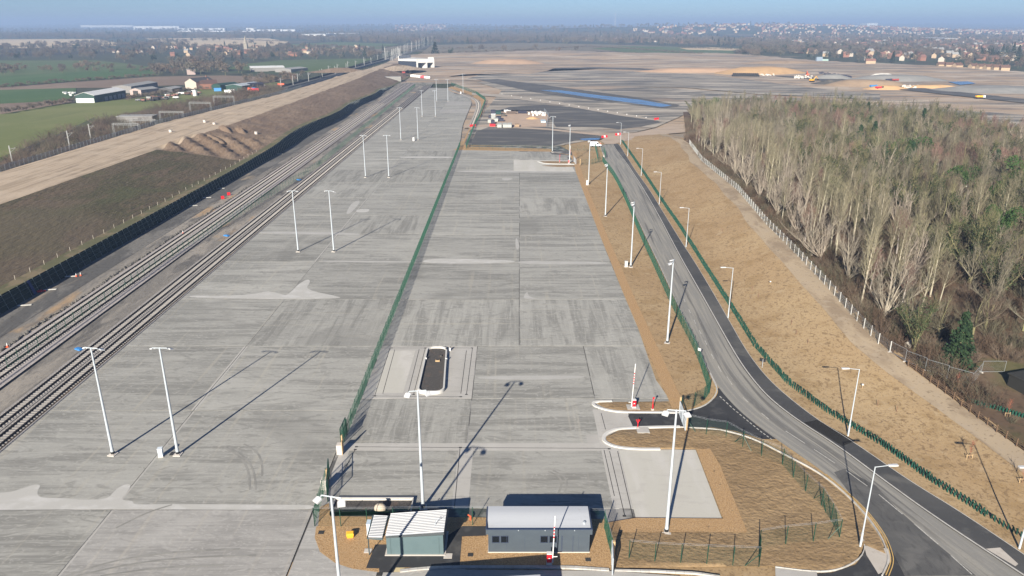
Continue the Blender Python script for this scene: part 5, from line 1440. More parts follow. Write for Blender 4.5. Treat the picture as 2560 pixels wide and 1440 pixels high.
# ================================================================ BEYOND THE YARD: COMPOUND, SITE, PORTAL
def mound(px, py, w, d, h, m, label, z=0.0, seed=0, flat=0.0, name='mound', ang=0.0):
    x, y = at(px, py, z)
    mb = MB(); n, rgs = 22, 7
    rr_ = random.Random(seed)
    for r in range(rgs + 1):
        f = r / rgs
        for k in range(n):
            a = 2 * math.pi * k / n
            rad = f * (1 + .12 * noise.noise((math.cos(a) * 1.3 + seed, math.sin(a) * 1.3, 0)))
            hh = h * (1 - smooth(max(0, (f - flat) / (1 - flat)))) * (1 + .18 * noise.noise((rad * math.cos(a) * 3 + seed, rad * math.sin(a) * 3, 7)))
            mb.v.append((rad * w * math.cos(a), rad * d * math.sin(a), hh - (.6 if r == rgs else 0)))
    for r in range(rgs):
        for k in range(n):
            k2 = (k + 1) % n
            mb.f.append((r * n + k, (r + 1) * n + k, (r + 1) * n + k2, r * n + k2)); mb.m.append(0)
    o = mb.build(name, m, None, (x, y, z - .05), ang, smooth_=True)
    return tag(o, label, name.replace('_', ' '))
m_sandor = layered('orange_sand', (.52, .335, .17), [((.12, .12, .2), .45, .65, (.43, .27, .14), .6, 6), ((.6, .6, .6), .55, .7, (.58, .41, .23), .5)])
m_greyheap = layered('grey_heap', (.24, .235, .22), [((.1, .1, .2), .45, .65, (.30, .29, .27), .6, 6)])
m_brownheap = layered('brown_heap', (.31, .225, .15), [((.06, .06, .2), .45, .65, (.24, .175, .12), .7, 6)])
m_darkheap = layered('dark_heap', (.075, .070, .064), [((.15, .15, .2), .5, .65, (.14, .12, .10), .6, 6)])
m_whiteheap = layered('white_stone_heap', (.62, .59, .53), [((.2, .2, .2), .45, .65, (.48, .45, .40), .6, 6)])
for a in ((1905, 183, 62, 40, 7.0, m_sandor, 'large orange sand mound on the building site', 0, 1, .25), (2300 - 60, 199, 52, 26, 4.5, m_greyheap, 'wide flat grey stone mound far on the site', 0, 2, .4), (2165, 213, 46, 17, 5.0, m_brownheap, 'long brown earth mound beside the haul road', 0, 3, .35),
          (2205, 193, 20, 9, 4.2, m_whiteheap, 'small white stone heap on the site', 0, 4, .2), (2245, 192, 8, 5, 2.2, m_whiteheap, 'tiny pale heap between two larger heaps', 0, 5, .2), (2085, 209, 24, 9, 4.2, m_darkheap, 'dark soil heap beside the yellow digger', 0, 6, .1),
          (1855, 178, 24, 9, 3.0, m_darkheap, 'dark low heap at the foot of the orange mound', 0, 7, .1), (2215, 222, 22, 9, 3.0, m_sandor, 'small orange sand heap by the trucks', 0, 8, .2), (2330, 219, 36, 8, 2.4, m_sandor, 'low long orange sand heap to the far side', 0, 9, .3),
          (1960, 158, 70, 24, 3.5, m_brownheap, 'low brown heap behind the orange mound', 0, 10, .3), (1270, 158, 60, 34, 5.5, layered('pinkish_heap', (.44, .30, .20), [((.06, .06, .1), .45, .65, (.36, .25, .17), .7, 6)]), 'wide pinkish earth heap beyond the concrete portal', 0, 11, .3),
          (1745, 179, 80, 24, 4.0, layered('peach_heap', (.46, .31, .205), [((.05, .05, .1), .45, .65, (.38, .26, .18), .7, 6)]), 'low peach coloured heap left of the orange mound', 0, 12, .4), (2080, 196, 26, 12, 4.0, m_greyheap, 'pale grey heap behind the dark soil heap', 0, 13, .2),
          (2490, 226, 60, 30, 3.4, m_greyheap, 'grey stone bank at the far side of the site', 0, 15, .4)):
    mound(a[0], a[1], a[2], a[3], a[4], a[5], a[6], a[7], a[8], a[9])
def near_mound(px, py, z, w, d, h, m, lab, seed, ang): mound(px, py, w, d, h, m, lab, z, seed, .1, 'earth_heap', ang)
near_mound(850, 178, 6.5, 34, 16, 3.6, m_tanbank, 'rounded tan earth heap on the bank toward the portal', 21, .3)
near_mound(1000, 172, 5.2, 40, 22, 3.6, m_haul, 'sandy heap on the bank before the concrete portal', 22, 1.2)
for k, (px, py, z, w, d, h, ang) in enumerate(((560, 325, 7.2, 14, 2.6, 2.0, -.95), (600, 330, 6.4, 15, 2.8, 2.0, -1.0), (640, 352, 4.8, 9, 2.4, 1.4, 1.1), (530, 345, 6.8, 15, 2.8, 1.4, -.9))):
    near_mound(px, py, z, w, d, h, m_tanbank, f'{ORD[k]} ridge of dug brown earth by the manhole rings', 30 + k, ang)
for k, (px, py) in enumerate(((512, 306), (536, 312), (427, 331), (641, 338))):
    z = 8.0 if k < 3 else 5.6
    x, y = at(px, py, z); mb = MB(); mb.tube((0, 0, -.6), (0, 0, 1.15), .75, .75, 14); mb.tube((0, 0, 1.15), (0, 0, 1.0), .6, .6, 14, caps=True)
    mb.face([(.75 * math.cos(a), .75 * math.sin(a), 1.15) for a in np.linspace(0, 6.28, 15)[:-1]])
    o = mb.build('manhole_ring', m_block, None, (x, y, bund_z(x, y)), 0); tag(o, ('white concrete manhole ring on the haul road, upper one', 'white concrete manhole ring just above the diggings', 'low pale concrete ring alone on the haul road', 'white concrete ring at the end of the dug trench')[k], 'manhole ring')
# grey buried box end and culvert on the bank
x, y = at(945, 196, 3.0)
t = thing('culvert_unit', 'grey half-buried concrete culvert box on the bank end', 'culvert', (x, y, .5), .1)
mb = MB(); mb.box((0, 0, 2.0), (46, 9, 4.6)); mb.build('box', m_greyheap, t); mb = MB(); mb.box((23.05, 0, 2.2), (.3, 7, 3.6)); mb.build('opening', m_slot, t)
x, y = at(1010, 180, 5.0)
t = thing('red_machine', 'dark red excavation plant working on the bank end', 'digger', (x, y, bund_z(x, y) + 1.5))
mb = MB(); mb.box((0, 0, .6), (3.6, 2.6, 1.0)); mb.build('tracks', m_black, t); mb = MB(); mb.box((-.3, 0, 1.9), (3.4, 2.6, 1.7)); mb.build('body', mat('dark_red_paint', (.25, .03, .025), .5), t)
mb = MB(); mb.bar((1.2, 0, 2.2), (4.4, 0, 4.6), .5); mb.bar((4.4, 0, 4.6), (6.6, 0, 2.2), .4); mb.box((6.6, 0, 1.6), (1.2, 1.3, 1.2)); mb.build('boom', m_black, t)
# concrete portal over the far tracks
m_port = layered('white_portal_concrete', (.58, .57, .54), [((.1, .1, .2), .45, .65, (.50, .485, .46), .6, 5)])
A = Vector((*at(1043, 172), 0)); B = Vector((*at(1085, 171), 0)); H_ = 11.6
D = Vector((*at(996, 147, H_), 0)); Cc = Vector((*at(1016, 144, H_), 0)) + Vector((6, 10, 0))
t = thing('railway_portal', 'white concrete box portal with two dark openings over the far tracks', 'portal', A)
def wallq(p, q, z0, z1, th, name, m=m_port):
    a, b = p - A, q - A
    mb = MB(); mb.extr([(-th / 2, z0), (th / 2, z0), (th / 2, z1), (-th / 2, z1)], (a.x, a.y), (b.x, b.y)); return mb.build(name, m, t)
wallq(A, D, -.5, 9.2, 1.4, 'side_wall', mat('painted_recess_shade', (.022, .028, .042), .7)); wallq(A, D, 9.2, H_, 1.6, 'edge_beam'); wallq(B, Cc, -.5, H_, 1.4, 'side_wall')  # near-black wall colour paints in the shade of the recess under the deck
wallq(lerp(A, B, .06), lerp(A, B, .985), 7.2, H_ + .2, 1.2, 'lintel'); wallq(lerp(A, B, .53), lerp(A, B, .60), -.5, 7.2, 1.3, 'pier'); wallq(lerp(A, B, -.04), lerp(A, B, .05), -.5, H_ + .2, 1.5, 'pier'); wallq(lerp(A, B, .96), lerp(A, B, 1.02), -.5, H_ + .2, 1.5, 'pier')
wallq(lerp(A, B, .56), lerp(D, Cc, .56), -.5, 8, 1.0, 'inner_wall')
mb = MB(); q = [p - A for p in (A, B, Cc, D)]; mb.prism([(p.x, p.y) for p in q], H_ - .8, H_ + .02); mb.build('deck', m_port, t)
wallq(D, lerp(D, Cc, .9), H_, H_ + 3.4, 1.0, 'parapet'); wallq(lerp(A, B, .66), B, H_ + .2, H_ + 2.4, .8, 'parapet')
# jersey barriers before it
for k in range(9):
    px = 1031 + k * 4.9; py = 191.5 + k * .55
    red = k in (5, 6)
    mb = MB(); mb.extr([(-.9, 0), (.9, 0), (.5, .8), (.35, 2.2), (-.35, 2.2), (-.5, .8)], (-2.1, 0), (2.1, 0))
    o = mb.build('road_block', m_red if red else m_white, None, (*at(px, py), -.05), -.05)
    tag(o, 'red block in the row of blocks before the portal' if red else 'white block in the row of blocks before the portal', 'road block', 'row of blocks before the portal')
# ---------------------------------------------------------------- pallet compound
def crate(name, label, px, py, size, m, parts=True, rz=0.0, cat=None, z=.24, group=None):
    x, y = at(px, py, z)
    t = thing(name, label, cat or name.replace('_', ' '), (x, y, z), rz, group)
    mb = MB(); mb.box((0, 0, .08), (size[0], size[1], .14)); mb.build('pallet', m_timber, t)
    n = 3
    for k in range(n):
        mb = MB(); mb.box((0, (k - 1) * size[1] / 3, .16 + size[2] / 2), (size[0] * .97, size[1] / 3 * .93, size[2])); mb.build('stack', m, t)
    return t
m_pav = layered('grey_paving_blocks', (.42, .43, .40), [((2, 2, 4), .45, .65, (.34, .35, .33), .6)])
for k, px in enumerate((1249, 1262, 1274)): crate('block_pallet', f'pale grey stacked paving pallets, {ORD[k]} of the three front rows in the compound', px, 317, (2.5, 9, 1.6), m_pav, rz=R.uniform(-.03, .03))
crate('block_pallet', 'pale grey pallet stack at the near corner of the compound', 1225, 306, (2.4, 6, 1.6), m_pav); crate('block_pallet', 'pale stacked pallets behind the front rows of the compound', 1240, 303, (2.6, 6, 1.6), m_pav)
crate('frame_stack', 'brownish upright frame stack standing apart in the compound', 1293, 316, (2.4, 5, 1.2), m_brownheap)
t = thing('welfare_unit', 'square white-roofed site unit in the compound', 'site unit', (*at(1233.5, 297), .24)); mb = MB(); mb.box((0, 0, 1.3), (2.6, 5.2, 2.5)); mb.build('walls', mat('grey_unit', (.3, .31, .3), .6), t); mb = MB(); mb.box((0, 0, 2.62), (2.9, 5.6, .14)); mb.build('roof', m_white, t)
m_dk = mat('dark_navy_goods', (.03, .032, .055), .7); m_dg = mat('dark_green_tarp', (.012, .05, .045), .7)
for k, (px, py, s, m, lab) in enumerate(((1246, 285, (3.4, 8, 1.8), m_dg, 'dark green covered stack at the back of the compound'), (1233, 283, (3.0, 6, 1.8), m_dk, 'black covered stack behind the white site unit'), (1247, 298, (3, 6, 1.5), m_dk, 'navy wrapped stack in the middle of the compound'), (1226, 295, (2.4, 5, 1.3), m_dk, 'dark wrapped stack at the fence side of the compound'),
      (1254, 303, (2.6, 4, 1.3), m_dk, 'small navy stack behind the paving rows'), (1232, 309, (2.2, 4, 1.8), m_dk, 'dark stack beside the red skip'), (1258, 290, (3, 5, 1.3), m_darkheap, 'dark brown stack right of the green cover'), (1364 - 6, 305, (3, 9, .8), mat('pale_blue_sheets', (.42, .50, .55), .6), 'pale blue sheet stack at the compound end'))):
    crate('covered_stack', lab, px, py, s, m)
t = thing('skip', 'small red skip at the compound front', 'skip', (*at(1231.5, 316), .24)); mb = MB(); mb.prism([(-1.5, -1.5), (1.5, -1.5), (1.7, 1.5), (-1.7, 1.5)], 0, 1.2); mb.build('body', m_red, t); mb = MB(); mb.box((0, 0, 1.25), (3.5, .2, .12)); mb.build('rim', m_black, t)
def pipes(px, py, L, lab, m):
    t = thing('pipe_stack', lab, 'pipe stack', (*at(px, py), .24))
    for r_, n in ((0, 6), (1, 5), (2, 4)):
        for k in range(n):
            yy_ = (k - n / 2) * .62; mb = MB(); mb.tube((-L / 2, yy_, .3 + r_ * .52), (L / 2, yy_, .3 + r_ * .52), .29, .29, 8, caps=True); mb.build('pipe', m, t)
pipes(1278, 285, 6.4, 'dark brown pipe stack at the back of the compound', mat('brown_pipe', (.12, .09, .075), .6)); pipes(1306, 284, 5.6, 'navy pipe stack at the back of the compound', m_dk)
for k in range(22):
    px = R.choice([R.uniform(1322, 1334), R.uniform(1337, 1362), R.uniform(1337, 1362)]); py = R.uniform(282, 293)
    mb = MB(); mb.prism(rrect(-.55, -.55, .55, .55, .2, n=2), 0, R.uniform(.9, 1.3)); o = mb.build('bulk_bag', m_white, None, (*at(px, py), .24), R.uniform(0, 1.5)); tag(o, 'white bulk bag in the heap of bags at the compound back', 'bulk bag', 'white bulk bags in the compound')
for k in range(8):
    mb = MB(); mb.prism(rrect(-.6, -.6, .6, .6, .2, n=2), 0, 1.2); o = mb.build('bulk_bag', m_white, None, (*at(R.uniform(1256, 1276), R.uniform(279, 282)), .24)); tag(o, 'white bulk bag in the row beside the green covered stack', 'bulk bag', 'row of white bags behind the green stack')
mound(1331, 297, 5.0, 3.2, 1.3, m_sandor, 'small orange sand heap in front of the white bags', .2, 51, .1, 'sand_heap')
for k, (a, b) in enumerate((((1361, 279), (1371, 292)), ((1371, 292), (1366, 318)))):
    gate(at(*a), at(*b), ('thin grey site fence at the compound back corner', 'thin grey site fence at the compound end')[k], m_heras, 2.0, 12)
# white markers along the pale track
for k in range(17):
    px = 1255 + k * 24; py = 236.5 + k * 3.95
    mb = MB(); mb.box((0, 0, .3), (.35, .3, .6)); o = mb.build('marker_block', m_white, None, (*at(px, py), .2)); tag(o, 'small white block marking the pale track across the platform', 'marker block', 'white blocks along the pale track')
for (px, py), lab in (((1641, 300), 'red plastic barrier at the sharp corner of the platform'), ((1511, 345), 'red and white barrier left of the sandy track mouth'), ((1545, 339), 'red and white barrier right of the sandy track mouth'), ((1182, 317), 'red buffer barrier at the end of the stub track')):
    t = thing('plastic_barrier', lab, 'barrier', (*at(px, py), .2), .3)
    for k in range(3):
        mb = MB(); mb.box(((k - 1) * 1.25, (k - 1) * .5, .55), (1.15, .2, 1.1)); mb.build('panel', m_white if (k == 1 and 'white' in lab) else m_red, t)
        mb = MB(); mb.box(((k - 1) * 1.25, (k - 1) * .5, .08), (.4, .7, .15)); mb.build('foot', m_red, t)
# stub track
st = [(p[0], p[1], 0) for p in ats([(1178, 320), (1192, 285), (1198, 263), (1192, 250), (1170, 240), (1130, 226)])]
track('t', rounded(st, 2), 60, 'short stub track curving round the far yard corner', spacing=.9)
# van and a worker
m_van = mat('white_van_paint', (.80, .81, .82), .35)
van = thing('parked_van', 'white van parked beside the road head', 'van', (*at(1489, 367), .05), .02)
mb = MB(); prof = [(-2.6, .45), (2.45, .45), (2.6, .8), (2.5, 1.15), (1.75, 1.3), (1.1, 2.1), (.8, 2.35), (-2.5, 2.4), (-2.62, 2.2)]
n = len(prof)
for s in (-.98, .98): mb.v += [(x, s * (.94 if z > 1.5 else 1), z) for x, z in prof]
for k in range(n): mb.f.append((k, (k + 1) % n, n + (k + 1) % n, n + k)); mb.m.append(0)
mb.f += [tuple(range(n))[::-1], tuple(range(n, 2 * n))]; mb.m += [0, 0]; mb.build('body', m_van, van)
mb = MB(); mb.face([(1.13, -.84, 2.06), (1.77, -.9, 1.36), (1.77, .9, 1.36), (1.13, .84, 2.06)]); mb.v = [(x + .03, y, z + .02) for x, y, z in mb.v]
for s in (-1, 1): mb.face([(.3, s * .985, 1.4), (1.55, s * .985, 1.4), (1.05, s * .945, 2.0), (.3, s * .945, 2.05)])
mb.build('windscreen', m_glass, van)
for sx in (-1.6, 1.7):
    for s in (-.9, .9):
        mb = MB(); mb.tube((sx, s - .1, .36), (sx, s + .1, .36), .36, .36, 12, caps=True); mb.build('wheel', m_black, van)
def worker(p, label, jacket, rz=0.0):
    x, y = at(*p)
    me = bpy.data.meshes.new('person')
    V = [(0, 0, .95), (0, 0, 1.18), (0, .0, 1.42), (0, .02, 1.52), (0, .03, 1.66), (.11, 0, .9), (.13, .03, .5), (.14, 0, .08), (.14, -.13, .03), (-.11, 0, .9), (-.13, -.05, .5), (-.14, .03, .08), (-.14, -.1, .03),
         (.21, 0, 1.40), (.27, .03, 1.13), (.28, -.08, .90), (-.21, 0, 1.40), (-.27, .03, 1.13), (-.28, -.08, .90), (0, .0, 1.74)]
    E_ = [(0, 1), (1, 2), (2, 3), (3, 4), (4, 19), (0, 5), (5, 6), (6, 7), (7, 8), (0, 9), (9, 10), (10, 11), (11, 12), (2, 13), (13, 14), (14, 15), (2, 16), (16, 17), (17, 18)]
    RAD = [.16, .15, .17, .06, .10, .10, .07, .05, .045, .10, .07, .05, .045, .075, .05, .035, .075, .05, .035, .07]
    me.from_pydata(V, E_, []); o = link('person', me, None, (x, y, .05), rz)
    sk = o.modifiers.new('skin', 'SKIN'); sv = me.skin_vertices[0].data
    for k, r_ in enumerate(RAD): sv[k].radius = (r_, r_ * .75)
    sv[0].use_root = True
    o.modifiers.new('sub', 'SUBSURF').levels = 1
    me.materials.append(jacket); tag(o, label, 'person')
    mb = MB(); mb.tube((0, .03, 1.68), (0, .03, 1.80), .125, .07, 10, caps=True); h = mb.build('helmet', m_white, o)
    mb = MB()
    mb.tube((.11, 0, .9), (.14, .02, .1), .115, .075, 8); mb.tube((-.11, 0, .9), (-.14, -.01, .1), .115, .075, 8); mb.build('trousers', m_black, o)
worker((1501, 366.5), 'person in orange jacket and white helmet beside the van', m_orange, .5)
worker((1509.5, 398), 'person in pale jacket standing on the verge by the road', m_white, 2)
# ---------------------------------------------------------------- machines on the far site
def digger(px, py, label, m, rz):
    t = thing('excavator', label, 'excavator', (*at(px, py), -.1), rz)
    for s in (-1.2, 1.2):
        mb = MB(); mb.prism(rrect(-2.2, s - .35, 2.2, s + .35, .3, n=2), 0, 1.0); mb.build('crawler', m_black, t)
    mb = MB(); mb.box((-.6, 0, 1.9), (4.0, 2.7, 1.5)); mb.build('body', m, t)
    mb = MB(); mb.box((.9, .7, 2.9), (1.5, 1.2, 1.5)); mb.build('cab', m_glass, t)
    mb = MB(); mb.bar((1.2, -.3, 2.0), (4.4, -.3, 5.0), .55); mb.bar((4.4, -.3, 5.0), (7.2, -.3, 2.6), .42); mb.build('boom', m, t)
    mb = MB(); mb.box((7.2, -.3, 1.9), (1.2, 1.3, 1.2)); mb.build('bucket', m_black, t)
digger(2030, 204, 'yellow excavator beside the dark soil heap', m_yellow, .4); digger(2018, 190, 'orange excavator standing near the white rubble', m_orange, 1.4)
def truck(px, py, label, m, rz, m2=None):
    t = thing('tipper_truck', label, 'truck', (*at(px, py), .1), rz); t.scale = (.75,) * 3
    mb = MB(); mb.box((3.6, 0, 1.9), (2.2, 2.5, 2.4)); mb.build('cab', m2 or m, t)
    mb = MB(); mb.prism([(-4.6, -1.3), (2.2, -1.3), (2.2, 1.3), (-4.6, 1.3)], 1.2, 2.9); mb.build('tipper_body', m, t)
    for x in (-3.4, -2.0, 3.4):
        for s in (-1.15, 1.15):
            mb = MB(); mb.tube((x, s - .18, .6), (x, s + .18, .6), .6, .6, 10, caps=True); mb.build('wheel', m_black, t)
truck(2450, 246, 'orange dump truck on the dark haul road at the far side', m_yellow, .0, m_white); truck(2183, 219, 'blue lorry parked by the orange sand heap', m_blue, .2); truck(2198, 223, 'dark and red lorry parked by the orange sand heap', m_red, .1, m_black); truck(2238, 203, 'red tractor unit parked on the grey stone', mat('faded_red', (.35, .06, .05), .6), .3)
truck(2222, 203, 'dark lorry parked beside the red tractor unit', m_dk, .2)
t = thing('stacked_pipes', 'long dark row of stacked pipes on the building site', 'pipe stack', (*at(1866, 191), .1), -.17)
for k in range(14):
    mb = MB(); mb.tube(((k - 7) * 2.1, -2.5, .9), ((k - 7) * 2.1, 2.5, .9), .95, .95, 9, caps=True); mb.build('pipe', m_black, t)
    if k < 13:
        mb = MB(); mb.tube(((k - 6.5) * 2.1, -2.5, 2.5), ((k - 6.5) * 2.1, 2.5, 2.5), .95, .95, 9, caps=True); mb.build('pipe', m_black, t)
mb = MB(); r3 = random.Random(3)
for k in range(150):
    x, y = at(lerp(2048, 2128, (k % 50) / 50) + r3.uniform(-4, 4), lerp(183, 194, (k % 50) / 50) + r3.uniform(-2, 3)); s = r3.uniform(.6, 1.8)
    mb.box((x, y, s / 2), (s * r3.uniform(.8, 2.4), s, s), r3.uniform(0, 3))
stuff(mb.build('debris', m_dk), 'dark debris and scrap strewn across the site')
mb = MB()
for k in range(160):
    a = r3.choice([(1985, 2030, 191, 197), (2255, 2300, 216, 221), (1900, 1935, 186, 190), (2180, 2215, 208, 212)]); x, y = at(r3.uniform(a[0], a[1]), r3.uniform(a[2], a[3])); s = r3.uniform(.5, 1.4)
    mb.box((x, y, s / 2 + .2), (s * r3.uniform(.8, 1.6), s, s), r3.uniform(0, 3))
stuff(mb.build('rubble', m_whiteheap), 'white rubble piles on the far site')
t = thing('site_office', 'small blue-grey site office far across the stripped ground', 'site office', (*at(2047, 152), -.2)); mb = MB(); mb.box((0, 0, 3), (9, 5, 6)); mb.build('walls', mat('bluegrey_office', (.22, .28, .34), .6), t); mb = MB(); mb.box((9, 0, 1.4), (10, 4, 2.8)); mb.build('annexe', mat('green_office', (.3, .42, .38), .6), t)
# post fence in front of the far houses
mb = MB()
for k in range(150):
    px = lerp(2170, 2560, k / 149); py = lerp(158.5, 184, k / 149); x, y = at(px, py); mb.box((x, y, .9), (.35, .35, 2.4))
t = tag(mb.build('boundary_fence', mat('grey_pale_fence', (.34, .31, .27), .8)), 'long pale boundary fence before the row of brown-roofed houses', 'fence')
t['kind'] = 'thing'

# ================================================================ FIELDS, FARM AND MAIN LINE ON THE LEFT
def fieldmat(name, c, c2, s=1.0): return layered(name, c, [((.010 * s, .012 * s, 0), .45, .62, c2, .8, 5, .5), ((.05 * s, .008, 0), .52, .66, tuple(v * .8 for v in c), .5, 4), ((.4, .4, 0), .5, .7, tuple(v * 1.2 for v in c2), .3, 5)])
m_gr1 = fieldmat('olive_pasture', (.145, .165, .052), (.185, .19, .072)); m_gr2 = fieldmat('green_crop', (.062, .115, .036), (.085, .135, .048)); m_br = fieldmat('ploughed_soil', (.20, .145, .105), (.245, .185, .135)); m_st = fieldmat('straw_stubble', (.58, .455, .29), (.50, .40, .255)); m_br2 = fieldmat('grey_brown_field', (.175, .15, .10), (.20, .165, .12)); m_gr3 = fieldmat('mid_green_field', (.088, .125, .045), (.115, .14, .06))
def fld(pts, m, lab, k=0): sheet('field', pts, -.7 + .03 * k, m, lab)
fld([(-900, 460), (-500, 300), (0, 283), (130, 260), (320, 246), (480, 224), (600, 212), (700, 203), (705, 212), (640, 224), (500, 246), (300, 285), (100, 345), (0, 400), (-300, 520)], m_gr1, 'olive green pasture behind the main line', 1)
fld([(-500, 300), (-400, 262), (0, 257), (160, 249), (190, 252), (120, 263), (0, 283)], m_br, 'brown strip of soil before the barns', 2)
fld([(-500, 262), (-500, 226), (0, 222), (190, 215), (190, 232), (165, 249), (0, 257)], m_gr2, 'dark green crop field left of the barns', 3)
fld([(-500, 226), (-400, 214), (0, 217), (160, 205), (390, 190), (560, 187), (735, 194), (650, 208), (560, 206), (430, 212), (260, 218), (190, 218), (0, 223)], m_br, 'long ploughed brown field behind the barns', 4)
fld([(-500, 214), (-500, 186), (0, 190), (140, 181), (300, 172), (392, 168), (392, 186), (160, 203), (0, 216)], m_gr2, 'bright green crop field beyond the ploughed field', 5)
fld([(-500, 188), (-500, 152), (0, 150), (240, 150), (320, 158), (400, 170), (300, 172), (140, 181), (0, 190)], m_gr3, 'green field in front of the village trees', 6)
fld([(-600, 98), (0, 98), (238, 97), (292, 106), (290, 114), (0, 121), (-600, 124)], m_st, 'pale straw field beyond the village trees', 7)
fld([(362, 96), (520, 94), (668, 95), (722, 104), (700, 112), (640, 118), (520, 115), (440, 112), (400, 103)], m_st, 'pale straw field with lone trees behind the village', 8)
fld([(550, 172), (620, 158), (700, 150), (860, 146), (935, 146), (880, 164), (780, 180), (650, 176)], m_gr3, 'green field beside the distant main line', 9)
fld([(730, 110), (850, 104), (1000, 110), (930, 124), (800, 124), (700, 118)], m_gr3, 'dull green fields behind the church', 10)
fld([(925, 124), (1000, 114), (1060, 110), (1010, 128), (940, 130)], m_br2, 'dull brown field by the distant line', 11)
fld([(1050, 134), (1080, 112), (1200, 109), (1350, 107), (1480, 110), (1640, 114), (1830, 124), (1800, 132), (1500, 128), (1290, 128), (1150, 134)], m_br2, 'grey-brown ploughed fields beyond the stripped site', 12)
fld([(1480, 121), (1560, 115), (1660, 116), (1830, 124), (1840, 139), (1720, 134), (1560, 130)], m_gr3, 'green fields beyond the stripped site', 13)
fld([(1700, 120), (1780, 118), (1860, 122), (1830, 126), (1720, 124)], m_st, 'thin pale field strip near the town woods', 14)
# gable-roofed buildings from surveyed corners
m_dkroof = mat('dark_slate_roof', (.075, .072, .075), .7); m_whroof = layered('white_sheet_roof', (.70, .70, .68), [((.2, .2, .2), .5, .65, (.6, .6, .58), .5)]); m_gyroof = layered('grey_sheet_roof', (.30, .30, .29), [((.2, .2, .2), .5, .65, (.23, .23, .225), .6)])
m_dgreen = mat('dark_green_cladding', (.018, .055, .040), .6); m_pink = mat('pinkish_block', (.42, .33, .30), .8); m_brick = layered('red_brick', (.26, .13, .09), [((.8, .8, .8), .45, .65, (.21, .10, .07), .6)]); m_cream = mat('cream_render', (.46, .40, .33), .8); m_brownroof = mat('brown_tile_roof', (.13, .075, .055), .8); m_redroof = mat('red_tile_roof', (.21, .105, .078), .8); m_buff = mat('buff_brick', (.40, .30, .20), .8); m_grwall = mat('grey_wall', (.22, .21, .20), .8)
def barn(A, B, C, eave, rise, label, mw, mr, name='barn', cat='barn', base=None, wins=(), z=-.7, over=.3, chimney=None, doors=0):
    """A-B gable end, B-C long side (photo points on the ground)."""
    A, B, C = [Vector((*at(p[0], p[1], z), 0)) for p in (A, B, C)]
    ex = (B - A); w = ex.length; ex.normalize()
    ey = Vector((-ex.y, ex.x, 0)); l = abs((C - B).dot(ey)); ey = ey if (C - B).dot(ey) > 0 else -ey
    t = thing(name, label, cat, (A.x, A.y, z), math.atan2(ex.y, ex.x))
    sgn = 1 if ex.cross(ey).z > 0 else -1
    mb = MB(); y1 = l * sgn
    mb.v = [(0, 0, -.5), (w, 0, -.5), (w, y1, -.5), (0, y1, -.5), (0, 0, eave), (w, 0, eave), (w, y1, eave), (0, y1, eave), (w / 2, 0, eave + rise), (w / 2, y1, eave + rise)]
    mb.f = [(0, 1, 5, 8, 4), (1, 2, 6, 5), (2, 3, 7, 9, 6), (3, 0, 4, 7)]; mb.m = [0] * 4
    mb.build('walls', mw, t)
    s = sgn
    mb = MB(); th = .18
    for x0, x1 in ((-over, w / 2), (w + over, w / 2)):
        z0 = eave - over * rise / (w / 2)
        q = [(x0, -over * s, z0 + .03), (x1, -over * s, eave + rise + .03), (x1, y1 + over * s, eave + rise + .03), (x0, y1 + over * s, z0 + .03)]
        mb.v += q + [(a, b, c + th) for a, b, c in q]; i = len(mb.v) - 8
        mb.f += [(i, i + 1, i + 2, i + 3), (i + 4, i + 5, i + 6, i + 7), (i, i + 1, i + 5, i + 4), (i + 1, i + 2, i + 6, i + 5), (i + 2, i + 3, i + 7, i + 6), (i + 3, i, i + 4, i + 7)]; mb.m += [0] * 6
    rf = mb.build('roof', mr, t)
    if chimney:
        mb = MB(); mb.box((w / 2, y1 * chimney, eave + rise + .5), (.9, .9, 1.6)); mb.build('chimney', m_brick, rf)
    if base:
        mb = MB(); mb.box((w / 2, -.06, base / 2), (w * .94, .12, base)); mb.build('lower_panel', m_white, t)
    for k in range(doors):
        mb = MB(); mb.box((w + .03, y1 * (.35 + .55 * k / max(1, doors - 1)), 1.5), (.12, l * .09, 3.0)); mb.build('door', m_gyroof, t)
    if doors == 1:
        mb = MB(); mb.box((w / 2, -.05, 1.7), (w * .45, .1, 3.4)); mb.build('opening', m_slot, t)
    for k in range(wins[0] if wins else 0):
        fr = MB(); fr.box((w + .02, y1 * (k + .5) / wins[0], 1.6), (.08, 1.2, 1.2)); f = fr.build('window', m_white, t)
        mb = MB(); mb.box((w + .06, y1 * (k + .5) / wins[0], 1.6), (.04, 1.0, 1.0)); mb.build('pane', m_glass, f)
    return t
barn((190, 257), (238, 257), (318, 242), 5.2, 2.2, 'large dark green barn with white roof and white lower gable', m_dgreen, m_whroof, base=3.2, doors=5)
barn((326, 237), (354, 238), (394, 233), 4.0, 1.4, 'pinkish block barn with a dark doorway beside the green barn', m_pink, m_gyroof, doors=1)
barn((283, 232), (330, 232), (388, 220), 5.0, 1.2, 'long grey-roofed cattle shed behind the green barn', m_grwall, m_gyroof)
barn((398, 233), (432, 233), (450, 228), 3.4, 1.0, 'low dark open shed right of the pinkish barn', m_dkroof, m_gyroof)
barn((464, 221), (492, 222), (505, 216), 5.6, 3.2, 'old farmhouse range with dark steep roof', m_cream, m_dkroof, 'farmhouse', 'farmhouse', chimney=.9, wins=(3,))
barn((545, 222), (541, 215), (500, 219), 4.6, 2.2, 'long red brick farm range with brown roof', m_brick, m_brownroof, 'farmhouse', 'farmhouse', wins=(4,), chimney=.5)
barn((530, 224), (552, 225), (568, 219), 4.0, 1.2, 'dark green shed beside the red brick range', m_dgreen, m_dgreen)
barn((566, 228), (606, 229), (620, 221), 4.6, 1.3, 'green shed with pale blue-grey roof', m_dgreen, mat('pale_bluegrey_roof', (.42, .46, .48), .6))
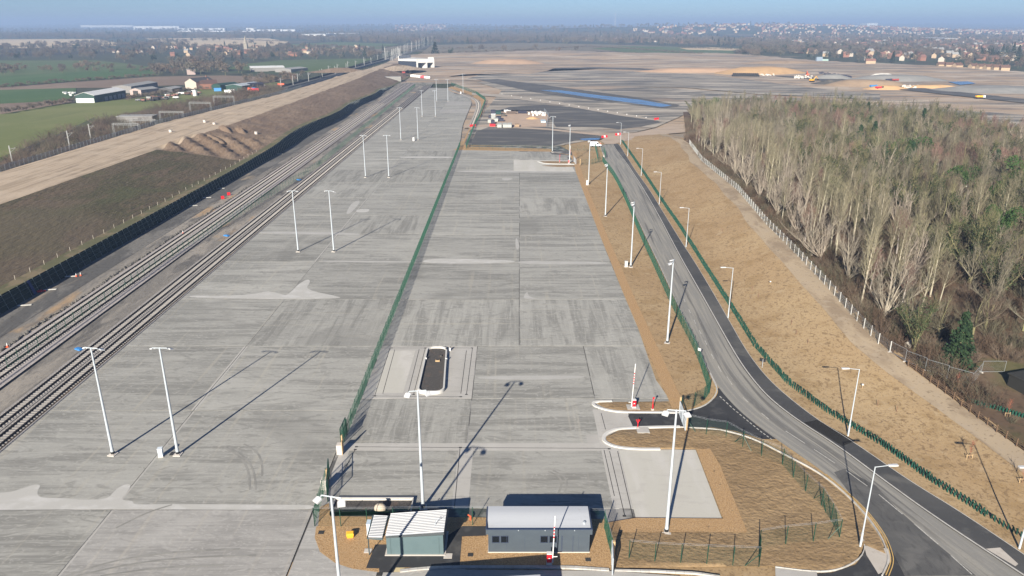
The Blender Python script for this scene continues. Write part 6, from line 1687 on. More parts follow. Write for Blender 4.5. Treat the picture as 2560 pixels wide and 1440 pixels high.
barn((617, 225), (628, 226), (633, 221), 4.8, 1.2, 'small navy shed at the railway side of the farm', m_dk, m_dk)
barn((624, 174), (628, 179), (712, 177), 4.2, 1.0, 'long low white-roofed shed in the green fields', m_grwall, m_whroof)
barn((688, 180), (728, 181), (730, 176), 3.4, 1.2, 'grey-roofed shed beside the long white shed', m_grwall, m_gyroof)
barn((489, 186), (489, 182), (468, 186), 5.5, 2.4, 'pink rendered house with grey roof beyond the ploughed field', m_pink, m_gyroof, 'house', 'house', chimney=.1)
t = thing('silo', 'white upright tank standing in the farm grass', 'tank', (*at(488, 238), -.6)); mb = MB(); mb.tube((0, 0, 0), (0, 0, 4.2), 1.7, 1.7, 14); mb.tube((0, 0, 4.2), (0, 0, 4.9), 1.7, .3, 14, caps=True); mb.build('shell', m_white, t, smooth_=True); mb = MB(); mb.bar((1.75, 0, 0), (1.75, 0, 4.3), .1); mb.build('ladder', m_galv, t)
r3 = random.Random(12)
def junk(px, py, lab, m, s):
    t = thing('farm_trailer', lab, 'trailer', (*at(px, py), -.66), r3.uniform(-.5, .5), 'farm trailers and implements')
    mb = MB(); mb.box((0, 0, s[2] / 2 + .6), s); mb.build('body', m, t)
    for x in (-s[0] * .3, s[0] * .3):
        mb = MB(); mb.tube((x, -s[1] / 2 - .1, .5), (x, s[1] / 2 + .1, .5), .5, .5, 8, caps=True); mb.build('wheel', m_black, t)
for k in range(34):
    px = r3.uniform(340, 500); py = 250 - (px - 340) * .10 + r3.uniform(-3, 5) - (px > 440) * 3
    c = r3.choice([m_dkroof, m_brownroof, m_white, m_gyroof, m_redroof, m_black])
    junk(px, py, 'small trailer or implement left in the farm grass', c, (r3.uniform(2, 5), 2.0, r3.uniform(.6, 1.6)))
for k, (px, py, m) in enumerate(((600, 224, m_blue), (612, 225, m_white), (622, 225, m_orange), (632, 225, m_blue), (641, 224, m_dk), (655, 218, m_white), (571, 231, m_white), (580, 230, m_white), (640, 227, m_red), (703, 214, m_orange), (545, 226, m_blue))):
    x, y = at(px, py); mb = MB(); mb.box((0, 0, 1.3), (6, 2.5, 2.6)); mb.box((0, 0, 2.63), (6.1, 2.6, .1)); o = mb.build('container', m, None, (x, y, -.6), r3.uniform(-.2, .2)); tag(o, 'small storage container standing at the farm beside the railway', 'container', 'containers by the farm')
for k in range(16):
    x, y = at(r3.uniform(152, 190), r3.uniform(229, 238)); mb = MB(); mb.prism(rrect(-.9, -.5, .9, .5, .3, n=2), .2, 1.1); mb.box((1.0, 0, 1.1), (.5, .35, .4)); 
    for q in ((-.6, -.3), (-.6, .3), (.6, -.3), (.6, .3)): mb.bar((q[0], q[1], 0), (q[0], q[1], .3), .15)
    o = mb.build('sheep', m_white, None, (x, y, -.62), r3.uniform(0, 6)); tag(o, 'white sheep grazing in the green field by the barn', 'sheep', 'sheep beside the green barn')
# ---------------------------------------------------------------- main line
m_mast = mat('galvanised_mast', (.27, .275, .27), .6)
m_pole = mat('pale_mast', (.44, .44, .42), .6)
def gantry(p0, p1, label, h=7.2):
    a, b = Vector((*at(p0[0], p0[1], h), 0)), Vector((*at(p1[0], p1[1], h), 0))
    b = a + Vector((max(14, (b - a).length), (b.y - a.y) * .5, 0)).normalized() * min(26, max(14, (b - a).length))
    t = thing('rail_gantry', label, 'gantry', (a.x, a.y, -.8), 0, 'gantries over the main line')
    d = b - a
    for q in (Vector((0, 0, 0)), d):
        mb = MB()
        for s in (-.35, .35): mb.bar(q + Vector((s, 0, 0)), q + Vector((s, 0, h + .8)), .16)
        for z in range(0, 8): mb.bar(q + Vector((-.35, 0, z)), q + Vector((.35, 0, z + 1)), .08)
        mb.build('leg', m_mast, t)
    mb = MB()
    for z in (h, h + .8): mb.bar(Vector((0, 0, z)), d + Vector((0, 0, z)), .18)
    n = 12
    for k in range(n): mb.bar(d * (k / n) + Vector((0, 0, h)), d * ((k + 1) / n) + Vector((0, 0, h + .8)), .10)
    for k in (.2, .4, .6, .8): mb.bar(d * k + Vector((0, 0, h)), d * k + Vector((0, 0, h - 1.6)), .12)
    mb.build('beam', m_mast, t)
for k, (a, b) in enumerate((((281, 308), (340, 310)), ((324, 297), (379, 300)), ((398, 278), (450, 279)), ((473, 255), (514, 256)), ((533, 240), (573, 240)))): gantry(a, b, f'grey lattice gantry over the main line, {ORD[k]} from the picture edge')
def cat_mast(px, py, h, lab, grp='overhead line masts', z=-.8):
    t = thing('overhead_mast', lab, 'mast', (*at(px, py, z), z), 0, grp)
    mb = MB(); mb.bar((0, 0, 0), (0, 0, h), .34); mb.build('pole', m_pole, t)
    mb = MB(); mb.bar((0, 0, h * .82), (2.6, 0, h * .9), .12); mb.bar((0, 0, h * .66), (2.6, 0, h * .88), .10); mb.build('arm', m_mast, t)
for k, (px, py) in enumerate(((33, 415), (175, 372), (228, 352))): cat_mast(px, py, 8.4, f'pale overhead line mast in the scrub, {ORD[k]} from the picture edge')
for k, (px, py) in enumerate(((703, 222), (733, 214), (745, 208), (772, 205), (801, 197), (806, 194), (822, 185), (838, 186), (844, 180), (866, 178), (889, 170), (911, 166), (928, 160), (944, 152), (958, 148), (870, 172), (910, 160))):
    cat_mast(px, py - 1, 9.0, 'pale overhead line mast along the distant main line', 'masts along the distant line')
r3 = random.Random(9)
for k in range(26):
    cat_mast(r3.uniform(958, 1004), r3.uniform(148, 155), r3.uniform(12, 22), 'thin pale pole in the cluster of masts behind the portal', 'pole cluster behind the portal')
for k in range(22):
    u = k / 21; cat_mast(lerp(985, 1078, u) + r3.uniform(-4, 4), lerp(142, 112, u), 14 + 10 * u, 'thin pale mast on the line running to the horizon', 'masts running to the horizon')
mb = MB(); pl = [(at(px, py)) for px, py in ((560, 262), (700, 222), (800, 196), (900, 166), (960, 150), (1010, 134), (1085, 111))]
mb.ribbon([(*q, -.62) for q in offset_line(pl, -7)], [(*q, -.62) for q in offset_line(pl, 7)])
structure(mb.build('railway_bed', layered('dark_track_bed', (.115, .108, .10), [((.3, .02, 0), .5, .62, (.06, .055, .05), .8, 3)])), 'dark ballast bed of the distant main line')
pl2 = [(x - 6.4, y) for x, y in pl][:6]
mb = MB(); mb.sweep([(-.1, 0), (.1, 0), (.1, 1.8), (-.1, 1.8)], [(x, y, -.7) for x, y in pl2]); o = tag(mb.build('railway_wall', mat('dark_boundary', (.03, .033, .036), .9)), 'low dark boundary wall along the distant main line', 'wall')
pl3 = [(x + 7.5, y) for x, y in pl][1:5]
mb = MB(); mb.sweep([(-.1, 0), (.1, 0), (.1, 2.2), (-.1, 2.2)], [(x, y, -.7) for x, y in pl3]); o = tag(mb.build('railway_wall', mat('grey_boundary', (.20, .215, .225), .8)), 'pale grey boundary fence on the near side of the distant main line', 'wall')
# grey palisade along the bank top
m_pal = mat('palisade_steel', (.27, .295, .31), .6)
mb = MB()
for k in range(15):
    x = 2.75 * (k + .5) / 15; mb.v += [(x - .04, 0, .05), (x + .04, 0, .05), (x + .04, 0, 2.3), (x, 0, 2.45), (x - .04, 0, 2.3)]; i = len(mb.v) - 5; mb.f.append((i, i + 1, i + 2, i + 3, i + 4)); mb.m.append(0)
for z in (.4, 1.9): mb.box((1.375, .03, z), (2.75, .05, .06))
pal_me = mb.mesh('palisade_panel', m_pal)
mb = MB(); mb.box((0, 0, 1.2), (.12, .1, 2.4)); ppost = mb.mesh('post', m_pal)
P = resample([(fence_x(y) - .6, y) for y in np.arange(190, 760, 10)], 2.75)
t = thing('palisade_fence', 'grey steel palisade fence along the edge of the haul road', 'fence', (P[0][0], P[0][1], 7.6))
rest = MB()
for i, (a, b) in enumerate(zip(P, P[1:])):
    rz = math.atan2(b[1] - a[1], b[0] - a[0])
    if i < 150:
        link('palisade_panel', pal_me, t, (a[0] - P[0][0], a[1] - P[0][1], -.2), rz); link('post', ppost, t, (a[0] - P[0][0], a[1] - P[0][1], -.2))
    else:
        L = math.dist(a, b); rest.box(((a[0] + b[0]) / 2 - P[0][0], (a[1] + b[1]) / 2 - P[0][1], .9), (L, .06, 2.2), rz)
stuff(rest.build('far_pales', m_pal, t))
for a, b, lab in (((-40, 420), (130, 352), 'grey steel palisade fence on the pasture side of the scrub'), ((130, 352), (238, 300), 'second length of grey palisade on the pasture side')):
    P = resample([at(*a), at(*b)], 2.75); t = thing('palisade_fence', lab, 'fence', (*P[0], -.7))
    for p, q in zip(P, P[1:]): link('palisade_panel', pal_me, t, (p[0] - P[0][0], p[1] - P[0][1], 0), math.atan2(q[1] - p[1], q[0] - p[0]))
x, y = at(345, 303); t = thing('lineside_hut', 'grey flat-roofed lineside building among the scrub', 'hut', (x, y, -.8), .1)
mb = MB(); mb.box((0, 0, 2.0), (20, 9, 4.0)); mb.build('walls', m_grwall, t); mb = MB(); mb.box((0, 0, 4.1), (20.8, 9.8, .3)); mb.build('roof', m_gyroof, t); mb = MB(); mb.box((3, -4.55, 1.5), (2, .1, 3)); mb.build('door', m_slot, t)
mb = MB(); mb.face([(x, y, -.75) for x, y in ats([(-500, 640), (-500, 450), (0, 400), (240, 298), (480, 244), (620, 222), (700, 205), (720, 240), (400, 330), (0, 520)])]); structure(mb.build('scrub_ground', layered('scrub_ground', (.10, .082, .058), [((.1, .1, 0), .45, .62, (.075, .066, .04), .7, 6), ((.5, .5, 0), .5, .7, (.15, .12, .08), .6, 6)])), 'rough brown ground under the railway scrub')

# ================================================================ VILLAGE, TOWN, WAREHOUSES
def house_mesh(name, w, d, h, r, mw, mr):
    mb = MB(); mb.v = [(-w/2, -d/2, -1), (w/2, -d/2, -1), (w/2, d/2, -1), (-w/2, d/2, -1), (-w/2, -d/2, h), (w/2, -d/2, h), (w/2, d/2, h), (-w/2, d/2, h), (-w/2, 0, h + r), (w/2, 0, h + r)]
    mb.f = [(0, 1, 5, 4), (2, 3, 7, 6), (1, 2, 6, 9, 5), (3, 0, 4, 8, 7)]; mb.m = [0] * 4
    e = .35; i = len(mb.v)
    mb.v += [(-w/2 - e, -d/2 - e, h - .15), (w/2 + e, -d/2 - e, h - .15), (w/2 + e, 0, h + r + .08), (-w/2 - e, 0, h + r + .08), (w/2 + e, d/2 + e, h - .15), (-w/2 - e, d/2 + e, h - .15)]
    mb.f += [(i, i + 1, i + 2, i + 3), (i + 3, i + 2, i + 4, i + 5)]; mb.m += [1, 1]
    mb.box((w * .3, 0, h + r + .3), (.8, .8, 1.2), m=1)
    return mb.mesh(name, [mw, mr]), mb
HM = []
for k, (w, d, h, r, mw, mr) in enumerate(((9, 7, 5, 2.8, m_buff, m_brownroof), (8, 7, 5, 2.6, m_brick, m_redroof), (10, 8, 5, 3, m_cream, m_dkroof), (12, 7, 5, 2.6, m_buff, m_redroof), (9, 8, 5, 3, m_buff, m_gyroof), (16, 8, 5.5, 2.8, m_brick, m_brownroof), (8, 7, 5, 2.8, m_cream, m_redroof))):
    HM.append(house_mesh('house', w, d, h, r, mw, mr))
HDESC = ['buff house with brown roof', 'red brick house with red roof', 'cream house with slate roof', 'buff house with red roof', 'buff house with grey roof', 'long brick terrace with brown roof', 'cream house with red roof']
r4 = random.Random(31)
def houses(poly, n, where, grp, mind=14, cap=999, sizes=(1.0, 1.25)):
    pts = sample_poly(ats(poly), n, r4, mind)
    pts.sort(key=lambda p: p[1])
    rest = [MB() for _ in HM]
    for i, p in enumerate(pts):
        k = r4.randrange(len(HM)); a = r4.choice([0, .2, 1.5, -.3, 1.2]) + r4.uniform(-.15, .15); s = r4.uniform(*sizes)
        z = -.8 + ridge(p[0], p[1])
        if i < cap:
            o = link('house', HM[k][0], None, (p[0], p[1], z), a); o.scale = (s, s, s)
            tag(o, f'{HDESC[k]} {where}', 'house', f'{grp}: {HDESC[k]}')
        else:
            src = HM[k][1]; dst = rest[k]; c_, s_ = math.cos(a) * s, math.sin(a) * s; b0 = len(dst.v)
            dst.v += [(p[0] + x * c_ - y * s_, p[1] + x * s_ + y * c_, z + zz * s) for x, y, zz in src.v]
            dst.f += [tuple(q + b0 for q in f) for f in src.f]; dst.m += src.m
    for k, d in enumerate(rest):
        if d.f: stuff(d.build('houses', [HM[k][0].materials[0], HM[k][0].materials[1]]), f'far town houses {where}')
houses([(560, 150), (430, 140), (330, 138), (260, 130), (380, 118), (520, 116), (640, 118), (650, 132)], 40, 'among the village trees', 'village', 16, 999, (.75, 1.0))
houses([(700, 140), (880, 138), (960, 128), (940, 116), (760, 118)], 20, 'scattered beyond the church', 'beyond the church', 20, 999, (.75, 1.0))
houses([(2140, 152), (2560, 158), (2560, 108), (2300, 104), (1990, 112), (1940, 126)], 230, 'in the town at the wood edge', 'near town', 17, 170)
houses([(1880, 118), (2560, 108), (2560, 74), (2250, 76), (1930, 80), (1850, 100)], 900, 'spread over the far town', 'far town', 14, 0)
houses([(1370, 99), (1480, 92), (1600, 96), (1800, 103), (1780, 108), (1560, 105)], 130, 'on the wooded ridge', 'ridge', 14, 30)
houses([(985, 74), (1110, 72), (1120, 78), (1000, 80)], 120, 'in the distant bright estate', 'distant estate', 14, 0, (1.4, 1.9))
houses([(1560, 84), (1990, 76), (1990, 86), (1600, 92)], 160, 'beyond the ridge', 'ridge back', 14, 0, (1.3, 1.7))
# the brown-roofed houses by the boundary fence
for k, px in enumerate((2175, 2352, 2372, 2393, 2432, 2452, 2470, 2490, 2510)):
    x, y = at(px, 170 + (px - 2350) * .055); o = link('house', HM[3 if k == 0 else 0][0], None, (x, y, -.5), r4.uniform(-.3, .3)); o.scale = (1.05,) * 3
    tag(o, f'buff gabled house in the row behind the pale boundary fence, {ORD[k]} along', 'house', 'row of houses by the boundary fence')
# church
cx_, cy_ = at(616, 131); t = thing('church', 'stone church tower with spire rising among the village trees', 'church', (cx_, cy_, -.7))
m_stone = mat('church_stone', (.28, .25, .20), .9)
mb = MB(); mb.box((0, 0, 9), (6.5, 6.5, 18)); mb.build('tower', m_stone, t); mb = MB(); mb.tube((0, 0, 18), (0, 0, 32), 4.2, .1, 8); mb.build('spire', m_stone, t); mb = MB(); mb.box((12, 0, 4), (18, 8, 8)); mb.build('nave', m_stone, t)
# warehouses toward the horizon
m_wh = layered('white_cladding', (.74, .73, .69), [((.01, .01, .05), .5, .62, (.55, .58, .60), .6)]); m_whr = mat('pale_cladding_roof', (.66, .69, .70), .6)
def shed(x0, x1, pb, pt, lab, name='warehouse', m=None):
    a = Vector((*at(x0, pb), 0)); b = Vector((*at(x1, pb), 0)); h = (pb - pt) / 1860 * a.y * 1.02 + 1
    w = b.x - a.x; t = thing(name, lab, name, (a.x, a.y, -.8), 0)
    mb = MB(); mb.box((w / 2, 70, h * .48), (w, 140, h * .96)); mb.build('walls', m or m_wh, t)
    mb = MB(); mb.prism([(-2, -2), (w + 2, -2), (w + 2, 142), (-2, 142)], h * .96, h * 1.02); mb.build('roof', m_whr, t)
    if w > 100:
        for q in range(5):
            mb = MB(); mb.box((w * (q + .5) / 5, -.6, h * .16), (w * .1, 1.2, h * .3)); mb.build('dock', m_gyroof, t)
for k, a in enumerate(((-40, 50, 61, 57, 'white warehouse cut by the picture edge near the horizon'), (202, 332, 70.5, 64, 'long white warehouse, first in the horizon row'), (334, 448, 74, 66.5, 'long white warehouse, second in the horizon row'), (448, 562, 77, 71.5, 'pale warehouse, third in the horizon row'), (444, 640, 81, 78, 'low wide white warehouse below the horizon row'), (616, 640, 77.5, 71, 'short tall white warehouse block'), (642, 738, 79.5, 74.5, 'pale grey warehouse right of the tall block'), (755, 814, 95, 87, 'nearer white warehouse in front of trees'), (797, 888, 90, 84.5, 'long low white warehouse behind the nearer one'), (888, 936, 89, 86.5, 'thin end of the long low white warehouse'))): shed(*a)
shed(1790, 1838, 78, 71.5, 'pale curved stand-like building on the ridge', 'building'); shed(2166, 2192, 75, 60.5, 'large pale tower block on the town skyline', 'tower_block', mat('pale_tower', (.52, .55, .55), .7)); shed(2104, 2160, 75, 66, 'long grey slab building on the town skyline', 'tower_block', mat('grey_tower', (.42, .44, .45), .7))
shed(1966, 1980, 75, 68, 'small white block on the town skyline', 'building'); shed(2022, 2045, 75, 69, 'white low block on the town skyline', 'building'); shed(2362, 2392, 104, 97, 'brick block rising in the town', 'building', m_buff)
t = thing('radio_mast', 'thin pale radio mast on the horizon', 'radio mast', (*at(1537, 75), 30)); mb = MB(); mb.tube((0, 0, 0), (0, 0, 118), 2.2, .8, 4); mb.build('lattice', m_white, t); mb = MB(); mb.box((0, 0, 90), (6, 6, 2)); mb.build('platform', m_white, t)
# ================================================================ TREES
def bark(name, c, c2, hue=.0): return layered(name, c, [((.6, .6, .25), .42, .62, c2, .7, 4)], coord='obj', rough=.9, rnd=.16, rnd_hue=.012)
m_bpale = bark('pale_bark', (.36, .325, .25), (.27, .25, .165)); m_bgrey = bark('grey_bark', (.33, .29, .235), (.25, .215, .17)); m_bolive = bark('olive_bark', (.20, .185, .095), (.155, .145, .08)); m_bwhite = bark('white_bark', (.50, .45, .41), (.38, .33, .30))
m_tgrey = bark('grey_twigs', (.29, .25, .20), (.215, .185, .145)); m_tyel = bark('olive_yellow_twigs', (.245, .218, .145), (.18, .162, .108)); m_tol = bark('olive_twigs', (.148, .132, .088), (.10, .09, .06)); m_tgr2 = bark('grey_olive_twigs', (.205, .185, .135), (.15, .135, .10)); m_tred = bark('reddish_twigs', (.23, .145, .115), (.165, .105, .085)); m_tbr = bark('brown_twigs', (.19, .145, .108), (.135, .105, .078))
m_needle = layered('dark_needles', (.018, .040, .018), [((1.2, 1.2, 1.2), .42, .62, (.034, .062, .024), .9, 4)], coord='obj', rough=.85, rnd=.2); m_ever = layered('bright_evergreen', (.045, .088, .022), [((1.2, 1.2, 1.2), .42, .62, (.022, .050, .016), .9, 4)], coord='obj', rough=.85, rnd=.2); m_ivy = layered('ivy_leaves', (.032, .048, .020), [((1, 1, 1), .42, .62, (.055, .065, .030), .8, 4)], coord='obj', rough=.85, rnd=.2)
m_bramble = layered('bramble', (.125, .085, .058), [((1, 1, 1), .45, .62, (.085, .06, .042), .8, 4)], coord='obj', rnd=.2)
def segs_mesh(name, S, m, n_big=5):
    """Tapered prisms from an array of (x0,y0,z0,x1,y1,z1,r0,r1); thick ones get more sides."""
    S = np.array(S, dtype=np.float64); V = []; F = []; off = 0
    big = S[:, 6] > .05
    for sel, n in ((big, n_big), (~big, 3)):
        Q = S[sel]
        if not len(Q): continue
        a, b = Q[:, :3], Q[:, 3:6]; d = b - a; d /= np.maximum(1e-9, np.linalg.norm(d, axis=1))[:, None]
        h = np.where(np.abs(d[:, 2:3]) < .9, np.array([[0, 0, 1.]]), np.array([[1., 0, 0]]))
        u = np.cross(d, h); u /= np.linalg.norm(u, axis=1)[:, None]; w = np.cross(d, u)
        ang = 2 * np.pi * np.arange(n) / n
        ring = u[:, None, :] * np.cos(ang)[None, :, None] + w[:, None, :] * np.sin(ang)[None, :, None]
        v = np.concatenate([a[:, None] + ring * Q[:, 6][:, None, None], b[:, None] + ring * Q[:, 7][:, None, None]], axis=1).reshape(-1, 3)
        base = off + np.arange(len(Q))[:, None] * 2 * n
        k = np.arange(n); f = np.stack([k, (k + 1) % n, n + (k + 1) % n, n + k], axis=1)
        F.append((base[:, :, None] + f[None]).reshape(-1, 4)); V.append(v); off += len(v)
    V = np.concatenate(V); F = np.concatenate(F)
    me = bpy.data.meshes.new(name)
    me.vertices.add(len(V)); me.vertices.foreach_set('co', V.astype(np.float32).ravel())
    me.loops.add(F.size); me.loops.foreach_set('vertex_index', F.astype(np.int32).ravel())
    me.polygons.add(len(F)); me.polygons.foreach_set('loop_start', np.arange(len(F), dtype=np.int32) * 4); me.polygons.foreach_set('loop_total', np.full(len(F), 4, dtype=np.int32))
    me.materials.append(m); me.update(calc_edges=True); me.validate()
    return me
def vdir(th, az): return Vector((math.sin(th) * math.cos(az), math.sin(th) * math.sin(az), math.cos(th)))
def grow(S, p, d, L, r, nseg, rng, up=.12, wander=.12):
    """A branch of nseg segments; returns the points along it."""
    pts = [(p.copy(), r)]
    for k in range(nseg):
        d = (d + Vector((rng.gauss(0, wander), rng.gauss(0, wander), rng.gauss(0, wander * .6) + up))).normalized()
        q = p + d * (L / nseg); r1 = r * (1 - .8 * (k + 1) / nseg)
        ra = r * (1 - .8 * k / nseg)
        S.append((*p, *q, ra, max(.008, r1))); p = q; pts.append((p.copy(), max(.008, r1)))
    return pts, d
def twigs(S, pts, n, L, rng, th=.7, r=.016, up=.25):
    for _ in range(n):
        i = rng.randrange(1, len(pts)); a, b = pts[i - 1][0], pts[i][0]
        p = a.lerp(b, rng.random()); d = (b - a).normalized()
        dd = (d + Vector((rng.uniform(-th, th), rng.uniform(-th, th), rng.uniform(-th, th) * .6 + up))).normalized()
        l = L * rng.uniform(.5, 1.2); q = p + dd * l
        S.append((*p, *q, r, r * .4))
        if rng.random() < .55:
            m_ = p.lerp(q, .5); d2 = (dd + Vector((rng.uniform(-.6, .6), rng.uniform(-.6, .6), rng.uniform(-.3, .6)))).normalized()
            S.append((*m_, *(m_ + d2 * l * .6), r * .7, r * .3))
def poplar(seed, H, dens=1.0, wide=1.0):
    rng = random.Random(seed); T = []; S = []
    pts = [Vector((0, 0, -.4))]; d = vdir(rng.uniform(0, .05), rng.uniform(0, 6))
    n = 9
    for k in range(n):
        d = (d + Vector((rng.gauss(0, .025), rng.gauss(0, .025), .05))).normalized(); pts.append(pts[-1] + d * H / n)
    R0 = H * .0105 + .03
    for k in range(n): T.append((*pts[k], *pts[k + 1], R0 * (1 - k / n) + .025, R0 * (1 - (k + 1) / n) + .025))
    nb = int(34 * dens)
    for k in range(nb):
        t = .36 + .62 * (k + rng.random() * .6) / nb; f = t * n; i = min(n - 1, int(f)); p = pts[i].lerp(pts[i + 1], f - i)
        L = H * (.40 * (1 - t) ** .8 + .05) * rng.uniform(.7, 1.15) * wide
        th = rng.uniform(.45, .80) * wide ** .5
        q, _ = grow(S, p, vdir(th, k * 2.4 + rng.uniform(-.5, .5)), L, max(.026, R0 * .46 * (1 - t) + .02), 4, rng, .16, .10)
        twigs(S, q, int(11 * dens), L * .32 + .4, rng, .75, .019)
    return T, S
def spreader(seed, H, W=.75, nl=8, dens=1.0, low=.10):
    rng = random.Random(seed); T = []; S = []
    R0 = H * .022 + .04; hb = H * low
    T.append((0, 0, -.4, .05, 0, hb, R0 * 1.15, R0))
    for k in range(nl):
        az = k * 2 * math.pi / nl * 1.0 + rng.uniform(-.4, .4); th = rng.choice([rng.uniform(.12, .45), rng.uniform(.45, .95) * W * 1.25])
        L = H * (.92 - .28 * th) * rng.uniform(.82, 1.05)
        q, d = grow(T if th < .3 else S, Vector((.05, 0, hb * rng.uniform(.75, 1))), vdir(th, az), L, R0 * rng.uniform(.42, .62), 7, rng, .06, .10)
        for j in range(int(11 * dens)):
            i = rng.randrange(2, 8); p = q[i - 1][0].lerp(q[min(7, i)][0], rng.random())
            dd = (d + vdir(rng.uniform(.5, 1.1), rng.uniform(0, 6.28)) * .9).normalized()
            b, _ = grow(S, p, dd, L * rng.uniform(.18, .36), q[i - 1][1] * .45 + .012, 3, rng, .10, .16)
            twigs(S, b, int(7 * dens), H * .085 + .25, rng, .8, .019)
        twigs(S, q[3:], int(8 * dens), H * .10, rng, .8, .02)
    return T, S
def bush(seed, H, n=26, tw=14):
    rng = random.Random(seed); S = []
    for k in range(n):
        a = rng.uniform(0, 6.28); b = Vector((math.cos(a), math.sin(a), 0)) * rng.uniform(0, H * .4)
        q, _ = grow(S, b, vdir(rng.uniform(.0, .9), a + rng.uniform(-.8, .8)), H * rng.uniform(.6, 1.05), .035, 4, rng, .08, .16)
        twigs(S, q, tw, H * .22, rng, .9, .014)
    return S
def leaf_cloud(name, pts, s, m, rng, flat=.6):
    """Leaf-sized quads around given points."""
    V = []; F = []
    for p, r in pts:
        d = Vector((rng.gauss(0, 1), rng.gauss(0, 1), rng.gauss(0, flat))).normalized(); e = d.orthogonal().normalized(); g = d.cross(e)
        c = p + Vector((rng.gauss(0, r), rng.gauss(0, r), rng.gauss(0, r * .7))); q = s * rng.uniform(.6, 1.4); i = len(V)
        V += [tuple(c + e * q), tuple(c + g * q * .55), tuple(c - e * q), tuple(c - g * q * .55)]; F.append((i, i + 1, i + 2, i + 3))
    me = bpy.data.meshes.new(name); me.from_pydata(V, [], F); me.materials.append(m); return me
def conifer(seed, H, W, m, n=2600, s=.26):
    rng = random.Random(seed); pts = []
    nw = int(H * 2.4)
    for k in range(nw):
        t = k / nw; z = H * (.06 + .94 * t); R_ = W * (1 - t) ** .85 * rng.uniform(.75, 1.1)
        nb = max(4, int(11 * (1 - t) + 3))
        for j in range(nb):
            a = rng.uniform(0, 6.28)
            for q in range(max(2, int(n / nw / nb))):
                f = rng.random() ** .6; pts.append((Vector((math.cos(a) * R_ * f, math.sin(a) * R_ * f, z - R_ * f * .28)), .14))
    return [(0, 0, -.3, 0, 0, H * .95, .16, .03)], leaf_cloud('foliage', pts, s, m, rng)
def evergreen(seed, H, W, m, n=2200, s=.22):
    rng = random.Random(seed); pts = []; cl = [(Vector((rng.gauss(0, W * .4), rng.gauss(0, W * .4), H * rng.uniform(.25, .92))), W * rng.uniform(.22, .42)) for _ in range(16)]
    for k in range(n):
        c, r = rng.choice(cl); d = Vector((rng.gauss(0, 1), rng.gauss(0, 1), rng.gauss(0, 1))).normalized(); pts.append((c + d * r * rng.uniform(.6, 1), .08))
    return [(0, 0, -.3, 0, 0, H * .7, .14, .05)], leaf_cloud('foliage', pts, s, m, rng)
class Kind: pass
KINDS = {}
def kind(key, name, T, C, mt, mc):
    k = Kind(); k.name = name
    k.trunk = segs_mesh(name + '_trunk', T, mt, 6); k.crown = C if isinstance(C, bpy.types.Mesh) else segs_mesh(name + '_crown', C, mc, 4)
    KINDS[key] = k
for i in range(4): T, S = poplar(100 + i, 12.5 + i * 1.1, 1.0, 1.0); kind(('pop', i), 'poplar_tree', T, S, m_bpale, m_tyel)
for i in range(3): T, S = spreader(200 + i, 8.2 + i * .8, 1.1, 11, .9, .32); kind(('olive', i), 'bare_tree', T, S, m_bolive, (m_tol, m_tgr2, m_tol)[i])
for i in range(3): T, S = spreader(300 + i, 11.5 + i, .8, 9, 1.0); kind(('spread', i), 'spreading_tree', T, S, m_bgrey, m_tgrey)
for i in range(2): T, S = spreader(350 + i, 8.6 + i, 1.05, 11, .9, .28); kind(('oak', i), 'bare_tree', T, S, m_bolive, m_tbr)
for i in range(2): T, S = poplar(400 + i, 9.5 + i, 1.1, 1.15); kind(('birch', i), 'birch_tree', T, S, m_bwhite, m_tred)
for i in range(2): T, C = conifer(500 + i, 10 + 2.5 * i, 3.2, m_needle, 3000); kind(('fir', i), 'conifer_tree', T, C, m_bolive, m_needle)
for i in range(2): T, C = evergreen(550 + i, 8.5 + i, 4.2, m_ever, 2600); kind(('ever', i), 'evergreen_tree', T, C, m_bolive, m_ever)
T, S = spreader(600, 11.5, .7, 8, .8, .15); ir = random.Random(8)
KINDS[('ivy', 0)] = k = Kind(); k.name = 'ivy_clad_tree'; k.trunk = segs_mesh('ivy_tree_trunk', T + S, m_bolive, 4)
k.crown = leaf_cloud('ivy', [(Vector(s[:3]).lerp(Vector(s[3:6]), ir.random()), .28) for s in S[:900] for _ in range(2) if s[2] < 9.5], .17, m_ivy, ir)
bush_m = [segs_mesh('bush', bush(700 + i, 3.2), m, 3) for i, m in enumerate((m_tbr, m_tol, m_bramble))]
def plant_tree(key, x, y, z, label, group, s=1.0, rz=None, cat='tree'):
    k = KINDS[key]; t = thing(k.name, label, cat, (x, y, z), R.uniform(0, 6.28) if rz is None else rz, group); t.scale = (s, s, s)
    link('trunk', k.trunk, t); link('crown', k.crown, t)
    return t
# ---- the fence row: big grey spreading trees with open multi-stemmed crowns
row = [((2187, 806), 1.05, 'large grey spreading bare tree by the mesh fence, nearest the dark spruce'), ((2100, 712), 1.12, 'large grey spreading bare tree, second along the mesh fence from the spruce'), ((2034, 655), .72, 'smaller grey bare tree between the second and third big fence trees'), ((1977, 592), 1.15, 'large grey spreading bare tree, third big one along the mesh fence'),
       ((1931, 536), .95, 'grey spreading bare tree, fourth big one along the mesh fence'), ((1885, 500), .9, 'grey spreading bare tree, fifth big one along the mesh fence'), ((1845, 462), .95, 'grey spreading bare tree, sixth big one along the mesh fence'), ((1808, 425), .9, 'grey spreading bare tree, seventh big one along the mesh fence'), ((1780, 395), .9, 'grey spreading bare tree, eighth big one along the mesh fence'), ((1757, 365), .9, 'grey spreading bare tree at the far corner of the wood fence')]
taken = []
for k, (p, s, lab) in enumerate(row):
    b = on(*p); x = b.x + 1.5; taken.append((x, b.y))
    plant_tree(('spread', k % 3), x, b.y, wood_z(x, b.y), lab, None, s)
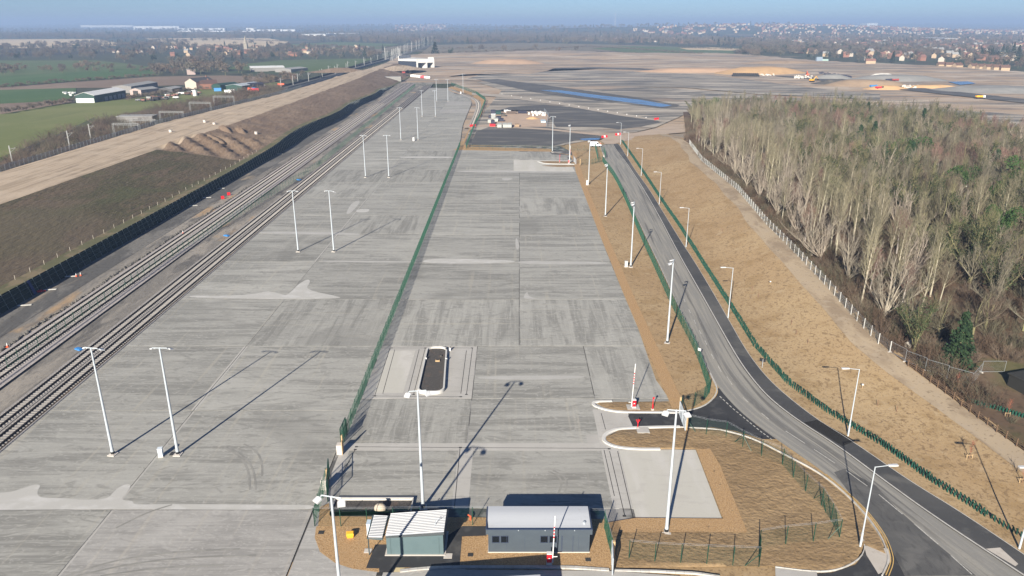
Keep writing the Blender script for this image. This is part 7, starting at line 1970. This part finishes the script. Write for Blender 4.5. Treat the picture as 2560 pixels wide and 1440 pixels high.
b = on(2402, 928); taken.append((b.x, b.y + 2)); plant_tree(('fir', 0), b.x, b.y + 1.5, b.z - .1, 'dense dark green spruce at the wood corner behind the site fence', None, 1.0)
# ---- the wood
def free(x, y, d): return all((x - a) ** 2 + (y - b) ** 2 > d * d for a, b in taken)
wr = random.Random(77); cand = []
tries = 0
while len(cand) < 5200 and tries < 120000:
    tries += 1
    y = 92 + (600 - 92) * wr.random() ** .9; x = wood_x0(y) + 3 + 330 * wr.random() ** 1.15
    # keep to what the camera can see, plus a margin
    px = 1280 + 1860 * x / (y * _cp + 50 * _sp)
    if px > 2900: continue
    dz_ = 8.5 - CAM_H; py_ = 720 - 1860 * (y * _sp + dz_ * _cp) / (y * _cp - dz_ * _sp)
    px = 1280 + 1860 * x / (y * _cp - dz_ * _sp)
    if py_ < interp(WOOD_EDGE, px) + 5 * noise.noise((x * .05, y * .05, 1)): continue
    dmin = 3.6 if y < 300 else 4.6
    near_ok = True
    if y < 128 and px > 2380 and y < 118: near_ok = False
    if not near_ok: continue
    gx, gy = int(x / dmin), int(y / dmin)
    cand.append((x, y))
grid = {}
sel = []
for x, y in cand:
    d = 4.8 if x - wood_x0(y) < 30 else 3.7 if y < 280 else 4.4
    key = (int(x / 5), int(y / 5)); ok = True
    for i in (-1, 0, 1):
        for j in (-1, 0, 1):
            for q in grid.get((key[0] + i, key[1] + j), ()):
                if (x - q[0]) ** 2 + (y - q[1]) ** 2 < d * d: ok = False
    if ok and free(x, y, 4.2): grid.setdefault(key, []).append((x, y)); sel.append((x, y))
def species(x, y):
    e = x - wood_x0(y); n = noise.noise((x * .022, y * .016, 3)); r = wr.random()
    if e < 24 + 8 * n and 128 < y < 420: return ('pop', wr.randrange(4)) if r < .72 else (('spread', wr.randrange(3)) if r < .9 else ('birch', wr.randrange(2)))
    if y > 420 and e < 30 and r < .6: return ('ivy', 0) if r < .45 else ('oak', 0)
    if r < .02 and y > 220: return ('fir', wr.randrange(2))
    if r < .20: return ('ivy', 0)
    if n > (.08 if e > 40 else .2) and r < .8: return ('birch', wr.randrange(2)) if r < .5 else ('oak', wr.randrange(2))
    if n < -.1 and r < .8: return ('olive', wr.randrange(3))
    return wr.choice([('olive', 0), ('olive', 1), ('olive', 2), ('oak', 0), ('oak', 1), ('olive', 1), ('pop', 2), ('oak', 1), ('spread', 1)])
LBL = {'pop': 'tall straight bare poplar with pale trunk standing in the dense wood', 'olive': 'olive-twigged bare tree standing in the dense wood', 'spread': 'grey many-branched bare tree standing in the dense wood', 'oak': 'brown-twigged rounded bare tree standing in the dense wood', 'birch': 'reddish fine-twigged birch with white stem standing in the wood', 'fir': 'dark green pointed conifer standing among bare trees of the wood', 'ivy': 'bare tree clad in dark ivy standing in the wood', 'ever': 'bright green evergreen clump inside the bare wood'}
LL = [(at(*p), n) for (p, _, _), n in zip(lamps[2:], ('black path repair', 'second street lamp', 'third street lamp', 'fourth street lamp', 'fifth street lamp', 'sixth street lamp', 'last street lamp'))]
SHORT = {'pop': 'straight bare poplar', 'olive': 'round olive bare tree', 'spread': 'grey forked bare tree', 'oak': 'brown domed bare tree', 'birch': 'reddish birch', 'fir': 'dark conifer', 'ivy': 'dark ivy-clad tree'}
def wood_label(k, x, y, s):
    e = x - wood_x0(y)
    zone = 'at the wood front' if e < 8 else 'in the front rows' if e < 20 else 'inside the wood' if e < 45 else 'deep in the wood'
    lm = min(LL, key=lambda q: abs(q[0][1] - y))[1]
    return f"{'tall' if s > 1.06 else 'low' if s < .9 else 'middling'} {SHORT[k]} {zone} opposite the {lm}"
sel.sort(key=lambda p: math.hypot(*p))
pts_rest = []
for i, (x, y) in enumerate(sel):
    k = species(x, y); s = wr.uniform(.8, 1.18) * (1.0 if y < 420 else .85) * (.8 if y < 125 else 1)
    if i < 270:
        lab = wood_label(k[0], x, y, s); plant_tree(k, x, y, wood_z(x, y), lab, 'trees of the wood, ' + k[0] + ' kind', s)
    else: pts_rest.append((x, y, wood_z(x, y), s, wr.uniform(0, 6.28), k))
for p, s in (((2300, 392), 1.1), ((2275, 385), .9), ((2185, 378), .85), ((2215, 385), .8), ((2395, 470), 1.0), ((2480, 505), .9), ((2145, 300), .8), ((2420, 550), .8), ((2510, 590), 1.0), ((1790, 262), 1.0), ((1760, 268), .9), ((2552, 480), 1.2)):
    b = at3(*p, 9.0); plant_tree(('ever', wr.randrange(2)), b.x, b.y, wood_z(b.x, b.y) + .5, LBL['ever'], 'bright evergreens in the wood', s * 1.15)
# ---- scatter helper: one counted-by-nobody object made of instances
def src_collection(name, items):
    c = bpy.data.collections.new(name)
    for j, (nm, meshes) in enumerate(items):
        if len(meshes) == 1: me = meshes[0]
        else:
            bm = bmesh.new(); mats = []
            for m_ in meshes:
                b0 = len(bm.faces); bm.from_mesh(m_); bm.faces.ensure_lookup_table()
                for f in bm.faces[b0:]: f.material_index = len(mats)
                mats.append(m_.materials[0])
            me = bpy.data.meshes.new(nm); bm.to_mesh(me); bm.free()
            for m_ in mats: me.materials.append(m_)
        o = bpy.data.objects.new(f'{j:02d}_{nm}', me); c.objects.link(o)
    return c
def scatter(name, pts, coll, label, m=None):
    """pts: (x, y, z, scale, rot, index)"""
    me = bpy.data.meshes.new(name); me.vertices.add(len(pts))
    me.vertices.foreach_set('co', np.array([p[:3] for p in pts], dtype=np.float32).ravel())
    for an, ty, k in (('s', 'FLOAT', 3), ('r', 'FLOAT', 4), ('i', 'INT', 5)):
        a = me.attributes.new(an, ty, 'POINT'); a.data.foreach_set('value', np.array([p[k] for p in pts], dtype=np.float32 if ty == 'FLOAT' else np.int32))
    ng = bpy.data.node_groups.new(name, 'GeometryNodeTree')
    ng.interface.new_socket('Geometry', in_out='INPUT', socket_type='NodeSocketGeometry'); ng.interface.new_socket('Geometry', in_out='OUTPUT', socket_type='NodeSocketGeometry')
    N, L = ng.nodes, ng.links
    gi, go = N.new('NodeGroupInput'), N.new('NodeGroupOutput')
    ci = N.new('GeometryNodeCollectionInfo'); ci.inputs['Collection'].default_value = coll; ci.inputs['Separate Children'].default_value = True; ci.inputs['Reset Children'].default_value = True
    io = N.new('GeometryNodeInstanceOnPoints'); io.inputs['Pick Instance'].default_value = True
    def attr(n, t):
        q = N.new('GeometryNodeInputNamedAttribute'); q.data_type = t; q.inputs['Name'].default_value = n; return q.outputs['Attribute']
    cx = N.new('ShaderNodeCombineXYZ'); L.new(attr('r', 'FLOAT'), cx.inputs['Z'])
    L.new(gi.outputs[0], io.inputs['Points']); L.new(ci.outputs[0], io.inputs['Instance']); L.new(attr('i', 'INT'), io.inputs['Instance Index']); L.new(cx.outputs[0], io.inputs['Rotation']); L.new(attr('s', 'FLOAT'), io.inputs['Scale'])
    L.new(io.outputs[0], go.inputs[0])
    o = link(name, me); o.modifiers.new('scatter', 'NODES').node_group = ng
    return stuff(o, label)
keys = list(KINDS)
cw = src_collection('wood_sources', [(KINDS[k].name, [KINDS[k].trunk, KINDS[k].crown]) for k in keys])
scatter('woodland', [(*p[:5], keys.index(p[5])) for p in pts_rest], cw, 'deeper bare winter wood beyond the nearest trees')
cb = src_collection('bush_sources', [('bush', [m_]) for m_ in bush_m])
und = []
for k in range(3600):
    y = 92 + 340 * wr.random() ** 1.1; x = wood_x0(y) + 1.2 + 120 * wr.random() ** 1.5
    if 1280 + 1860 * x / (y * _cp + 50 * _sp) > 2800: continue
    if y < 112 and x > 72: continue
    und.append((x, y, wood_z(x, y) - .1, wr.uniform(.4, 1.15), wr.uniform(0, 6.28), wr.choice([0, 1, 2, 2])))
scatter('undergrowth', und, cb, 'brown brambles and bushes under the wood')
# ---- scrub along the main line: single bushes
br = random.Random(15)
scr = ats([(0, 500), (0, 404), (110, 352), (235, 305), (380, 272), (520, 243), (640, 220), (700, 212), (705, 240), (560, 270), (430, 300), (330, 340), (200, 390), (100, 430)])
SCN = [(at(*p, 3), n) for p, n in (((40, 415), 'by the first lineside mast'), ((172, 372), 'by the second lineside mast'), ((226, 352), 'by the third lineside mast'), ((310, 320), 'under the first gantry'), ((360, 310), 'under the second gantry'), ((424, 290), 'under the third gantry'), ((493, 268), 'under the fourth gantry'), ((553, 250), 'under the fifth gantry'), ((650, 230), 'past the last gantry'))]
def scrub_near(x, y): return min(SCN, key=lambda q: (q[0][0] - x) ** 2 + (q[0][1] - y) ** 2)[1]
pts = sample_poly(scr, 230, br, 3.6); pts.sort(key=lambda p: p[1])
for i, (x, y) in enumerate(pts):
    s = br.uniform(.9, 2.0)
    o = link('bush', bush_m[br.choice([0, 0, 1, 2])], None, (x, y, -.8), br.uniform(0, 6.28)); o.scale = (s * 1.35, s * 1.35, s)
    tag(o, f"{'large' if s > 1.5 else 'small' if s < 1.15 else 'middling'} dark bare bush in the railway scrub, {scrub_near(x, y)}", 'bush', 'bushes in the railway scrub')
und = [(p[0], p[1], -.8, br.uniform(.5, 1.1), br.uniform(0, 6), br.randrange(3)) for p in sample_poly(scr, 700, br)]
scatter('scrub_undergrowth', und, cb, 'low tangled scrub between the railway bushes')
# ---- far trees: simple clumpy crowns
def far_tree(seed, H, W, m, n=420, conif=False):
    rng = random.Random(seed); pts = []; S = [(0, 0, -1, 0, 0, H * .5, .22, .12)]
    cl = [(Vector((rng.gauss(0, W * .30), rng.gauss(0, W * .30), H * rng.uniform(.35, .85))), W * rng.uniform(.16, .30)) for _ in range(13)]
    for k in range(n):
        if conif:
            t = rng.random() ** 1.3; a = rng.uniform(0, 6.28); r = W * .5 * (1 - t) * rng.uniform(.6, 1); pts.append((Vector((math.cos(a) * r, math.sin(a) * r, H * (.08 + .92 * t))), .2))
        else:
            c, r = rng.choice(cl); d = Vector((rng.gauss(0, 1), rng.gauss(0, 1), rng.gauss(0, 1))).normalized(); pts.append((c + d * r * rng.uniform(.5, 1.1), .25))
    return segs_mesh('trunk', S, m_bolive, 4), leaf_cloud('crown', pts, .55, m, rng, 1.0)
m_fgrey = layered('far_grey_crown', (.135, .115, .088), [((.3, .3, .3), .45, .62, (.095, .082, .062), .7)], coord='obj', rnd=.22, rnd_hue=.02); m_fbrown = layered('far_brown_crown', (.155, .115, .08), [((.3, .3, .3), .45, .62, (.105, .08, .058), .7)], coord='obj', rnd=.22, rnd_hue=.015); m_fgreen = layered('far_dark_green_crown', (.022, .036, .020), [((.3, .3, .3), .45, .62, (.034, .048, .024), .7)], coord='obj', rnd=.25)
FT = {'grey': [far_tree(900 + i, 11, 9, m_fgrey) for i in range(3)], 'brown': [far_tree(920 + i, 10, 9, m_fbrown) for i in range(3)], 'green': [far_tree(940, 11, 8, m_fgreen), far_tree(941, 13, 6, m_fgreen, 500, True)]}
FN = {'grey': 'grey bare tree', 'brown': 'brown bare tree', 'green': 'dark evergreen tree'}
def far_single(x, y, kd, s, where, grp, z=-.8, label=None):
    tr, cr = br.choice(FT[kd]); t = thing('tree', label or f'{FN[kd]} {where}', 'tree', (x, y, z), br.uniform(0, 6.28), None if label else f'{grp}: {FN[kd]}s'); t.scale = (s, s, s)
    link('trunk', tr, t); link('crown', cr, t)
def belt(px_poly, n, where, grp, mix=('grey', 'grey', 'brown', 'green'), mind=7, smin=.8, smax=1.35):
    for x, y in sample_poly(ats(px_poly), n, br, mind): far_single(x, y, br.choice(mix), br.uniform(smin, smax), where, grp)
belt([(-30, 150), (0, 118), (180, 112), (300, 108), (430, 102), (470, 116), (330, 134), (330, 156), (240, 150)], 64, 'in the village wood by the picture edge', 'village wood')
belt([(330, 156), (330, 134), (560, 112), (700, 112), (830, 125), (960, 126), (950, 146), (700, 150), (560, 162), (440, 166)], 74, 'among and beyond the village houses', 'village trees')
belt([(392, 187), (400, 168), (470, 160), (560, 170), (620, 184), (560, 189)], 34, 'in the clump behind the pink house', 'clump by the pink house', ('grey', 'grey', 'brown'))
for a, n, w in (([(0, 188), (0, 172), (60, 168), (70, 186)], 9, 'in the hedge by the left green fields'), ([(90, 182), (120, 170), (175, 174), (170, 186)], 6, 'in the hedge gap of the green fields'), ([(148, 182), (190, 164), (270, 162), (280, 182)], 16, 'in the hedge clump before the village'), ([(300, 176), (340, 168), (400, 166), (395, 176)], 8, 'in the field hedge'), ([(590, 206), (700, 192), (760, 186), (770, 196), (660, 212)], 18, 'beside the distant main line')): belt(a, n, w, 'hedge trees', ('grey', 'brown'), 5, .5, .95)
for k, (px, py) in enumerate(((480, 104), (510, 105), (516, 104), (535, 104), (548, 103), (630, 109), (628, 110), (240, 108), (270, 104))): x, y = at(px, py); far_single(x, y, 'grey', 1.25, 'standing alone in the pale straw field', 'straw field trees')
for px, py, s, kd, lab in ((1260, 133, 1.4, 'grey', 'rounded bare tree beyond the stripped ground, beside its twin'), (1200 - 22, 131, 1.3, 'grey', 'pale bare tree nearer the conifer beyond the site'), (1205, 130, 1.4, 'grey', 'twin of the rounded bare tree beyond the site'), (1337, 128, 1.3, 'grey', 'wide bare tree on the field crest beyond the site'), (1395, 132, 1.1, 'brown', 'low bushy tree at the crest of the stripped site'), (1440, 130, 1.0, 'grey', 'low grey tree at the crest of the site'), (1126, 137, 1.2, 'green', 'small dark tree beside the tall conifer'), (272, 90, 2.2, 'green', 'dark evergreen clump beyond the straw field')):
    x, y = at(px, py); far_single(x, y, kd, s, '', '', -.8 + (1.5 if py < 134 and px > 1150 else 0), lab)
x, y = at(1088, 138); far_single(x, y, 'green', 1.0, '', '', -.5, 'tall dark conifer standing alone beyond the concrete portal'); o = [q for q in COL.objects if q.get('label', '').startswith('tall dark conifer')][0]
for ch in o.children: ch.data = FT['green'][1][0] if ch.name.startswith('trunk') else FT['green'][1][1]
o.scale = (3.0, 3.0, 1.75)
belt([(1840, 139), (1850, 118), (2060, 122), (2320, 140), (2330, 156), (2160, 156), (2000, 147)], 54, 'in the tree belt between site and town', 'town tree belt', ('grey', 'brown', 'grey', 'green'))
belt([(2330, 156), (2440, 146), (2560, 150), (2580, 176), (2440, 168)], 30, 'among the houses at the site boundary', 'boundary trees', ('green', 'grey', 'brown'))
for k in range(9): x, y = at(2452 + k * 13, 146 + br.uniform(-4, 4)); far_single(x, y, 'green', br.uniform(1.4, 2.2), 'in the tall evergreen group behind the boundary houses', 'tall evergreens')
# distant woods and hedges that read as one mass
cf = src_collection('far_sources', [('far_tree', [tr, cr]) for kd in ('grey', 'brown', 'green') for tr, cr in FT[kd]])
def hedge(pxs, step=4, s=.35, where=None):
    return [(x + br.uniform(-1, 1), y + br.uniform(-1, 1), -.8, s * br.uniform(.6, 1.4), br.uniform(0, 6), br.randrange(6)) for x, y in resample(ats(pxs), step)]
hp = []
for h in ([(0, 283), (60, 274), (130, 261), (186, 250)], [(0, 219), (160, 205), (300, 196), (390, 189)], [(0, 168), (0, 182)], [(350, 178), (400, 170)], [(320, 249), (480, 226), (600, 213)], [(0, 121), (290, 113)], [(390, 101), (560, 98), (720, 104)], [(1050, 134), (1180, 131), (1290, 127), (1480, 116)], [(1100, 122), (1250, 121)], [(1480, 117), (1560, 121), (1760, 136)], [(1700, 120), (1840, 124)], [(650, 208), (735, 193)], [(735, 118), (1000, 118)]): hp += hedge(h)
scatter('hedgerow', hp, cf, 'thin dark hedgerows between the far fields')
fw = []
def wood(poly, n, s0, s1, mix=(0, 1, 2, 3, 4, 5, 0, 1, 2, 7)):
    for x, y in sample_poly(ats(poly), n, br): fw.append((x, y, -1.5 + ridge(x, y), br.uniform(s0, s1), br.uniform(0, 6), br.choice(mix)))
wood([(-300, 97), (730, 97), (780, 104), (1050, 110), (1300, 107), (1480, 110), (1700, 113), (1860, 118), (1900, 104), (1700, 92), (1500, 88), (1000, 86), (-300, 84)], 5200, 1.0, 1.7)
wood([(-300, 85), (1900, 90), (2000, 80), (2600, 76), (2600, 66), (-300, 66)], 8000, 1.2, 2.2)
wood([(1840, 118), (2600, 112), (2600, 92), (1900, 90)], 1600, .8, 1.4)
wood([(2000, 136), (2600, 150), (2600, 110), (1950, 116)], 500, .7, 1.3)
wood([(1840, 138), (1880, 112), (2100, 116), (2330, 128), (2330, 140), (2100, 132)], 560, .9, 1.4, (0, 1, 2, 3, 4, 6))
wood([(-100, 140), (0, 112), (300, 104), (460, 102), (500, 118), (330, 150)], 330, .8, 1.2)
wood([(500, 118), (830, 118), (960, 126), (940, 146), (700, 149), (480, 156)], 330, .6, 1.1)
scatter('distant_woods', fw, cf, 'hazy grey-brown woods of the far plain')
# ================================================================ HAZE
hz = MB(); hz.box((0, 15000 - 300, 58), (60000, 30000, 120))
m_haze = bpy.data.materials.new('haze'); m_haze.use_nodes = True
hn = m_haze.node_tree; hn.nodes.clear()
pv = hn.nodes.new('ShaderNodeVolumePrincipled'); pv.inputs['Color'].default_value = (.40, .56, .84, 1); pv.inputs['Density'].default_value = 2.2e-4; pv.inputs['Anisotropy'].default_value = 0.0
ho = hn.nodes.new('ShaderNodeOutputMaterial'); hn.links.new(pv.outputs[0], ho.inputs['Volume'])
stuff(hz.build('haze', m_haze), 'thin bluish haze over the whole plain')
